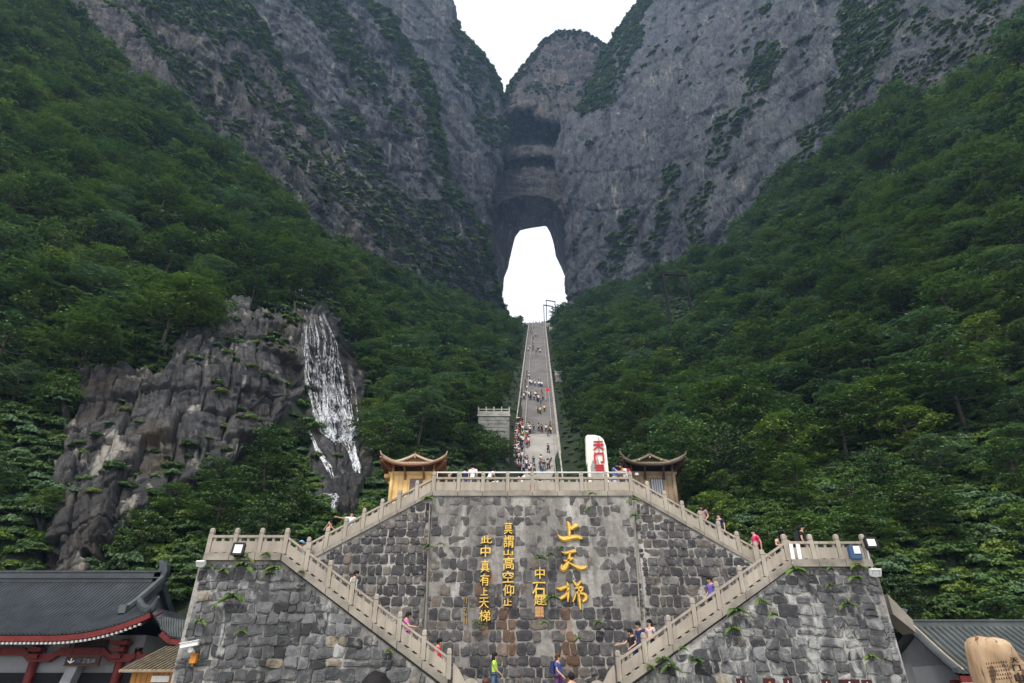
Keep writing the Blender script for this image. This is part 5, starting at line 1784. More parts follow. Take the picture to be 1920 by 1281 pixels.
# ------------------------------------------------------------------ people
def skin_mesh(nodes, edges, radii, sub=1, name='body'):
    me = bpy.data.meshes.new(name)
    me.from_pydata(nodes, edges, [])
    o = bpy.data.objects.new('tmp', me); COL.objects.link(o)
    o.modifiers.new('s', 'SKIN')
    sv = me.skin_vertices[0].data
    for i, r in enumerate(radii):
        sv[i].radius = (r, r) if not hasattr(r, '__len__') else r
    sv[0].use_root = True
    if sub:
        sm = o.modifiers.new('d', 'SUBSURF'); sm.levels = sub; sm.render_levels = sub
    bpy.context.view_layer.update()
    out = bpy.data.meshes.new_from_object(o.evaluated_get(bpy.context.evaluated_depsgraph_get()))
    bpy.data.objects.remove(o)
    out.polygons.foreach_set('use_smooth', [True] * len(out.polygons))
    return out


def pose_joints(kind):
    """Joints of a 1.70 m figure that faces -Y."""
    J = dict(pelvis=(0, 0, .93), waist=(0, 0, 1.06), chest=(0, .01, 1.24), upper=(0, .015, 1.37), neck=(0, 0, 1.46), skull=(0, -.015, 1.545), crown=(0, -.005, 1.62),
             sl=(.175, .01, 1.375), el=(.215, .03, 1.12), wl=(.22, -.03, .88), sr=(-.175, .01, 1.375), er=(-.215, .03, 1.12), wr=(-.22, -.03, .88),
             hl=(.09, 0, .90), kl=(.10, -.02, .49), al=(.10, .02, .09), tl=(.11, -.13, .03), hr=(-.09, 0, .90), kr=(-.10, -.02, .49), ar=(-.10, .02, .09), tr=(-.11, -.13, .03))
    def up(**k): J.update(k)
    if kind == 'walk':
        up(kl=(.10, -.16, .52), al=(.10, -.20, .12), tl=(.11, -.34, .08), kr=(-.10, .06, .50), ar=(-.10, .26, .14), tr=(-.11, .14, .04), el=(.22, .12, 1.14), wl=(.22, .10, .90), er=(-.22, -.06, 1.13), wr=(-.20, -.24, .98))
    elif kind == 'down':
        up(kl=(.10, -.22, .55), al=(.10, -.24, -.06), tl=(.11, -.38, -.12), el=(.23, .08, 1.13), wl=(.22, -.10, .95), er=(-.23, .06, 1.13), wr=(-.22, -.14, .97), skull=(0, -.05, 1.535), crown=(0, -.06, 1.612))
    elif kind == 'lean':
        up(chest=(0, -.10, 1.20), upper=(0, -.17, 1.31), neck=(0, -.24, 1.385), skull=(0, -.30, 1.46), crown=(0, -.32, 1.54), waist=(0, -.04, 1.06), sl=(.175, -.17, 1.31), sr=(-.175, -.17, 1.31), el=(.24, -.22, 1.10), wl=(.08, -.38, 1.10), er=(-.24, -.22, 1.10), wr=(-.08, -.38, 1.10))
    elif kind == 'point':
        up(er=(-.42, -.06, 1.33), wr=(-.66, -.10, 1.36), el=(.22, -.06, 1.14), wl=(.16, -.26, 1.10))
    elif kind == 'phone':
        up(el=(.25, -.16, 1.22), wl=(.07, -.26, 1.46), er=(-.25, -.16, 1.22), wr=(-.07, -.26, 1.46))
    elif kind == 'reach':
        up(er=(-.24, -.20, 1.17), wr=(-.26, -.46, 1.14), el=(.24, .02, 1.14), wl=(.20, -.18, 1.02), skull=(0, -.06, 1.53), crown=(0, -.08, 1.605))
    return J


RAD = dict(pelvis=.125, waist=.115, chest=.125, upper=.11, neck=.055, skull=.088, crown=.078, sl=.055, el=.040, wl=.028, hl=.085, kl=.056, al=.038, tl=.030, sr=.055, er=.040, wr=.028, hr=.085, kr=.056, ar=.038, tr=.030)
CH = [('pelvis', 'waist'), ('waist', 'chest'), ('chest', 'upper'), ('upper', 'neck'), ('neck', 'skull'), ('skull', 'crown'), ('upper', 'sl'), ('sl', 'el'), ('el', 'wl'), ('upper', 'sr'), ('sr', 'er'), ('er', 'wr'),
      ('pelvis', 'hl'), ('hl', 'kl'), ('kl', 'al'), ('al', 'tl'), ('pelvis', 'hr'), ('hr', 'kr'), ('kr', 'ar'), ('ar', 'tr')]


def figure(kind, girl, skirt=False, shorts=False, longh=False):
    J = pose_joints(kind)
    names = list(J)
    names.remove('pelvis'); names = ['pelvis'] + names
    nodes = [J[n] for n in names]; rad = [RAD[n] * (.93 if girl else 1.0) for n in names]
    edges = [(names.index(a), names.index(b)) for a, b in CH]
    # hands: palm, four fingers of unequal length and a thumb from the side of the palm
    for side, e, w in ((1, 'el', 'wl'), (-1, 'er', 'wr')):
        W, E = Vector(J[w]), Vector(J[e])
        d = (W - E).normalized(); s = d.cross(Vector((0, -1, 0.001))); s = s.normalized() if s.length > .05 else Vector((1, 0, 0))
        n_ = s.cross(d).normalized()
        palm = W + d * .07
        nodes.append(tuple(palm)); rad.append((.030, .017)); pi = len(nodes) - 1; edges.append((names.index(w), pi))
        for k, (o, L) in enumerate(((-.030, .062), (-.010, .075), (.010, .070), (.030, .055))):
            a = palm + s * o + d * .035; b = a + d * L * .55 - n_ * .006; c = b + d * L * .35 - n_ * .018
            i0 = len(nodes); nodes += [tuple(a), tuple(b), tuple(c)]; rad += [.0095, .0085, .007]
            edges += [(pi, i0), (i0, i0 + 1), (i0 + 1, i0 + 2)]
        a = palm - d * .03 - s * .036 * side; b = a + d * .04 - s * .016 * side
        i0 = len(nodes); nodes += [tuple(a), tuple(b)]; rad += [.012, .009]; edges += [(pi, i0), (i0, i0 + 1)]
    # face: nose, chin and ears
    sk, cr = Vector(J['skull']), Vector(J['crown'])
    f = Vector((0, -1, -.1 if kind in ('down', 'reach') else 0)).normalized()
    body = skin_mesh(nodes, edges, rad, 1, 'body')
    fm = MB()
    fm.box(sk + f * .094 + Vector((0, 0, .01)), (.022, .03, .04), 0, None, .5)
    for s in (-1, 1):
        fm.box(sk + Vector((s * .09, .0, .012)), (.018, .03, .05), 0, None, .8)
        fm.box(sk + f * .086 + Vector((s * .03, 0, .035)), (.024, .012, .012), 1)
    fm.box(sk + f * .086 + Vector((0, 0, -.034)), (.042, .012, .010), 2)
    # merge the face details into the one body mesh
    bm = bmesh.new(); bm.from_mesh(body)
    t = fm.mesh('t', [MAT['dark_in']]); bm.from_mesh(t)
    nb = len(body.polygons); bm.faces.ensure_lookup_table()
    for i, fc in enumerate(bm.faces):
        if i >= nb: fc.material_index = t.polygons[i - nb].material_index
        else: fc.material_index = 0
    bm.to_mesh(body); bm.free()
    g = .93 if girl else 1.0
    def sub(keys, extra, add=None):
        nm = [k for k in keys]
        nd = [Vector(J[k]) for k in nm]; rr = [RAD[k] * g + extra.get(k, .014) for k in nm]
        ed = [(nm.index(a), nm.index(b)) for a, b in CH if a in nm and b in nm]
        return nd, rr, ed, nm
    nd, rr, ed, nm = sub(['waist', 'pelvis', 'chest', 'upper', 'sl', 'sr'], {'pelvis': .012, 'waist': .022})
    for a, b in (('sl', 'el'), ('sr', 'er')):
        p = Vector(J[a]).lerp(Vector(J[b]), .62); nd.append(p); rr.append(.062); ed.append((nm.index(a), len(nd) - 1))
    shirt = skin_mesh([tuple(v) for v in nd], ed, rr, 1, 'shirt')
    if skirt:
        m = MB(); p = Vector(J['pelvis']); m.tube([p + Vector((0, 0, .1)), p, p + Vector((0, -.02, -.22)), p + Vector((0, -.02, -.42))], [.135, .16, .20, .235], 14, 0, .8)
        trousers = m.mesh('skirt', [MAT['dark_in']], True)
    else:
        nd, rr, ed, nm = sub(['pelvis', 'hl', 'kl', 'hr', 'kr'] + ([] if shorts else ['al', 'ar']), {'pelvis': .016, 'al': .022, 'ar': .022})
        trousers = skin_mesh([tuple(v) for v in nd], ed, rr, 1, 'trousers')
    m = MB()
    for a, t in (('al', 'tl'), ('ar', 'tr')):
        A, T = Vector(J[a]), Vector(J[t])
        m.tube([A + (A - T) * .3 + Vector((0, 0, -.03)), A + Vector((0, 0, -.03)), (A + T) / 2, T + (T - A) * .3], [.045, .055, .05, .03], 8)
    shoes = m.mesh('shoes', [MAT['dark_in']], True)
    # hair: a cap over crown and nape
    bm = bmesh.new(); bmesh.ops.create_uvsphere(bm, u_segments=24, v_segments=16, radius=1.0)
    c = (sk + cr) / 2 + Vector((0, .012, .018))
    for v in bm.verts:
        q = v.co.copy()
        r = Vector((.108, .122, .125)) * (1 + .03 * math.sin(q.x * 9 + q.z * 7) + random.uniform(-.03, .03))
        if q.y < -.35 and q.z < .35: r *= .72
        v.co = Vector((q.x * r.x, q.y * r.y, q.z * r.z)) + c
        if longh and q.z < -.1 and q.y > -.3: v.co += Vector((q.x * .02, .02, -.20 * min(1, -q.z + .3)))
    hair = bpy.data.meshes.new('hair'); bm.to_mesh(hair); bm.free()
    hair.polygons.foreach_set('use_smooth', [True] * len(hair.polygons))
    return dict(body=body, shirt=shirt, trousers=trousers, shoes=shoes, hair=hair, J=J)


CLO = {}
def cloth(col, rough=.85):
    k = tuple(round(c, 3) for c in col)
    if k not in CLO: CLO[k] = simple('fabric', col, rough, 0.12, 9, 0.2)
    return CLO[k]


SKIN_M = simple('skin', (0.52, 0.30, 0.20), 0.55, 0.06, 6)
HAIR_M = simple('black_hair', (0.006, 0.005, 0.005), 0.75, 0.2, 20)
HAIR_R = simple('reddish_brown_hair', (0.09, 0.022, 0.012), 0.5, 0.2, 20)
LIP = simple('lips', (0.35, 0.10, 0.09), 0.5, 0.05)
FIG = {}
def fig(*a):
    if a not in FIG: FIG[a] = figure(*a)
    return FIG[a]


C_WHITE, C_BLACK, C_NAVY, C_RED, C_PINK, C_BLUE, C_LIME, C_BEIGE, C_GREY, C_DENIM = (.75, .75, .74), (.015, .015, .018), (.02, .03, .10), (.60, .02, .03), (.62, .16, .42), (.06, .09, .32), (.45, .80, .08), (.52, .36, .28), (.30, .31, .33), (.10, .15, .24)


def person(label, pos, face, kind='walk', shirt=C_WHITE, pants=C_BLACK, girl=False, longh=False, skirt=False, shorts=False, hair=None, h=1.0, pack=None, cap=None, group=None):
    """pos: where the feet stand; face: heading in degrees, 0 looks at the camera and 90 looks along +X."""
    f = fig(kind, girl, skirt, shorts, longh)
    me = f['body'].copy(); me.materials.clear()
    for m in (SKIN_M, HAIR_M, LIP): me.materials.append(m)
    root = link('person', me, None, tuple(pos), (0, 0, D2R(face)))
    root.scale = (h, h, h)
    tag(root, label, 'person', group)
    for part, mat in (('shirt', cloth(shirt)), ('trousers', cloth(pants)), ('shoes', cloth((.03, .03, .03))), ('hair', hair or HAIR_M)):
        m = f[part].copy(); m.materials.clear(); m.materials.append(mat)
        link('skirt' if (part == 'trousers' and skirt) else part, m, root)
    J = f['J']
    if pack:
        m = MB(); c = Vector(J['chest']) + Vector((0, .20, .0)); m.box(c, (.30, .17, .42), 0, None, .8); m.box(c + Vector((0, .1, -.08)), (.22, .06, .2), 0, None, .85)
        m.build('backpack', cloth(pack), root)
    if cap:
        c = (Vector(J['skull']) + Vector(J['crown'])) / 2
        m = MB(); m.tube([c + Vector((0, 0, .04)), c + Vector((0, 0, .10)), c + Vector((0, .01, .15))], [.125, .118, .05], 12, 0, 1.0)
        m.box(c + Vector((0, -.15, .055)), (.15, .12, .015))
        m.build('cap', cloth(cap), root, smooth=False)
    return root


def head_at(px, py, Y, h=1.0):
    """Where the feet are when the top of the head shows at this pixel."""
    p = at(px, py, Y); return Vector((p.x, p.y, p.z - 1.70 * h))


def on_flight(px, py, Y, h=1.0, dz=0.0):
    return head_at(px, py, Y, h) + Vector((0, 0, dz))


person('man in a white T-shirt walking down the lower flight', on_flight(667, 1070, 25.6), 75, 'down', C_WHITE, C_BLACK)
person('person in a pink top descending the lower flight', on_flight(764, 1147, 25.6), 80, 'reach', C_PINK, C_BLACK, pack=C_BLACK)
person('person in a bright red top at the bottom of the lower flight', on_flight(823, 1197, 25.6), 70, 'down', C_RED, C_NAVY)
person('woman in a lime green shirt and denim shorts on the landing', head_at(928, 1224, 26.2, .95), 80, 'walk', C_LIME, C_DENIM, True, True, False, True, h=.95)
person('person with reddish hair in a dark blue shirt walking on the landing', head_at(1046, 1226, 26.0), 60, 'walk', C_BLUE, (.12, .05, .15), True, False, hair=HAIR_R, pack=C_NAVY)
person('boy with short black hair at the bottom edge beside the dark blue shirt', head_at(1071, 1262, 22.5, .95), 200, 'stand', (.10, .04, .06), C_BLACK, h=.95)
person('reddish-haired person whose head just shows below the lime green shirt', head_at(911, 1273, 22.5, .95), 190, 'stand', C_GREY, C_BLACK, hair=HAIR_R, h=.95)
person('near person showing only the top of a large dark-haired head', head_at(706, 1267, 4.6), 180, 'stand', C_BLACK, C_BLACK)
person('boy in a black T-shirt with one hand held out on the lower flight', on_flight(1183, 1179, 25.6, .95), -70, 'reach', C_BLACK, C_NAVY, h=.95)
person('person in navy with a blue and red backpack behind the black T-shirt', on_flight(1197, 1166, 26.3), -60, 'down', C_NAVY, C_BLACK, pack=(.30, .03, .10))
person('long-haired woman in a pale grey top on the lower flight', on_flight(1217, 1162, 25.9, .97), -50, 'stand', (.55, .47, .46), C_BLACK, True, True, h=.97)
person('man in a shiny blue-violet shirt halfway down the lower flight', on_flight(1330, 1081, 25.6), -60, 'down', (.12, .09, .38), C_BLACK)
person('person in a white and blue T-shirt pointing with an outstretched arm', on_flight(661, 959, 28.9, .95), 10, 'point', (.66, .72, .80), C_DENIM, True, False, h=.95)
person('dark-haired person in black raising a phone on the upper flight', on_flight(621, 977, 28.8, .95), 0, 'phone', C_BLACK, C_DENIM, True, True, h=.95)
person('person in a pale blue cap bending at the top of the lower flight', on_flight(556, 1013, 25.6), 60, 'lean', (.30, .45, .60), C_NAVY, cap=(.35, .55, .75))
person('person in a grey top high on the upper flight, brown pavilion side', on_flight(1316, 947, 28.8, .95), -60, 'down', (.35, .22, .24), C_BLACK, True, True, h=.95)
person('boy in a navy top behind the balustrade of the upper flight', on_flight(1346, 963, 28.8, .95), -40, 'stand', C_NAVY, C_BLACK, h=.95)
person('person in a pink-red jacket at the foot of the upper flight', on_flight(1412, 993, 27.9), -80, 'walk', (.65, .05, .16), C_BLACK)
person('woman in a beige blouse and black cap leaning over the balustrade', on_flight(1457, 996, 25.2), 0, 'lean', C_BEIGE, C_BLACK, True, True, cap=C_BLACK)
person('dark-haired person half hidden behind the beige blouse', on_flight(1470, 1000, 25.9, .97), 20, 'stand', (.45, .25, .22), C_BLACK, True, True, h=.97)
person('person in a black shirt with a black backpack on the terrace', on_flight(1500, 985, 26.6), 60, 'stand', C_BLACK, C_BLACK, pack=C_BLACK)
person('person in a white shirt leaning at the plaza edge', Vector((at(887, 880, 28.3).x, 28.3, ZT - .02)), 170, 'stand', C_WHITE, C_DENIM, h=.93)
person('person in a navy shirt next to the white shirt at the plaza edge', Vector((at(872, 880, 28.6).x, 28.6, ZT - .02)), 200, 'stand', C_NAVY, C_DENIM, h=.90)
person('person in a white top low behind the plaza balustrade', Vector((at(917, 880, 28.2).x, 28.2, ZT - .02)), 120, 'lean', C_WHITE, C_BLACK, h=.86)
person('long-haired woman in a blue jacket talking beside the pale stele', Vector((at(1152, 870, 28.4).x, 28.4, ZT - .02)), 60, 'reach', (.10, .16, .45), (.55, .6, .7), True, True, h=.98)
person('person in a white shirt with a red bag leaning at the corner of the plaza', Vector((at(1172, 870, 28.5).x, 28.5, ZT - .02)), -60, 'lean', (.78, .72, .74), C_DENIM, h=1.0, pack=(.5, .03, .04))
person('person in a red skirt near the middle of the plaza edge', Vector((at(978, 880, 29.0).x, 29.0, ZT - .02)), 150, 'stand', C_WHITE, C_RED, True, True, True, h=.86)
person('person in a pink top by the red table', Vector((at(1012, 880, 30.0).x, 30.0, ZT - .02)), 180, 'stand', (.65, .35, .42), C_RED, True, False, True, h=.86)


# the crowd on the long stairway: every one a person with the clothes of the photo's palette
def crowd_mesh(kind, girl, shirt, pants, hairm, longh):
    f = fig(kind, girl, False, False, longh)
    V, F, M_ = [], [], []
    mats = [SKIN_M, cloth(shirt), cloth(pants), hairm]
    for part, mi in (('body', 0), ('shirt', 1), ('trousers', 2), ('hair', 3)):
        me = f[part]; b = len(V)
        co = np.empty(len(me.vertices) * 3, np.float32); me.vertices.foreach_get('co', co)
        V += co.reshape(-1, 3).tolist(); F += [tuple(i + b for i in p.vertices) for p in me.polygons]; M_ += [mi] * len(me.polygons)
    return mesh_np('person', V, F, mats, M_, True)


PAL = [('white', C_WHITE), ('black', C_BLACK), ('red', C_RED), ('yellow', (.72, .55, .08)), ('pale blue', (.30, .45, .62)), ('white', C_WHITE), ('grey', C_GREY), ('white', C_WHITE), ('purple', (.28, .10, .22)), ('navy', C_NAVY)]
rc = random.Random(5)
CROWD = []
for i, (nm, col) in enumerate(PAL):
    kd = ['stand', 'walk', 'down', 'phone', 'lean'][i % 5]
    CROWD.append((nm, kd, crowd_mesh(kd, i % 2 == 0, col, [C_BLACK, C_DENIM, C_NAVY][i % 3], HAIR_M, i % 3 == 0)))


def stair_person(px, py_feet, ci, zone, face=None, h=None):
    Y = stair_Y(py_feet)
    p = at(px, py_feet, Y)
    nm, kd, me = CROWD[ci]
    o = link('person', me, None, (p.x, Y, SZ(Y) + .02), (0, 0, D2R(face if face is not None else rc.choice([0, 180, 170, 10, 190, 90]))))
    hh = h or rc.uniform(.9, 1.05); o.scale = (hh, hh, hh)
    tag(o, 'person in a %s top %s' % (nm, zone), 'person', 'people in %s tops %s' % (nm, zone))
    return o


def edge_px(py):
    Y = stair_Y(py); c = to_px(np.array([list(SEC(Y, -HW)), list(SEC(Y, HW))]))[0]
    return c[0], c[1]


ZN = [((960, 981), (806, 838), 36, 'in the queue at the upper end of the crowded lane', [0, 2, 5, 7, 3, 1, 6, 0]),
      ((961, 980), (840, 872), 34, 'in the queue at the lower end of the crowded lane', [0, 1, 3, 5, 9, 1, 7, 6]),
      ((962, 1000), (876, 892), 13, 'in the group at the bottom of the crowded lane', [8, 6, 0, 4, 5]),
      ((1000, 1032), (874, 892), 10, 'in the group at the foot of the pale steps', [0, 1, 9, 4, 6]),
      ((990, 1014), (808, 816), 6, 'in the row standing over the pale steps', [0, 4, 6, 5, 1]),
      ((1024, 1038), (805, 822), 6, 'near the handrail over the pale steps on the stele side', [3, 1, 0, 6]),
      ((984, 992), (816, 846), 7, 'just inside the dividing handrail over the pale steps', [1, 0, 2, 9]),
      ((981, 1013), (745, 756), 17, 'in the lower row across the stairway', [0, 1, 5, 7, 9, 6]),
      ((992, 1018), (722, 728), 11, 'in the upper row across the stairway', [0, 7, 5, 6]),
      ((984, 992), (700, 740), 7, 'in the lane over the two rows', [1, 6, 0, 9]),
      ((1004, 1016), (655, 668), 5, 'in the upper third of the stairway', [0, 1, 4]),
      ((990, 1001), (646, 662), 7, 'in the lane on the upper third of the stairway', [0, 1, 6]),
      ((994, 1012), (617, 640), 10, 'close to the top of the stairway', [1, 9, 0, 6]),
      ((1014, 1018), (742, 762), 4, 'by the handrail under the small red flag', [1, 3, 2])]
for (x0, x1), (y0, y1), n, zone, pal in ZN:
    for i in range(n):
        py = y0 + (y1 - y0) * (i + rc.random()) / n
        a, b = edge_px(py)
        px = min(max(rc.uniform(x0, x1), a + 2.5), b - 3)
        stair_person(px, py, pal[i % len(pal)], zone)
for i in range(13):
    Y = Y1S + rc.uniform(.3, 2.5)
    x = STX(Y) + rc.uniform(-3.0, 3.6)
    nm, kd, me = CROWD[[1, 9, 6, 0][i % 4]]
    o = link('person', me, None, (x, Y, zt), (0, 0, rc.uniform(0, 6.28)))
    tag(o, 'person in a %s top against the sky at the head of the stairway' % nm, 'person', 'people in %s tops against the sky at the head of the stairway' % nm)
Y_ = stair_Y(852); p = at(1028, 852, Y_)
person('lone man in a dark suit walking down the pale steps', (p.x, Y_, SZ(Y_)), 20, 'walk', (.03, .035, .045), (.03, .035, .045))
for (px, py, s, lab) in ((1009, 776, (.06, .16, .32), 'person in a blue top beside the yellow one on the steps'), (1013, 778, (.70, .52, .05), 'person in a yellow top beside the blue one on the steps'), (1021, 774, (.75, .50, .15), 'person in an orange top by the handrail on the stele side'), (1016, 813, C_BLACK, 'person all in black standing over the pale steps')):
    Y_ = stair_Y(py); p = at(px, py, Y_)
    person(lab, (p.x, Y_, SZ(Y_)), 170, 'walk' if s != C_BLACK else 'stand', s, C_BLACK)
# small red flag and the umbrella
Y_ = stair_Y(752); p = at(1023, 752, Y_)
fl = tag(empty('flag', (p.x, Y_, SZ(Y_))), 'small red guide flag held up over the stairway', 'flag')
m = MB(); m.tube([(0, 0, 0), (0, 0, 2.9)], .02, 6); m.build('flag_pole', MAT['steel'], fl)
m = MB()
for i in range(6):
    x0, x1 = i * .13, (i + 1) * .13
    y0, y1 = .06 * math.sin(i), .06 * math.sin(i + 1)
    m.add([(x0, y0, 2.2), (x1, y1, 2.16), (x1, y1, 2.8), (x0, y0, 2.86), (x0, y0 + .01, 2.2), (x1, y1 + .01, 2.16), (x1, y1 + .01, 2.8), (x0, y0 + .01, 2.86)], [(0, 1, 2, 3), (7, 6, 5, 4), (0, 4, 5, 1), (3, 2, 6, 7)])
m.build('flag_cloth', MAT['red_cloth'], fl)
def umbrella(loc, mats, r, lab):
    u = tag(empty('umbrella', loc), lab, 'umbrella')
    for k in range(8):
        m = MB(); a0, a1 = 2 * math.pi * k / 8, 2 * math.pi * (k + 1) / 8
        P = lambda a, q: (math.cos(a) * r * q, math.sin(a) * r * q, 2.2 - .32 * q * q)
        m.add([P(a0, .02), P(a0, .5), P(a1, .5), P(a1, .02), P(a0, 1), P(a1, 1)], [(0, 1, 2, 3), (1, 4, 5, 2)])
        m.build('canopy_panel', mats[k % len(mats)], u)
    m = MB(); m.tube([(0, 0, 1.1), (0, 0, 2.3)], .015, 6); m.build('shaft', MAT['steel'], u)
Y_ = stair_Y(806); p = at(974, 806, Y_)
umbrella((p.x, Y_, SZ(Y_)), [MAT['red_cloth'], MAT['white_paint']], .75, 'red and white umbrella over the queue on the stairway')
umbrella((at(935, 885, 30).x, 30, ZT - 1.0), [MAT['black_plastic'], MAT['white_paint']], 1.0, 'black and white parasol behind the plaza balustrade')
# red-covered stand on the plaza
st = tag(empty('red_table', (at(995, 905, 29.5).x, 29.5, ZT)), 'long table under a red cloth behind the middle of the plaza balustrade', 'table')
m = MB(); m.span(-1.2, 1.35, -.4, .4, 0.02, .72); m.build('table_cloth', MAT['red_cloth'], st)
m = MB(); m.span(-1.25, 1.4, -.45, .45, .72, .76); m.build('table_top', MAT['red_cloth'], st)


# ------------------------------------------------------------------ pavilions
def pavilion(label, cx, cyy, wall, post, eave, tile, under, wmat, sx):
    """A small square pavilion with a hip-and-gable roof whose corners sweep up."""
    r = tag(empty('pavilion', (cx, cyy, ZT)), label, 'pavilion')
    w = 1.18; h = at(0, 889, cyy - w).z - ZT
    m = MB(); m.span(-w, w, -w, w, 0, h); m.build('wall', wall, r)
    for k in range(8):
        m = MB(); x = -w + .15 + (2 * w - .3) * k / 8
        m.span(x + .015, x + (2 * w - .3) / 8 - .015, -w - .025, -w + .01, .05, h - .1); m.build('wall_board', wall, r)
    for x in (-w, w):
        for y in (-w, w):
            m = MB(); m.tube([(x, y, 0), (x, y, h + .55)], .105, 10); m.build('column', post, r, smooth=True)
    m = MB(); m.span(-w - .2, w + .2, -w - .04, -w + .04, h - .02, h + .14); m.build('beam', post, r)
    m = MB(); m.span(-w - .5, -w - .05, -.9, .9, h - .1, h + .1); m.span(-w - .3, -w - .05, -.6, .6, h - .35, h - .2); m.build('side_bracket', post, r)
    for x in (-.42, .62):
        m = MB(); m.bar((x, -w - .03, h - .22), (x - .04, -w - .5, h + .36), .09, .10); m.box((x, -w - .06, h - .22), (.12, .12, .2)); m.build('bracket', eave, r)
    m = MB(); m.span(-.15 + sx, .55 + sx, -w - .05, -w - .02, h - 1.5, h - .28); m.build('window_frame', eave, r)
    m = MB()
    m.span(-.11 + sx, .51 + sx, -w - .065, -w - .045, h - 1.46, h - .32); m.build('window', MAT['blind'] if wmat == 'blind' else MAT['glass_pale'], r)
    for k in range(1, 6 if wmat == 'blind' else 5):
        m = MB()
        if wmat == 'blind': m.span(-.11 + sx, .51 + sx, -w - .075, -w - .066, h - 1.46 + 1.14 * k / 6 - .01, h - 1.46 + 1.14 * k / 6 + .01)
        else: m.span(-.11 + sx + .62 * k / 5 - .012, -.11 + sx + .62 * k / 5 + .012, -w - .08, -w - .066, h - 1.46, h - .32)
        m.build('slat' if wmat == 'blind' else 'bar', eave, r)
    # roof skirt
    R0, R1 = 1.74, 1.00
    ze, zi = h + .40, h + .72
    lift = lambda s: .46 * abs(s) ** 3.0
    n = 24
    V, F = [], []
    def P(side, s, q):
        # side 0 front, 1 right, 2 back, 3 left; s -1..1 along the eave, q 0 eave .. 1 inner
        R = R0 + (R1 - R0) * q
        ext = 1 + .06 * abs(s) ** 4 * (1 - q)
        x, y = s * R * ext, -R * (1 + .02 * (1 - q) * abs(s) ** 4)
        z = ze + (zi - ze) * (q ** 1.25) + lift(s) * (1 - q) ** 1.3
        for _ in range(side): x, y = -y, x
        return (x, y, z)
    m = MB()
    for side in range(4):
        b = len(m.v)
        qs = [0, .2, .45, .7, 1]
        for q in qs:
            for i in range(n + 1): m.v.append(P(side, -1 + 2 * i / n, q))
        for j in range(len(qs) - 1):
            for i in range(n):
                a = b + j * (n + 1) + i; m.f.append((a, a + 1, a + n + 2, a + n + 1)); m.m.append(0)
        # underside
        b = len(m.v)
        for q in qs:
            for i in range(n + 1):
                x, y, z = P(side, -1 + 2 * i / n, q); m.v.append((x, y, z - .13 - .05 * q))
        for j in range(len(qs) - 1):
            for i in range(n):
                a = b + j * (n + 1) + i; m.f.append((a + n + 1, a + n + 2, a + 1, a)); m.m.append(1)
    m.build('roof_skirt', [tile, under], r)
    # round tiles running down the skirt, each one a roll
    for side in range(4):
        for i in range(22):
            s = -0.92 + 1.84 * i / 21
            pts = [Vector(P(side, s * (1 + 0 * q), q)) + Vector((0, 0, .02)) for q in (0, .3, .6, .97)]
            if i == 0 or True:
                mm = MB(); mm.tube(pts, .048, 6); o = mm.build('roof_tile', tile, r)
    for side in range(4):
        m = MB(); pts = [Vector(P(side, -1 + 2 * i / 24, 0)) + Vector((0, 0, -.07)) for i in range(25)]
        m.tube(pts, .075, 6); m.build('eave_board', under, r)
        m = MB(); pts = [Vector(P(side, 1, q)) + Vector((0, 0, .07)) for q in (0, .15, .35, .6, .85, 1)]
        p0 = pts[0] + (pts[0] - pts[1]) * .5 + Vector((0, 0, .16)); m.tube([p0] + pts, [.03, .05, .06, .06, .06, .06, .06], 7); m.build('hip_ridge', tile, r)
        m = MB(); a = Vector(P(side, 1, .05)) + Vector((0, 0, -.18)); x = w * (1 if side in (0, 1) else -1); y = w * (-1 if side in (0, 3) else 1)
        m.bar((x, y, h + .2), tuple(a), .14, .26); m.build('corner_beam', eave, r)
    # gable roof over it, its triangle to the front
    zr = zi + .44
    for s in (-1, 1):
        m = MB()
        prof = [(0, zr), (s * .35, zr - .17), (s * .75, zr - .33), (s * 1.15, zi + .03)]
        for (xa, za), (xb, zb) in zip(prof, prof[1:]):
            m.add([(xa, -1.12, za), (xb, -1.12, zb), (xb, 1.12, zb), (xa, 1.12, za), (xa, -1.12, za - .07), (xb, -1.12, zb - .07), (xb, 1.12, zb - .07), (xa, 1.12, za - .07)], [(0, 1, 2, 3), (7, 6, 5, 4), (0, 4, 5, 1), (2, 6, 7, 3)])
        m.build('gable_roof', [tile], r)
        m = MB()
        for (xa, za), (xb, zb) in zip(prof, prof[1:]): m.bar((xa, -1.13, za + .0), (xb, -1.13, zb + .0), .07, .11)
        m.build('barge_board', tile, r)
    m = MB(); m.prism([(-.95, zi - .05), (.95, zi - .05), (0, zr - .08)], -1.0, 1.0); m.build('gable_wall', under, r)
    for x, z in ((0, zr - .16), (-.62, zi + .12), (.62, zi + .12)):
        m = MB(); m.tube([(x, -1.02, z), (x, -1.18, z)], .05, 8); m.build('purlin_end', MAT['pale_tile'], r)
    m = MB(); m.span(-.05, .05, -1.15, 1.15, zr - .02, zr + .10); m.tube([(0, -1.1, zr + .05), (0, -1.12, zr + .22)], [.05, .015], 6); m.build('ridge', under, r)
    return r


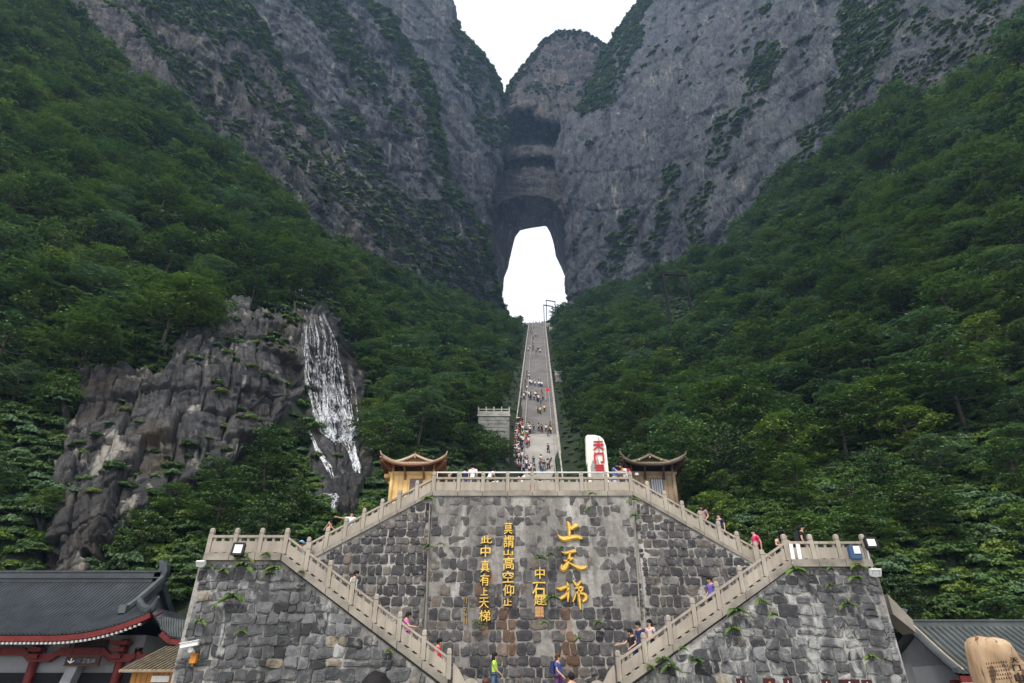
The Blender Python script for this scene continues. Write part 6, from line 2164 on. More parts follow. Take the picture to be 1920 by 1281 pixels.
PY = 34.6
pavilion('golden varnished wooden pavilion with upswept eaves beside the waterfall slope', at(774, 900, PY - 1.2).x, PY, MAT['wood_gold'], MAT['wood_gold'], MAT['wood_orange'], MAT['pale_tile'], MAT['wood_orange'], 'blind', -.0)
pavilion('brown weathered wooden pavilion with upswept eaves beside the pale stele', at(1224, 900, PY - 1.2).x, PY, MAT['wood_grey'], MAT['wood_grey'], MAT['wood_dark'], MAT['brown_tile'], MAT['wood_dark'], 'glass', .0)
b = at(1193, 890, PY - 1.3)
m = MB(); m.box((0, 0, 0), (.22, .14, .12), 0, None, .7); m.box((0, -.06, -.06), (.12, .1, .06))
tag(m.build('lantern', MAT['white_paint'], None, (b.x, PY - 1.42, b.z)), 'small white lamp under the eave of the brown pavilion', 'lamp')

# ------------------------------------------------------------------ stele
YS = 36.0
B, T_L, T_R = at(1122, 900, YS), at(1104, 818, YS), at(1141, 832, YS)
ste = tag(empty('stele', (B.x, YS, ZT)), 'tall pale carved stele with red characters on the plaza', 'stele')
hh = at(1120, 818, YS).z - ZT
w2 = (at(1143, 860, YS).x - at(1104, 860, YS).x) / 2
m = MB()
outl = [(-w2, 0), (w2 * 1.1, 0), (w2 * 1.02, hh * .35), (w2 * .98, hh * .60), (w2 * .93, hh * .78), (w2 * .90, hh * .88), (w2 * .72, hh * .95), (w2 * .40, hh * .985), (-.05, hh), (-w2 * .80, hh), (-w2 * .98, hh * .985), (-w2 * 1.02, hh * .8), (-w2 * 1.03, hh * .70), (-w2 * .95, hh * .69), (-w2 * .92, hh * .4)]
m.prism(outl, -.22, .22); m.build('slab', MAT['stele'], ste)
m = MB()
m.prism([(-w2 * .72, hh * .05), (w2 * .62, hh * .05), (w2 * .58, hh * .62), (w2 * .36, hh * .70), (w2 * .22, hh * .66), (0, hh * .76), (-w2 * .2, hh * .70), (-w2 * .45, hh * .73), (-w2 * .7, hh * .66)], -.25, -.21); m.build('grey_face', MAT['stele_grey'], ste)
m = MB(); m.prism([(w2 * .1, hh * .80), (w2 * .3, hh * .82), (w2 * .34, hh * .97), (w2 * .2, hh * .975)], -.235, -.2); m.prism([(w2 * .5, hh * .74), (w2 * .6, hh * .74), (w2 * .62, hh * .9), (w2 * .5, hh * .93)], -.235, -.2); m.build('dark_seam', MAT['stele_grey'], ste)
for ch, (x0, x1, y0, y1), bold in (('天', (1112, 1132, 827, 844), .015), ('门', (1114, 1132, 848, 868), .03), ('洞', (1115, 1132, 871, 886), .02)):
    A, Bq = at(x0, y1, YS - .26), at(x1, y0, YS - .26)
    link('character', font_char(ch, Bq.x - A.x, Bq.z - A.z, .02, bold, MAT['carve_red']), ste, tuple(Vector((A.x, A.y - .02, A.z)) - ste.location))
m = MB(); m.span(-w2 * 1.3, w2 * 1.4, -.5, .5, 0, .35); m.build('plinth', MAT['kerb'], ste)

# ------------------------------------------------------------------ gantries and lookout blocks
def gantry(label, x0, x1, ytop, ybot0, ybot1, Y, th, mat, hang=()):
    a, b = at(x0, ytop, Y), at(x1, ytop + 3, Y + 2)
    r = tag(empty('gantry', (a.x, a.y, a.z)), label, 'gantry')
    a0 = at(x0, ybot0, Y).z - 4; b0 = at(x1, ybot1, Y + 2).z - 4
    o = Vector(a)
    m = MB(); m.bar((0, 0, th / 2), (0, 0, a0 - a.z), th, th, up=Vector((0, 1, 0))); m.build('post', mat, r)
    m = MB(); m.bar((b.x - a.x, b.y - a.y, b.z - a.z + th / 2), (b.x - a.x, b.y - a.y, b0 - a.z), th, th, up=Vector((0, 1, 0))); m.build('post', mat, r)
    m = MB(); m.bar((-th / 2, 0, 0), (b.x - a.x + th / 2, b.y - a.y, b.z - a.z), th, th * 1.2); m.build('crossbeam', mat, r)
    for t, L in hang:
        p = (Vector(b) - o) * t
        m = MB(); m.tube([p, p + Vector((0, 0, -L))], th * .35, 6); m.build('hanger', mat, r)
gantry('dark steel gantry standing in the trees under the cliff', 1243, 1285, 513, 590, 580, 116, .48, MAT['dark_metal'], ((.24, 1.6), (.7, 2.6)))
gantry('taller thin grey frame at the head of the stairway', 1024, 1040.5, 563, 600, 590, 236, .34, MAT['dark_metal'])
gantry('shorter thin grey frame at the head of the stairway', 1019.5, 1036.5, 572, 604, 604, 233, .34, MAT['dark_metal'])


def lookout(label, x0, x1, ytop, ybot, Y, depth, posts):
    a, b = at(x0, ytop, Y), at(x1, ytop, Y)
    zb = at(x0, ybot, Y).z - 3
    r = tag(empty('lookout_block', (a.x, Y, a.z)), label, 'lookout')
    w = b.x - a.x
    m = MB(); m.span(0, w, 0, depth, zb - a.z, -.25); m.build('masonry', MAT['look'], r)
    rows = int(min(14, (a.z - zb - 2.5) / .55)); n = 0
    for i in range(rows):
        x = .05
        while x < w - .3:
            wd = min(random.uniform(.45, .95), w - .04 - x)
            m = MB(); z0 = -.3 - (i + 1) * .55
            m.box((x + wd / 2, -.02, z0 + .27), (wd - .05, .14, .49), 0, None, .97); o = m.build('stone', MAT['look'], r)
            x += wd
    m = MB(); m.span(-.15, w + .15, -.18, depth + .1, -.25, 0); m.build('coping', MAT['parapet'], r)
    for i in range(posts):
        m = MB(); m.box((w * i / (posts - 1), 0, .6), (.16, .16, 1.2)); m.build('post', MAT['parapet'], r)
    m = MB(); m.span(0, w, -.05, .05, .78, .90); m.build('handrail', MAT['parapet'], r)
    m = MB(); m.span(0, w, -.04, .04, .10, .55); m.build('panel', MAT['parapet'], r)


MAT['look'] = simple('lookout_masonry', (0.20, 0.195, 0.18), 0.9, 0.4, 1.0, 0.5)
lookout('square stone lookout block with a balustrade beside the crowded lane', 897, 955, 778, 850, 80, 5.0, 5)
lookout('pale lookout wall with a balustrade just below the arch', 1030, 1072, 616, 640, 218, 8, 4)
lookout('faint lookout wall among the trees by the middle of the stairway', 1041, 1076, 703, 735, 135, 5, 4)
lookout('small pale wall at the head of the stairway next to the bush', 955, 982, 611, 622, 226, 6, 3)
lookout('pale stone wall of the cliff path below the right-hand crag', 1213, 1234, 534, 545, 186, 3, 3)

# ------------------------------------------------------------------ waterfall
def fall_line(name_pts, n, wd, seed, m, spread):
    r = random.Random(seed)
    for k in range(n):
        ph = r.uniform(0, 6.28); a0 = r.random(); t0 = r.uniform(0, .35) if r.random() < .6 else 0; t1 = r.uniform(.6, 1.0)
        base = r.uniform(.5, 1) * wd
        prev = None
        steps = 46
        jag = 0
        for i in range(steps + 1):
            t = t0 + (t1 - t0) * i / steps
            q = t * (len(name_pts) - 1); j = min(int(q), len(name_pts) - 2); f = q - j
            (xl0, xr0, y0), (xl1, xr1, y1) = name_pts[j], name_pts[j + 1]
            xl, xr, y = xl0 + (xl1 - xl0) * f, xr0 + (xr1 - xr0) * f, y0 + (y1 - y0) * f
            jag = jag * .8 + r.uniform(-.5, .5) * spread
            aa = min(1.04, max(-.04, a0 + .10 * math.sin(ph + t * 6) + .035 * math.sin(ph * 2 + t * 19) + .012 * jag))
            x = xl + (xr - xl) * aa
            p = hit(x, y, bvhA)
            if p is None: prev = None; continue
            dirc = (Vector((0, 0, CAMZ)) - p).normalized()
            p = p + dirc * .35
            w = base * (0.25 + 1.1 * abs(math.sin(ph * 3 + t * 14)) ** 1.5) * (.5 + 1.0 * t)
            cur = (p + Vector((-w / 2, 0, 0)), p + dirc * w * .12, p + Vector((w / 2, 0, 0)))
            if prev is not None and (prev[1] - cur[1]).length < 4.5:
                b = len(m.v); m.v += [tuple(v) for v in prev + cur]
                m.f += [(b, b + 1, b + 4, b + 3), (b + 1, b + 2, b + 5, b + 4)]; m.m += [0, 0]
            prev = cur


m = MB()
MAIN = [(572, 606, 588), (568, 628, 640), (574, 640, 700), (588, 650, 760), (600, 664, 810), (622, 668, 832)]
fall_line(MAIN, 30, .045, 1, m, 2.2)
fall_line(MAIN, 5, .08, 2, m, 2.2)
fall_line([(590, 645, 760), (606, 658, 800), (624, 664, 835)], 18, .06, 3, m, 2.0)
fall_line([(640, 665, 828), (654, 668, 850), (662, 674, 872), (664, 678, 888)], 22, .09, 4, m, 1.0)
fall_line([(577, 584, 806), (592, 602, 845), (610, 622, 875), (618, 630, 898)], 14, .07, 5, m, .8)
fall_line([(640, 668, 700), (655, 672, 780), (660, 672, 825)], 6, .07, 6, m, 1.0)
fall_line([(608, 632, 925), (600, 628, 940), (604, 622, 962)], 20, .10, 7, m, .8)
fall_line([(548, 560, 520), (556, 570, 560), (566, 580, 590)], 6, .10, 8, m, .8)
wf = m.build('waterfall', MAT['water'])
tag(wf, kind='structure')
m = MB()
fall_line(MAIN, 9, .42, 21, m, 1.6)
fall_line([(590, 645, 760), (606, 658, 800), (624, 664, 835)], 12, .6, 23, m, 1.2)
fall_line([(640, 665, 828), (662, 674, 872), (664, 678, 888)], 6, .4, 24, m, .8)
fall_line([(608, 632, 925), (600, 628, 940), (604, 622, 962)], 8, .5, 27, m, .8)
tag(m.build('waterfall_veil', MAT['veil']), kind='structure')

# ------------------------------------------------------------------ ferns and tufts on the masonry
def fern(label, px, py, Y, R, mat='fern', seed=0):
    r = np.random.default_rng(seed + int(px) * 7 + int(py))
    p = at(px, py, Y)
    root = tag(empty('wall_fern', tuple(p)), label, 'fern')
    nf = 15
    for k in range(nf):
        a = r.uniform(-1.45, 1.45) if k else 0
        L = R * r.uniform(.6, 1.1)
        out = r.uniform(.3, .9)
        V, F, T = [], [], []
        n = 11
        pts = []
        for i in range(n + 1):
            t = i / n
            pts.append(Vector((math.sin(a) * L * t, -out * L * t * (1 - .3 * t), math.cos(a) * L * t * (1 - .2 * t) - .75 * L * t * t)))
        for i in range(1, n + 1):
            d = (pts[i] - pts[i - 1]).normalized(); s = d.cross(Vector((0, -.5, .8))).normalized()
            w = L * .17 * math.sin(math.pi * (i + .3) / (n + 1.2)) + .01
            for sg in (-1, 1):
                b = len(V); q = pts[i - 1]
                V += [tuple(q), tuple(q + s * sg * w + d * .35 * w), tuple(q + s * sg * w * .8 + d * .9 * w), tuple(pts[i])]
                F.append((b, b + 1, b + 2, b + 3)); T.append(r.uniform(0, 1))
        me = mesh_np('frond', V, F, MAT[mat], None, False, {'tone': ('FACE', T)})
        link('frond', me, root)


FERNS = [('yellow-green fern under the black floodlight on the buttress', 462, 1047, YF - .1, .42, 'fern'), ('hanging green clump below the black floodlight', 457, 1062, YF - .15, .5, 'leaf'),
         ('bright yellow-green bush under the corner of the terrace', 517, 1066, YF - .1, .42, 'fern'), ('small green tuft under the bright corner bush', 509, 1076, YF - .1, .3, 'leaf'),
         ('small fern on the kerb between two terrace posts', 500, 1040, YF - .2, .26, 'fern'), ('dry yellow tuft near the top of the buttress', 420, 1071, YF - .1, .3, 'fern'),
         ('trailing green branch in the middle of the buttress', 436, 1122, YF - .15, .62, 'leaf'), ('fern at the outer edge of the buttress near the dark hall', 376, 1166, YF - .1, .32, 'fern'),
         ('lower fern beside two joints in the buttress', 454, 1184, YF - .1, .26, 'fern'), ('tiny fern high on the buttress edge', 392, 1064, YF - .1, .26, 'leaf'),
         ('small fern just under the lower flight by the third panel', 566, 1073, YF - .1, .2, 'fern'), ('fern under the lower flight near the foot', 728, 1221, YF - .1, .2, 'fern'),
         ('fern at the corner where the upper flight meets the high wall', 803, 936, YB - .2, .36, 'fern'), ('upper fern in the wall seam on the brown pavilion side', 1187, 938, YB - .3, .36, 'fern'),
         ('second fern down the wall seam on the brown pavilion side', 1189, 968, YB - .35, .3, 'fern'), ('fern in the wall seam on the waterfall side', 803, 1026, YB - .35, .36, 'leaf'),
         ('brownish tuft high on the central wall', 826, 1021, YB - .35, .25, 'leaf_yellow'), ('green bush left of the large title on the central wall', 1012, 1048, YB - .4, .42, 'leaf'),
         ('dark small bush next to the bush beside the title', 1033, 1041, YB - .4, .32, 'leaf'), ('tiny fern over the second large character', 1053, 1028, YB - .4, .22, 'leaf'),
         ('yellow tuft near the top of the central wall', 1105, 955, YB - .3, .26, 'leaf_yellow'), ('small fern on the kerb over the central wall', 1110, 926, YB - .3, .22, 'fern'),
         ('fern low on the central wall between cobbles', 1086, 1198, YB - .5, .30, 'fern'), ('leafy plant left of the lowest large character', 1036, 1121, YB - .45, .4, 'leaf'),
         ('small fern under the seal plate', 1021, 1168, YB - .45, .24, 'fern'), ('fern right of the lowest large character', 1122, 1168, YB - .45, .26, 'leaf'),
         ('mossy tuft under the pair of gold columns', 905, 1172, YB - .45, .26, 'leaf'), ('small fern left of the lower gold column', 893, 1168, YB - .45, .22, 'fern'),
         ('large fern below the coping near the man in blue-violet', 1380, 1148, YF - .12, .52, 'leaf'), ('hanging fern below the large fern on the buttress', 1373, 1180, YF - .12, .34, 'fern'),
         ('broad fern under the flight next to the boy in black', 1243, 1238, YF - .12, .40, 'leaf'), ('bushy fern below that flight, nearer the bottom edge', 1254, 1252, YF - .14, .40, 'leaf'),
         ('bushy fern on the buttress under the second flight post', 1301, 1238, YF - .12, .38, 'leaf'), ('little fern beneath the kerb at the flight foot', 1218, 1250, YF - .12, .22, 'fern'),
         ('bright little fern under the flight at the wide panel', 1278, 1216, YF - .12, .22, 'fern'), ('feathery grass under the corner of the terrace', 1490, 1070, YF - .14, .46, 'fern'),
         ('round fern in the upper middle of the buttress', 1427, 1128, YF - .12, .32, 'fern'), ('small tuft beside the round fern', 1449, 1152, YF - .12, .24, 'fern'),
         ('flat mossy plant across the buttress joints', 1587, 1133, YF - .12, .42, 'leaf'), ('yellow fern under the blue box', 1606, 1062, YF - .12, .36, 'leaf_yellow'),
         ('yellow-green fern below the white lamp on the buttress', 1602, 1084, YF - .12, .32, 'fern'), ('small fern hanging from the terrace kerb', 1557, 1068, YF - .12, .28, 'leaf'),
         ('moss tuft on a lower stone near the buttress edge', 1630, 1232, YF - .12, .32, 'leaf_yellow'), ('fern half way down the buttress under the terrace', 1556, 1098, YF - .12, .24, 'leaf')]
for i, (lab, px, py, Y, R, mt) in enumerate(FERNS):
    fern(lab, px, py, Y, R, mt, i)


# ------------------------------------------------------------------ lamps, camera, boxes
def floodlight(label, px, py, Y, w, h, tilt, white=False, pole=0.0):
    p = at(px, py, Y)
    r = tag(empty('floodlight', tuple(p)), label, 'floodlight')
    M3 = Matrix.Rotation(D2R(tilt), 3, 'X')
    case = MAT['white_paint'] if white else MAT['black_plastic']
    m = MB(); m.box((0, .06, 0), (w, .16, h), 0, M3, 1.0); m.build('housing', case, r)
    m = MB()
    for (cx, cz, sx_, sz_) in ((0, h / 2, w + .04, .05), (0, -h / 2, w + .04, .05), (-w / 2, 0, .05, h), (w / 2, 0, .05, h)):
        c = M3 @ Vector((cx, -.04, cz)); m.box(c, (sx_, .07, sz_), 0, M3)
    m.build('rim', case, r)
    m = MB(); c = M3 @ Vector((0, -.045, 0)); m.box(c, (w - .1, .02, h - .1), 0, M3); m.build('lens', MAT['lamp_glass'], r)
    m = MB(); m.box((0, .18, -h / 2 - .02), (w * .7, .04, .06)); m.box((-w * .35, .1, -h * .3), (.03, .04, h * .6)); m.box((w * .35, .1, -h * .3), (.03, .04, h * .6)); m.build('bracket', case, r)
    if pole:
        m = MB(); m.tube([(-w * .3, .2, -h / 2), (-w * .3, .2, -h / 2 - pole)], .035, 8); m.tube([(-w * .3, .2, -h / 2), (0, .2, 0)], .03, 8); m.build('pole', MAT['steel'], r)


floodlight('square black floodlight hung on the terrace balustrade', 447, 1030, YF - .32, .40, .42, -10)
floodlight('white spotlight at the outer corner under the terrace near the dark hall', 377, 1056, YF - .2, .26, .16, 35, True)
floodlight('framed floodlight on a short pole at the end of the terrace', 1633, 1018, YF - .25, .40, .36, -6, False, 1.0)
floodlight('white lamp at the outer corner under the terrace near the small tiled house', 1641, 1073, YF - .2, .34, .22, 30, True)
p = at(1604, 1035, YF - .25)
r = tag(empty('control_box', tuple(p)), 'slate blue box with a pale panel standing at the terrace balustrade', 'box')
m = MB(); m.box((0, .08, 0), (.42, .2, .48), 0, None, .92); m.build('case', MAT['blue_plastic'], r)
m = MB(); m.box((.05, -.035, .07), (.24, .02, .27)); m.build('panel', MAT['lamp_glass'], r)
p = at(1490, 1036, YF - .05)
r = tag(empty('white_board', tuple(p)), 'pair of narrow white boards leaning inside the terrace balustrade', 'board')
for k in (-.12, .14):
    m = MB(); m.bar((k - .03, -.08, -.42), (k + .02, -.04, .30), .05, .13, up=Vector((1, 0, 0))); m.build('board', MAT['white_paint'], r)
p = at(357, 1210, YF - .35)
r = tag(empty('security_camera', tuple(p)), 'white security camera on a bracket at the edge of the buttress', 'camera')
m = MB(); m.bar((-.32, -.02, -.03), (.26, 0, .08), .15, .15); m.build('housing', MAT['white_paint'], r)
m = MB(); m.bar((-.36, -.03, .045), (.30, -.01, .165), .20, .02); m.build('sunshield', MAT['white_paint'], r)
m = MB(); m.tube([(-.32, -.02, -.03), (-.35, -.02, -.035)], .05, 10); m.build('lens', MAT['black_plastic'], r)
m = MB(); m.tube([(.02, 0, -.05), (.02, .03, -.18)], .03, 8); m.tube([(.02, .03, -.14), (.02, .3, -.2)], [.09, .07], 10); m.build('bracket', MAT['white_paint'], r)
p = at(363, 1236, YF - .14)
m = MB(); m.box((0, 0, 0), (.22, .16, .26), 0, None, .9); m.box((0, -.02, .15), (.26, .2, .03)); m.box((.0, 0, -.17), (.04, .04, .1))
tag(m.build('junction_box', MAT['orange_box'], None, tuple(p)), 'small orange box under the security camera', 'box')
# cables down the seams of the high wall
for (pts, lab) in (([(806, 938), (804, 1000), (801, 1080), (797, 1200)], 'thin cable running down the wall seam on the waterfall side'), ([(1188, 938), (1192, 1020), (1199, 1130), (1206, 1260)], 'thin cable running down the wall seam on the brown pavilion side')):
    m = MB(); m.tube([wall_pt(x, y, .14) for x, y in pts], .025, 6)
    tag(m.build('cable', MAT['kerb']), lab, 'cable')
# row of dark red boards at the foot of the buttress
for i, (x0, x1, yt, lab) in enumerate([(1380, 1396, 1272, 'dark red board at the bottom edge, nearest the flight foot'), (1430, 1452, 1272, 'dark red board with an orange dot at the bottom edge'), (1468, 1484, 1272, 'narrow dark red board with a white mark at the bottom edge'),
                                       (1540, 1556, 1274, 'dark red board with a white stroke at the bottom edge'), (1572, 1610, 1274, 'widest dark red board at the bottom edge'), (1615, 1633, 1275, 'dark red board with white dots nearest the small tiled house')]):
    a, b = at(x0, yt, 21.5), at(x1, yt, 21.5)
    r = tag(empty('sign_board', (a.x, 21.5, 0)), lab, 'sign')
    w = b.x - a.x
    m = MB(); m.span(0, w, -.03, .03, a.z - .75, a.z); m.build('panel', MAT['maroon'], r)
    for x in (.03, w - .03):
        m = MB(); m.span(x - .02, x + .02, -.02, .02, 0.0, a.z - .74); m.build('post', MAT['dark_metal'], r)
    m = MB()
    if i == 1: m.tube([(w * .5, -.035, a.z - .12), (w * .5, -.05, a.z - .12)], .035, 8)
    else: m.span(w * .45, w * .52, -.036, -.03, a.z - .22, a.z - .06)
    m.build('mark', MAT['orange_box'] if i == 1 else MAT['white_paint'], r)
# ------------------------------------------------------------------ dark tiled hall, bottom corner on the waterfall side
hall = tag(empty('temple_hall', (0, 0, 0)), 'dark tiled hall with red beams and an upswept hip-and-gable roof', 'building')
YE_, YR_ = 30.0, 34.0
ZE_ = at(150, 1190, YE_).z
ZR_ = at(150, 1090, YR_).z
XC = at(286, 1160, YE_).x            # corner of the eave
XG = at(290, 1090, YR_).x            # gable end of the ridge
X0 = -34.0


def slope_pt(x, t):
    """t 0 at the eave .. 1 at the ridge; the eave rises towards the corner."""
    s = max(0.0, (x - (XC - 4.6)) / 4.6)
    lift = .92 * s ** 2.3 * (1 - t) ** 1.2
    y = YE_ + (YR_ - YE_) * t - .25 * s ** 2 * (1 - t)
    z = ZE_ + (ZR_ - ZE_) * (.80 * t + .20 * t ** 2.2) + lift
    return Vector((x, y, z))


TG = .56                             # where the gable starts, up the slope
XK = XG + .45


def xlim(t): return XC + (XK - XC) * (t / TG) if t < TG else XK


ts = [0, .1, .2, .3, .42, TG, .7, .85, 1]
m = MB()
nx = 60
for t in ts:
    for i in range(nx + 1):
        f = i / nx; f = 1 - (1 - f) ** 1.3
        m.v.append(tuple(slope_pt(X0 + (xlim(t) - X0) * f, t)))
for j in range(len(ts) - 1):
    for i in range(nx):
        a = j * (nx + 1) + i; m.f.append((a, a + 1, a + nx + 2, a + nx + 1)); m.m.append(0)
# under layer gives the roof its thickness
b = len(m.v); m.v += [(x, y + .05, z - .22) for x, y, z in m.v[:b]]
m.f += [tuple(b + i for i in f)[::-1] for f in m.f[:]]; m.m += [1] * (len(m.f) - len(m.m))
m.build('roof', [MAT['tile_dark'], MAT['red_paint']], hall)
m = MB(); n = 0
x = X0
while x < XC - .05:
    t1 = 1.0
    if x > XK: t1 = TG * (XC - x) / (XC - XK)
    if t1 > .04:
        pts = [slope_pt(x, t1 * k / 7) + Vector((0, 0, .03)) for k in range(8)]
        m.tube(pts, .052, 5)
    x += .19
o = m.build('roof_tiles', MAT['tile_dark'], hall, smooth=False); o['kind'] = 'stuff'
# hip skirt that faces the masonry
ZHIP = slope_pt(XK, TG).z
YK = slope_pt(XK, TG).y
m = MB()
def side_pt(s, q):
    """s 0 front corner .. 1 back corner; q 0 eave .. 1 gable foot"""
    A = slope_pt(XC, 0); Bk = Vector((XC, 2 * YR_ - A.y, A.z))
    e = A.lerp(Bk, s); e.z -= .9 * (1 - (2 * abs(s - .5)) ** 2.2); e.x -= .2 * (1 - (2 * abs(s - .5)) ** 2)
    I = Vector((XK, YK, ZHIP)).lerp(Vector((XK, 2 * YR_ - YK, ZHIP)), s)
    p = e.lerp(I, q); p.z += -.10 * math.sin(math.pi * q)
    return p
for q in (0, .35, .7, 1):
    for i in range(25): m.v.append(tuple(side_pt(i / 24, q)))
for j in range(3):
    for i in range(24): a = j * 25 + i; m.f.append((a, a + 1, a + 26, a + 25)); m.m.append(0)
m.build('roof_hip', [MAT['tile_dark']], hall)
m = MB()
for i in range(3, 38):
    s = i / 40; m.tube([side_pt(s, q) + Vector((0, 0, .03)) for q in (0, .4, .98)], .05, 5)
o = m.build('hip_tiles', MAT['tile_dark'], hall); o['kind'] = 'stuff'
# ridges
m = MB(); hip = [slope_pt(XC + (XK - XC) * k / 8, TG * k / 8) + Vector((.03, 0, .14)) for k in range(9)]
tip = hip[0] + Vector((.30, -.35, .42)); m.tube([tip, hip[0] + Vector((.1, -.1, .05))] + hip[1:], [.05] + [.15] * 9, 7, 0, 1.4); m.build('hip_ridge', MAT['tile_dark'], hall)
m = MB(); pts = [slope_pt(XK - .06, t) + Vector((0, 0, .16)) for t in (.36, .5, .62, .75, .88, 1)]
m.tube(pts, .15, 7, 0, 1.3); m.box(pts[0] + Vector((0, -.1, .02)), (.34, .3, .36)); m.build('gable_ridge', MAT['tile_grey'], hall)
m = MB(); m.span(X0, XG + .3, YR_ - .16, YR_ + .16, ZR_ - .05, ZR_ + .42); m.span(X0, XG + .3, YR_ - .22, YR_ + .22, ZR_ + .12, ZR_ + .18); m.span(X0, XG + .3, YR_ - .2, YR_ + .2, ZR_ + .42, ZR_ + .5); m.build('main_ridge', MAT['tile_dark'], hall)
m = MB(); fin = [(0, -.35), (.35, -.25), (.62, .15), (.72, .7), (.55, 1.25), (.20, 1.5), (-.15, 1.55), (.12, 1.25), (.10, .9), (-.1, .55), (-.15, .1)]
m.prism([(XG + .05 + x * .75, ZR_ + z * .68) for x, z in fin], YR_ - .16, YR_ + .16); m.build('ridge_fin', MAT['tile_dark'], hall)
m = MB(); m.add([(XK - .35, YK, ZHIP), (XK - .35, 2 * YR_ - YK, ZHIP), (XK - .35, YR_, ZR_)], [(0, 1, 2)]); m.build('gable_wall', MAT['white_wall'], hall)
for sgn in (1, -1):
    m = MB(); yb = lambda t: YR_ + sgn * (slope_pt(XK, t).y - YR_)
    pts = [Vector((XK + .02, yb(t), slope_pt(XK, t).z - .12)) for t in (.45, .6, .75, .9, 1)]
    for a, b2 in zip(pts, pts[1:]): m.bar(a, b2, .12, .34)
    m.build('barge_board', MAT['tile_dark'], hall)
# back slope
m = MB()
for t in ts:
    for i in range(13):
        p = slope_pt(X0 + (xlim(t) - X0) * i / 12, t); m.v.append((p.x, 2 * YR_ - p.y, p.z))
for j in range(len(ts) - 1):
    for i in range(12): a = j * 13 + i; m.f.append((a, a + 1, a + 14, a + 13)); m.m.append(0)
m.build('back_slope', [MAT['tile_dark']], hall)
# red fascia and white-ended rafters
m = MB(); xs = [X0 + (XC - X0) * (1 - (1 - i / 50) ** 1.6) for i in range(51)]
for xa, xb in zip(xs, xs[1:]):
    a, b2 = slope_pt(xa, 0) + Vector((0, -.02, -.16)), slope_pt(xb, 0) + Vector((0, -.02, -.16)); m.bar(a, b2, .08, .22)
m.build('fascia', MAT['red_paint'], hall)
m = MB(); x = X0
while x < XC - .35:
    p = slope_pt(x, 0) + Vector((0, .06, -.34)); m.box(p, (.10, .12, .09)); x += .19
o = m.build('rafter_ends', MAT['white_paint'], hall); o['kind'] = 'stuff'
m = MB(); x = X0
while x < XC - .3:
    p = slope_pt(x, 0); m.bar(p + Vector((0, .14, -.34)), (x, YE_ + 1.5, p.z + .35), .08, .08); x += .38
o = m.build('rafters', MAT['red_paint'], hall); o['kind'] = 'stuff'
# body
YW = YE_ + 1.5
XW = XC - .9
m = MB(); m.span(X0, XW, YW + .05, YW + 5, 0, ZE_ + .1); m.build('wall', MAT['white_wall'], hall)
m = MB(); m.span(X0, XW, YW - .02, YW + .04, 0, ZE_ - 1.45); m.build('dark_opening', MAT['dark_in'], hall)
cxs = [at(px, 1230, YW).x for px in (0, 72, 150, 228)]
for px in (-130, 72, 232):
    x = at(px, 1230, YW).x
    m = MB(); m.tube([(x, YW - .15, 0), (x, YW - .15, ZE_ - .1)], .19, 12); m.build('column', MAT['red_paint'], hall, smooth=True)
zb = at(100, 1212, YW - .2).z
def beam(x0, x1, z0, z1):
    m = MB()
    m.prism([(x0, z0 - .16), (x0 + .45, z0 - .16), (x0 + .8, z1 - .16), (x1 - .8, z1 - .16), (x1 - .45, z0 - .16), (x1, z0 - .16), (x1, z0 + .16), (x1 - .5, z0 + .16), (x1 - .85, z1 + .16), (x0 + .85, z1 + .16), (x0 + .5, z0 + .16), (x0, z0 + .16)], YW - .34, YW - .08)
    m.build('beam', MAT['red_paint'], hall)
za, zc = at(100, 1234, YW - .2).z, at(150, 1222, YW - .2).z
beam(at(-130, 1, YW).x * 1, at(78, 1230, YW - .2).x, za, zc)
beam(at(78, 1230, YW - .2).x, at(228, 1230, YW - .2).x, za, zc)
beam(at(228, 1230, YW - .2).x, XW + .7, za, zc)
for px in (72, 226):
    x = at(px, 1215, YW - .3).x
    for k in range(3):
        m = MB(); m.box((x, YW - .35, ZE_ - .25 - .28 * k), (.8 - .2 * k, .5 - .1 * k, .16)); m.build('bracket', MAT['red_paint'], hall)
for px0, px1, py0, py1 in ((22, 66, 1200, 1212), (88, 135, 1200, 1222), (138, 205, 1200, 1216)):
    a, b2 = at(px0, py1, YW - .05), at(px1, py0, YW - .05)
    m = MB(); m.span(a.x, b2.x, YW - .06, YW - .02, a.z, b2.z); m.build('lattice_frame' if px0 == 138 else 'infill_panel', MAT['white_wall'] if px0 != 138 else MAT['wood_dark'], hall)
a, b2 = at(100, 1281, YW - .5), at(135, 1246, YW - .5)
m = MB(); m.bar((a.x + .2, YW - .5, 0), (b2.x + .1, YW - .3, b2.z + .0), .45, .5, up=Vector((0, 1, 0))); m.build('white_pillar', MAT['white_wall'], hall)
# hanging sign
A, B = at(121, 1247, YW - .6), at(190, 1231, YW - .6)
sg = tag(empty('direction_sign', (A.x, YW - .6, A.z)), 'dark hanging sign with a white arrow and small characters', 'sign')
m = MB(); m.span(0, B.x - A.x, -.05, .05, 0, B.z - A.z); m.build('board', MAT['wood_dark'], sg)
m = MB(); m.span(-.03, B.x - A.x + .03, -.07, .06, -.04, 0.0); m.span(-.03, B.x - A.x + .03, -.07, .06, B.z - A.z, B.z - A.z + .04); m.build('sign_frame', MAT['red_paint'], sg)
hs = B.z - A.z; wsn = B.x - A.x
m = MB(); cx = wsn * .17
m.span(cx - .025, cx + .025, -.06, -.05, hs * .3, hs * .78)
m.prism([(cx, hs * .16), (cx + .17, hs * .46), (cx + .13, hs * .52), (cx, hs * .3), (cx - .13, hs * .52), (cx - .17, hs * .46)], -.062, -.052); m.build('arrow', MAT['white_paint'], sg)
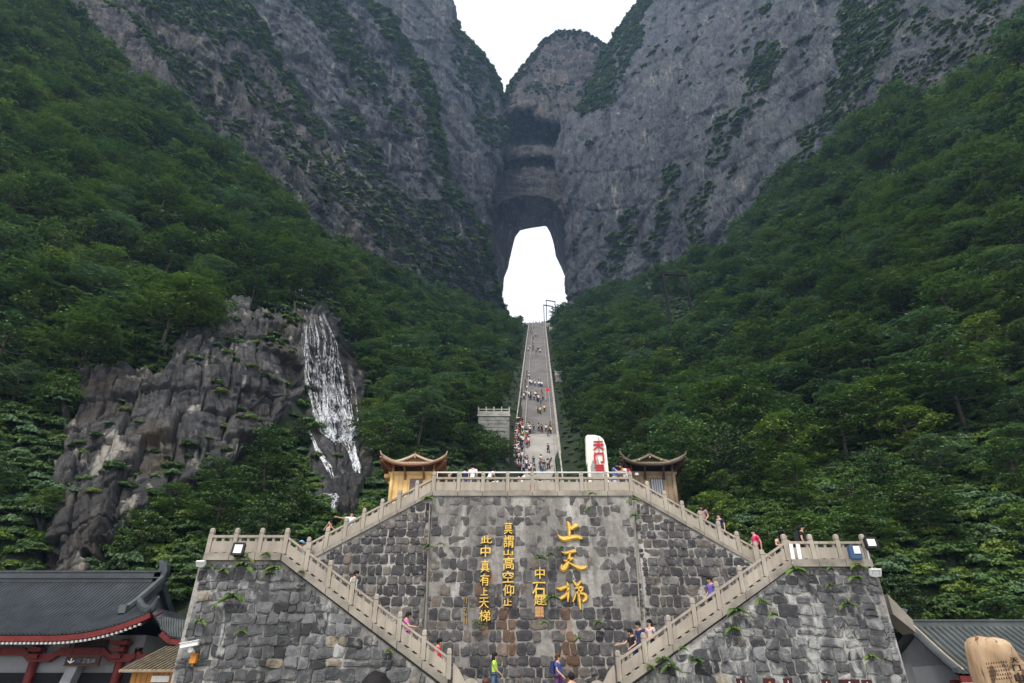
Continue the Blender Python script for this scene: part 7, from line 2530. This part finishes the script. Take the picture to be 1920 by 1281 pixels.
for ch, f0, f1 in (('卫', .50, .61), ('生', .63, .74), ('间', .76, .87)):
    link('character', font_char(ch, wsn * (f1 - f0), hs * .50, .006, .0, MAT['glass_pale']), sg, (wsn * f0, -.055, hs * .22))
m = MB(); m.span(wsn * .34, wsn * .37, -.06, -.05, hs * .25, hs * .75); m.span(wsn * .40, wsn * .43, -.06, -.05, hs * .25, hs * .75); m.build('symbol', MAT['blue_plastic'], sg)
for f in (.1, .9):
    m = MB(); m.tube([(wsn * f, 0, hs), (wsn * f, .1, hs + .5)], .015, 5); m.build('hanger', MAT['dark_metal'], sg)

# the lower side roof next to the masonry
side = tag(empty('side_roof_annex', (0, 0, 0)), 'small grey tiled side roof between the dark hall and the masonry', 'building')
A0, A1 = at(300, 1193, 29.6), at(352, 1200, 29.6)
B0, B1 = at(300, 1158, 31.6), at(352, 1166, 31.6)
m = MB()
def ap(f, t):
    p = A0.lerp(A1, f).lerp(B0.lerp(B1, f), t); p.z -= .10 * math.sin(math.pi * t) - .35 * max(0, .35 - f) * (1 - t) * 2; return p
for t in (0, .33, .66, 1):
    for i in range(9): m.v.append(tuple(ap(i / 8, t)))
for j in range(3):
    for i in range(8): a = j * 9 + i; m.f.append((a, a + 1, a + 10, a + 9)); m.m.append(0)
m.build('roof', MAT['tile_grey'], side)
m = MB()
for i in range(12): m.tube([ap(i / 11, t) + Vector((0, 0, .03)) for t in (0, .5, 1)], .045, 5)
o = m.build('roof_tiles', MAT['tile_grey'], side); o['kind'] = 'stuff'
m = MB()
for i in range(8): m.bar(ap(i / 8, 0) + Vector((0, 0, -.14)), ap((i + 1) / 8, 0) + Vector((0, 0, -.14)), .07, .2)
m.build('fascia', MAT['red_paint'], side)
m = MB(); m.span(A0.x + .3, A1.x, 30.6, 31.4, 0, A0.z + .1); m.build('wall', MAT['white_wall'], side)

# wooden kiosk below it
kx0, kx1 = at(222, 1262, 27.5).x, at(338, 1262, 27.5).x
kz0 = at(250, 1256, 27.5).z; kz1 = at(290, 1214, 29.4).z
kio = tag(empty('kiosk', (kx0, 27.5, 0)), 'small orange wooden kiosk with a plank roof beside the masonry', 'kiosk')
nb = 26
kw = kx1 - kx0
for i in range(nb):
    m = MB(); x0_, x1_ = i * kw / nb, (i + .86) * kw / nb; sh = .55
    m.add([(x0_, 0, kz0), (x1_, 0, kz0), (x1_ + sh, 1.9, kz1), (x0_ + sh, 1.9, kz1), (x0_, 0, kz0 - .06), (x1_, 0, kz0 - .06), (x1_ + sh, 1.9, kz1 - .06), (x0_ + sh, 1.9, kz1 - .06)], [(0, 1, 2, 3), (7, 6, 5, 4), (0, 4, 5, 1), (1, 5, 6, 2), (2, 6, 7, 3), (3, 7, 4, 0)])
    m.build('roof_plank', MAT['kiosk_roof'], kio, (0, 0, .05 * (i % 2)))
    m = MB(); m.tube([((x0_ + x1_) / 2, -.03, kz0 - .05), ((x0_ + x1_) / 2, .06, kz0 - .02)], .05, 6); m.build('plank_end', MAT['pale_tile'], kio)
for i in range(9):
    m = MB(); x0_ = .35 + i * (kw - .5) / 9
    m.span(x0_, x0_ + (kw - .5) / 9 - .02, .35, .42, 0, kz0 - .05); m.build('wall_plank', simple('kiosk_wood', (.42, .19, .04), .6, .2, 3) if i == 0 else KW_, kio)
    if i == 0: KW_ = bpy.data.materials.get('kiosk_wood')
m = MB(); m.span(.4, kw, .45, 1.8, 0, kz0 - .06); m.build('inner_wall', KW_, kio)
m = MB(); m.span(1.2, 1.9, .30, .34, kz0 - .42, kz0 - .2); m.build('notice', MAT['white_paint'], kio)

# ------------------------------------------------------------------ small tiled house, bottom corner on the other side
house = tag(empty('tiled_house', (0, 0, 0)), 'small grey tiled house with a white gable at the bottom corner', 'building')
HE, HR = 26.6, 30.6
hze, hzr = at(1850, 1263, HE).z, at(1850, 1176, HR).z
hx0r = at(1703, 1165, HR).x; hx0e = at(1802, 1262, HE).x
HX1 = 26.0
def hp(x, t):
    z = hze + (hzr - hze) * (.72 * t + .28 * t ** 2.0)
    return Vector((x, HE + (HR - HE) * t, z))
hx = lambda t: hx0e + (hx0r - hx0e) * (1 - (1 - t) ** 1.25)
m = MB(); tl = [0, .12, .25, .4, .55, .7, .85, 1]
for t in tl:
    for i in range(21): m.v.append(tuple(hp(hx(t) + (HX1 - hx(t)) * i / 20, t)))
for j in range(len(tl) - 1):
    for i in range(20): a = j * 21 + i; m.f.append((a, a + 1, a + 22, a + 21)); m.m.append(0)
b = len(m.v); m.v += [(x, y + .04, z - .18) for x, y, z in m.v[:b]]
m.f += [tuple(b + i for i in f)[::-1] for f in m.f[:]]; m.m += [0] * (len(m.f) - len(m.m))
m.build('roof', MAT['tile_grey'], house)
k = 0
while True:
    # the tile rows fan in from the swept barge edge
    xe = hx0e + .1 + k * .285
    if xe > HX1 + 2.6: break
    xr = xe - (hx0e - hx0r) + .0
    pts = [hp(hx(t) + (xe - hx0e) * 1.0, t) + Vector((0, 0, .05)) for t in (0, .15, .3, .5, .7, .85, 1)]
    m = MB(); m.tube(pts, .085, 6); m.build('tile_row', MAT['tile_grey'], house)
    k += 1
for off, mat_, rr_ in ((-.06, 'tile_grey', .13), (.12, 'pale_tile', .05), (-.2, 'tile_dark', .10)):
    m = MB(); m.tube([hp(hx(t) + off, t) + Vector((0, 0, .12)) for t in tl], rr_, 7); m.build('barge_ridge', MAT[mat_], house)
m = MB(); m.span(hx0r - .1, HX1, HR - .15, HR + .15, hzr - .05, hzr + .24); m.span(hx0r - .1, HX1, HR - .2, HR + .2, hzr + .24, hzr + .30); m.build('main_ridge', MAT['tile_grey'], house)
m = MB(); fin = [(.15, 0), (-.25, .05), (-.5, .4), (-.5, .85), (-.15, 1.05), (.1, .95), (-.12, .7), (.05, .35)]
m.prism([(hx0r + x * .8, hzr + z * .75) for x, z in fin], HR - .12, HR + .12); m.build('ridge_fin', MAT['tile_grey'], house)
gx = hx0r + .35
m = MB()
prof = [hp(0, t) for t in tl]
poly = [(p.y, p.z - .15) for p in prof] + [(2 * HR - p.y, p.z - .15) for p in prof[::-1][1:]]
V = [(gx + .0 + (hx(t) - hx0r) * .82, y, z) for (y, z), t in zip(poly, tl + tl[::-1][1:])]
Vb = [(v[0], v[1], -0.0) for v in V]
n = len(V)
m.add(V + Vb, [(i, i + 1, n + i + 1, n + i) for i in range(n - 1)]); m.build('gable_wall', MAT['white_wall'], house)
m = MB(); m.span(hx0e + .5, HX1, HE + 1.0, HR, 0, hze + .35); m.build('wall', MAT['white_wall'], house)
m = MB(); m.span(hx0e - .1, HX1, HE - .02, HE + .08, hze - .30, hze - .08); m.build('fascia', MAT['red_paint'], house)
m = MB(); m.span(hx0e - .1, HX1, HE - .04, HE + .02, hze - .36, hze - .30); m.build('gutter', MAT['parapet'], house)
m = MB(); m.span(hx0e + .05, hx0e + .75, HE + .75, HE + .95, 0, hze - .2); m.build('red_pillar', MAT['red_paint'], house)
m = MB(); m.span(hx0e + .8, hx0e + 3.4, HE + .9, HE + .96, 0, hze - .3); m.build('window', MAT['dark_in'], house)
for q in range(5):
    m = MB(); m.span(hx0e + .8, hx0e + 3.4, HE + .86, HE + .90, hze - .55 - q * .3, hze - .52 - q * .3); m.build('shutter_slat', MAT['blind'], house)
# back slope of the roof
m = MB()
for t in (0, .5, 1):
    for i in range(7):
        p = hp(hx(t) + (HX1 - hx(t)) * i / 6, t); m.v.append((p.x, 2 * HR - p.y, p.z))
for j in range(2):
    for i in range(6): a = j * 7 + i; m.f.append((a, a + 1, a + 8, a + 7)); m.m.append(0)
m.build('back_slope', [MAT['tile_grey']], house)
# slab of the sloping retaining wall between the buttress and the house
A, B = at(1658, 1118, 25.6), at(1694, 1165, 25.6)
m = MB(); m.prism([(A.x - .2, A.z), (B.x, B.z), (B.x, B.z - .45), (A.x - .2, A.z - .7)], 25.0, 25.9)
tag(m.build('retaining_slab', MAT['kerb']), 'grey sloping concrete slab between the masonry and the small house', 'wall')

# ------------------------------------------------------------------ ochre boulder with writing
YB_ = 10.0
p0 = at(1817, 1200, YB_)
hz = at(1858, 1193, YB_).z
outl = [(1819, 1202), (1828, 1193), (1842, 1193), (1850, 1192), (1870, 1199), (1890, 1217), (1910, 1240), (1935, 1268), (1948, 1310), (1950, 1420), (1850, 1420), (1843, 1310), (1832, 1265), (1824, 1235), (1818, 1212)]
pts = [at(x, y, YB_) for x, y in outl]
cx = sum(p.x for p in pts) / len(pts); cz = sum(p.z for p in pts) / len(pts)
zmin = 0.0
bld = bmesh.new()
rings = []
N_ = 72
import bisect
P2 = [(p.x - cx, max(zmin, p.z) - cz) for p in pts]
per = [0]
for a, b2 in zip(P2, P2[1:] + P2[:1]): per.append(per[-1] + math.hypot(b2[0] - a[0], b2[1] - a[1]))
def outline(f):
    s = f * per[-1]; i = min(bisect.bisect_right(per, s) - 1, len(P2) - 1)
    a, b2 = P2[i], P2[(i + 1) % len(P2)]; t = (s - per[i]) / max(1e-9, per[i + 1] - per[i]); return a[0] + (b2[0] - a[0]) * t, a[1] + (b2[1] - a[1]) * t
prof = [(.0, -.30), (.35, -.30), (.7, -.28), (.92, -.20), (1.0, 0), (.93, .2), (.6, .32), (0, .34)]
V, F = [], []
for sc, d in prof:
    for k in range(N_):
        x, z = outline(k / N_)
        q = np.array([[x * sc * 2.2, d * 2.2, z * sc * 2.2]])
        V.append((x * sc + .02 * float(vnoise(q * 3, 5)[0]), d + .08 * float(vnoise(q * 2, 6)[0]) + .035 * float(vnoise(q * 6, 7)[0]), z * sc + .02 * float(vnoise(q * 3, 8)[0])))
for r_ in range(len(prof) - 1):
    for k in range(N_):
        k2 = (k + 1) % N_; F.append((r_ * N_ + k, r_ * N_ + k2, (r_ + 1) * N_ + k2, (r_ + 1) * N_ + k))
rock = tag(empty('boulder', (cx, YB_, cz)), 'ochre boulder with dark veins and small writing at the bottom corner', 'boulder')
link('stone', mesh_np('stone', V, F, MAT['boulder'], None, True), rock)
def rock_char(ch, x0, x1, y0, y1, mat):
    A, B = at(x0, y1, YB_ - .36), at(x1, y0, YB_ - .36)
    link('character', font_char(ch, B.x - A.x, B.z - A.z, .004, .02, mat), rock, tuple(A - rock.location))
for ch, y0, y1 in (('天', 1233, 1243), ('门', 1246, 1258), ('山', 1262, 1279)): rock_char(ch, 1897 + (y0 - 1233) * .3, 1907 + (y0 - 1233) * .35, y0, y1, MAT['carve_dark'])
m = MB(); rr = random.Random(8)
for c_ in range(9):
    for k in range(5):
        x, y = 1850 + c_ * 4.6 + k * 2.6, 1246 + k * 7.5 - c_ * .5
        if y > 1279: continue
        q = at(x, y, YB_ - .37) - rock.location
        m.box(q, (rr.uniform(.012, .022), .01, .006)); m.box(q + Vector((0, 0, .012)), (.006, .01, .018))
o = m.build('small_writing', MAT['carve_dark'], rock); o['kind'] = 'stuff'
# ------------------------------------------------------------------ haze
def haze_box():
    mb = MB(); mb.span(-900, 900, -70, 460, -1.4, 700)
    t = bpy.data.materials.new('haze_air'); t.use_nodes = True
    nt = t.node_tree; nt.nodes.clear()
    o = nt.nodes.new('ShaderNodeOutputMaterial')
    v = nt.nodes.new('ShaderNodeVolumePrincipled')
    v.inputs['Color'].default_value = (0.42, 0.64, 1.0, 1)
    v.inputs['Density'].default_value = 0.00024
    v.inputs['Anisotropy'].default_value = 0.1
    nt.links.new(v.outputs[0], o.inputs['Volume'])
    tag(mb.build('haze', t), kind='stuff')


haze_box()
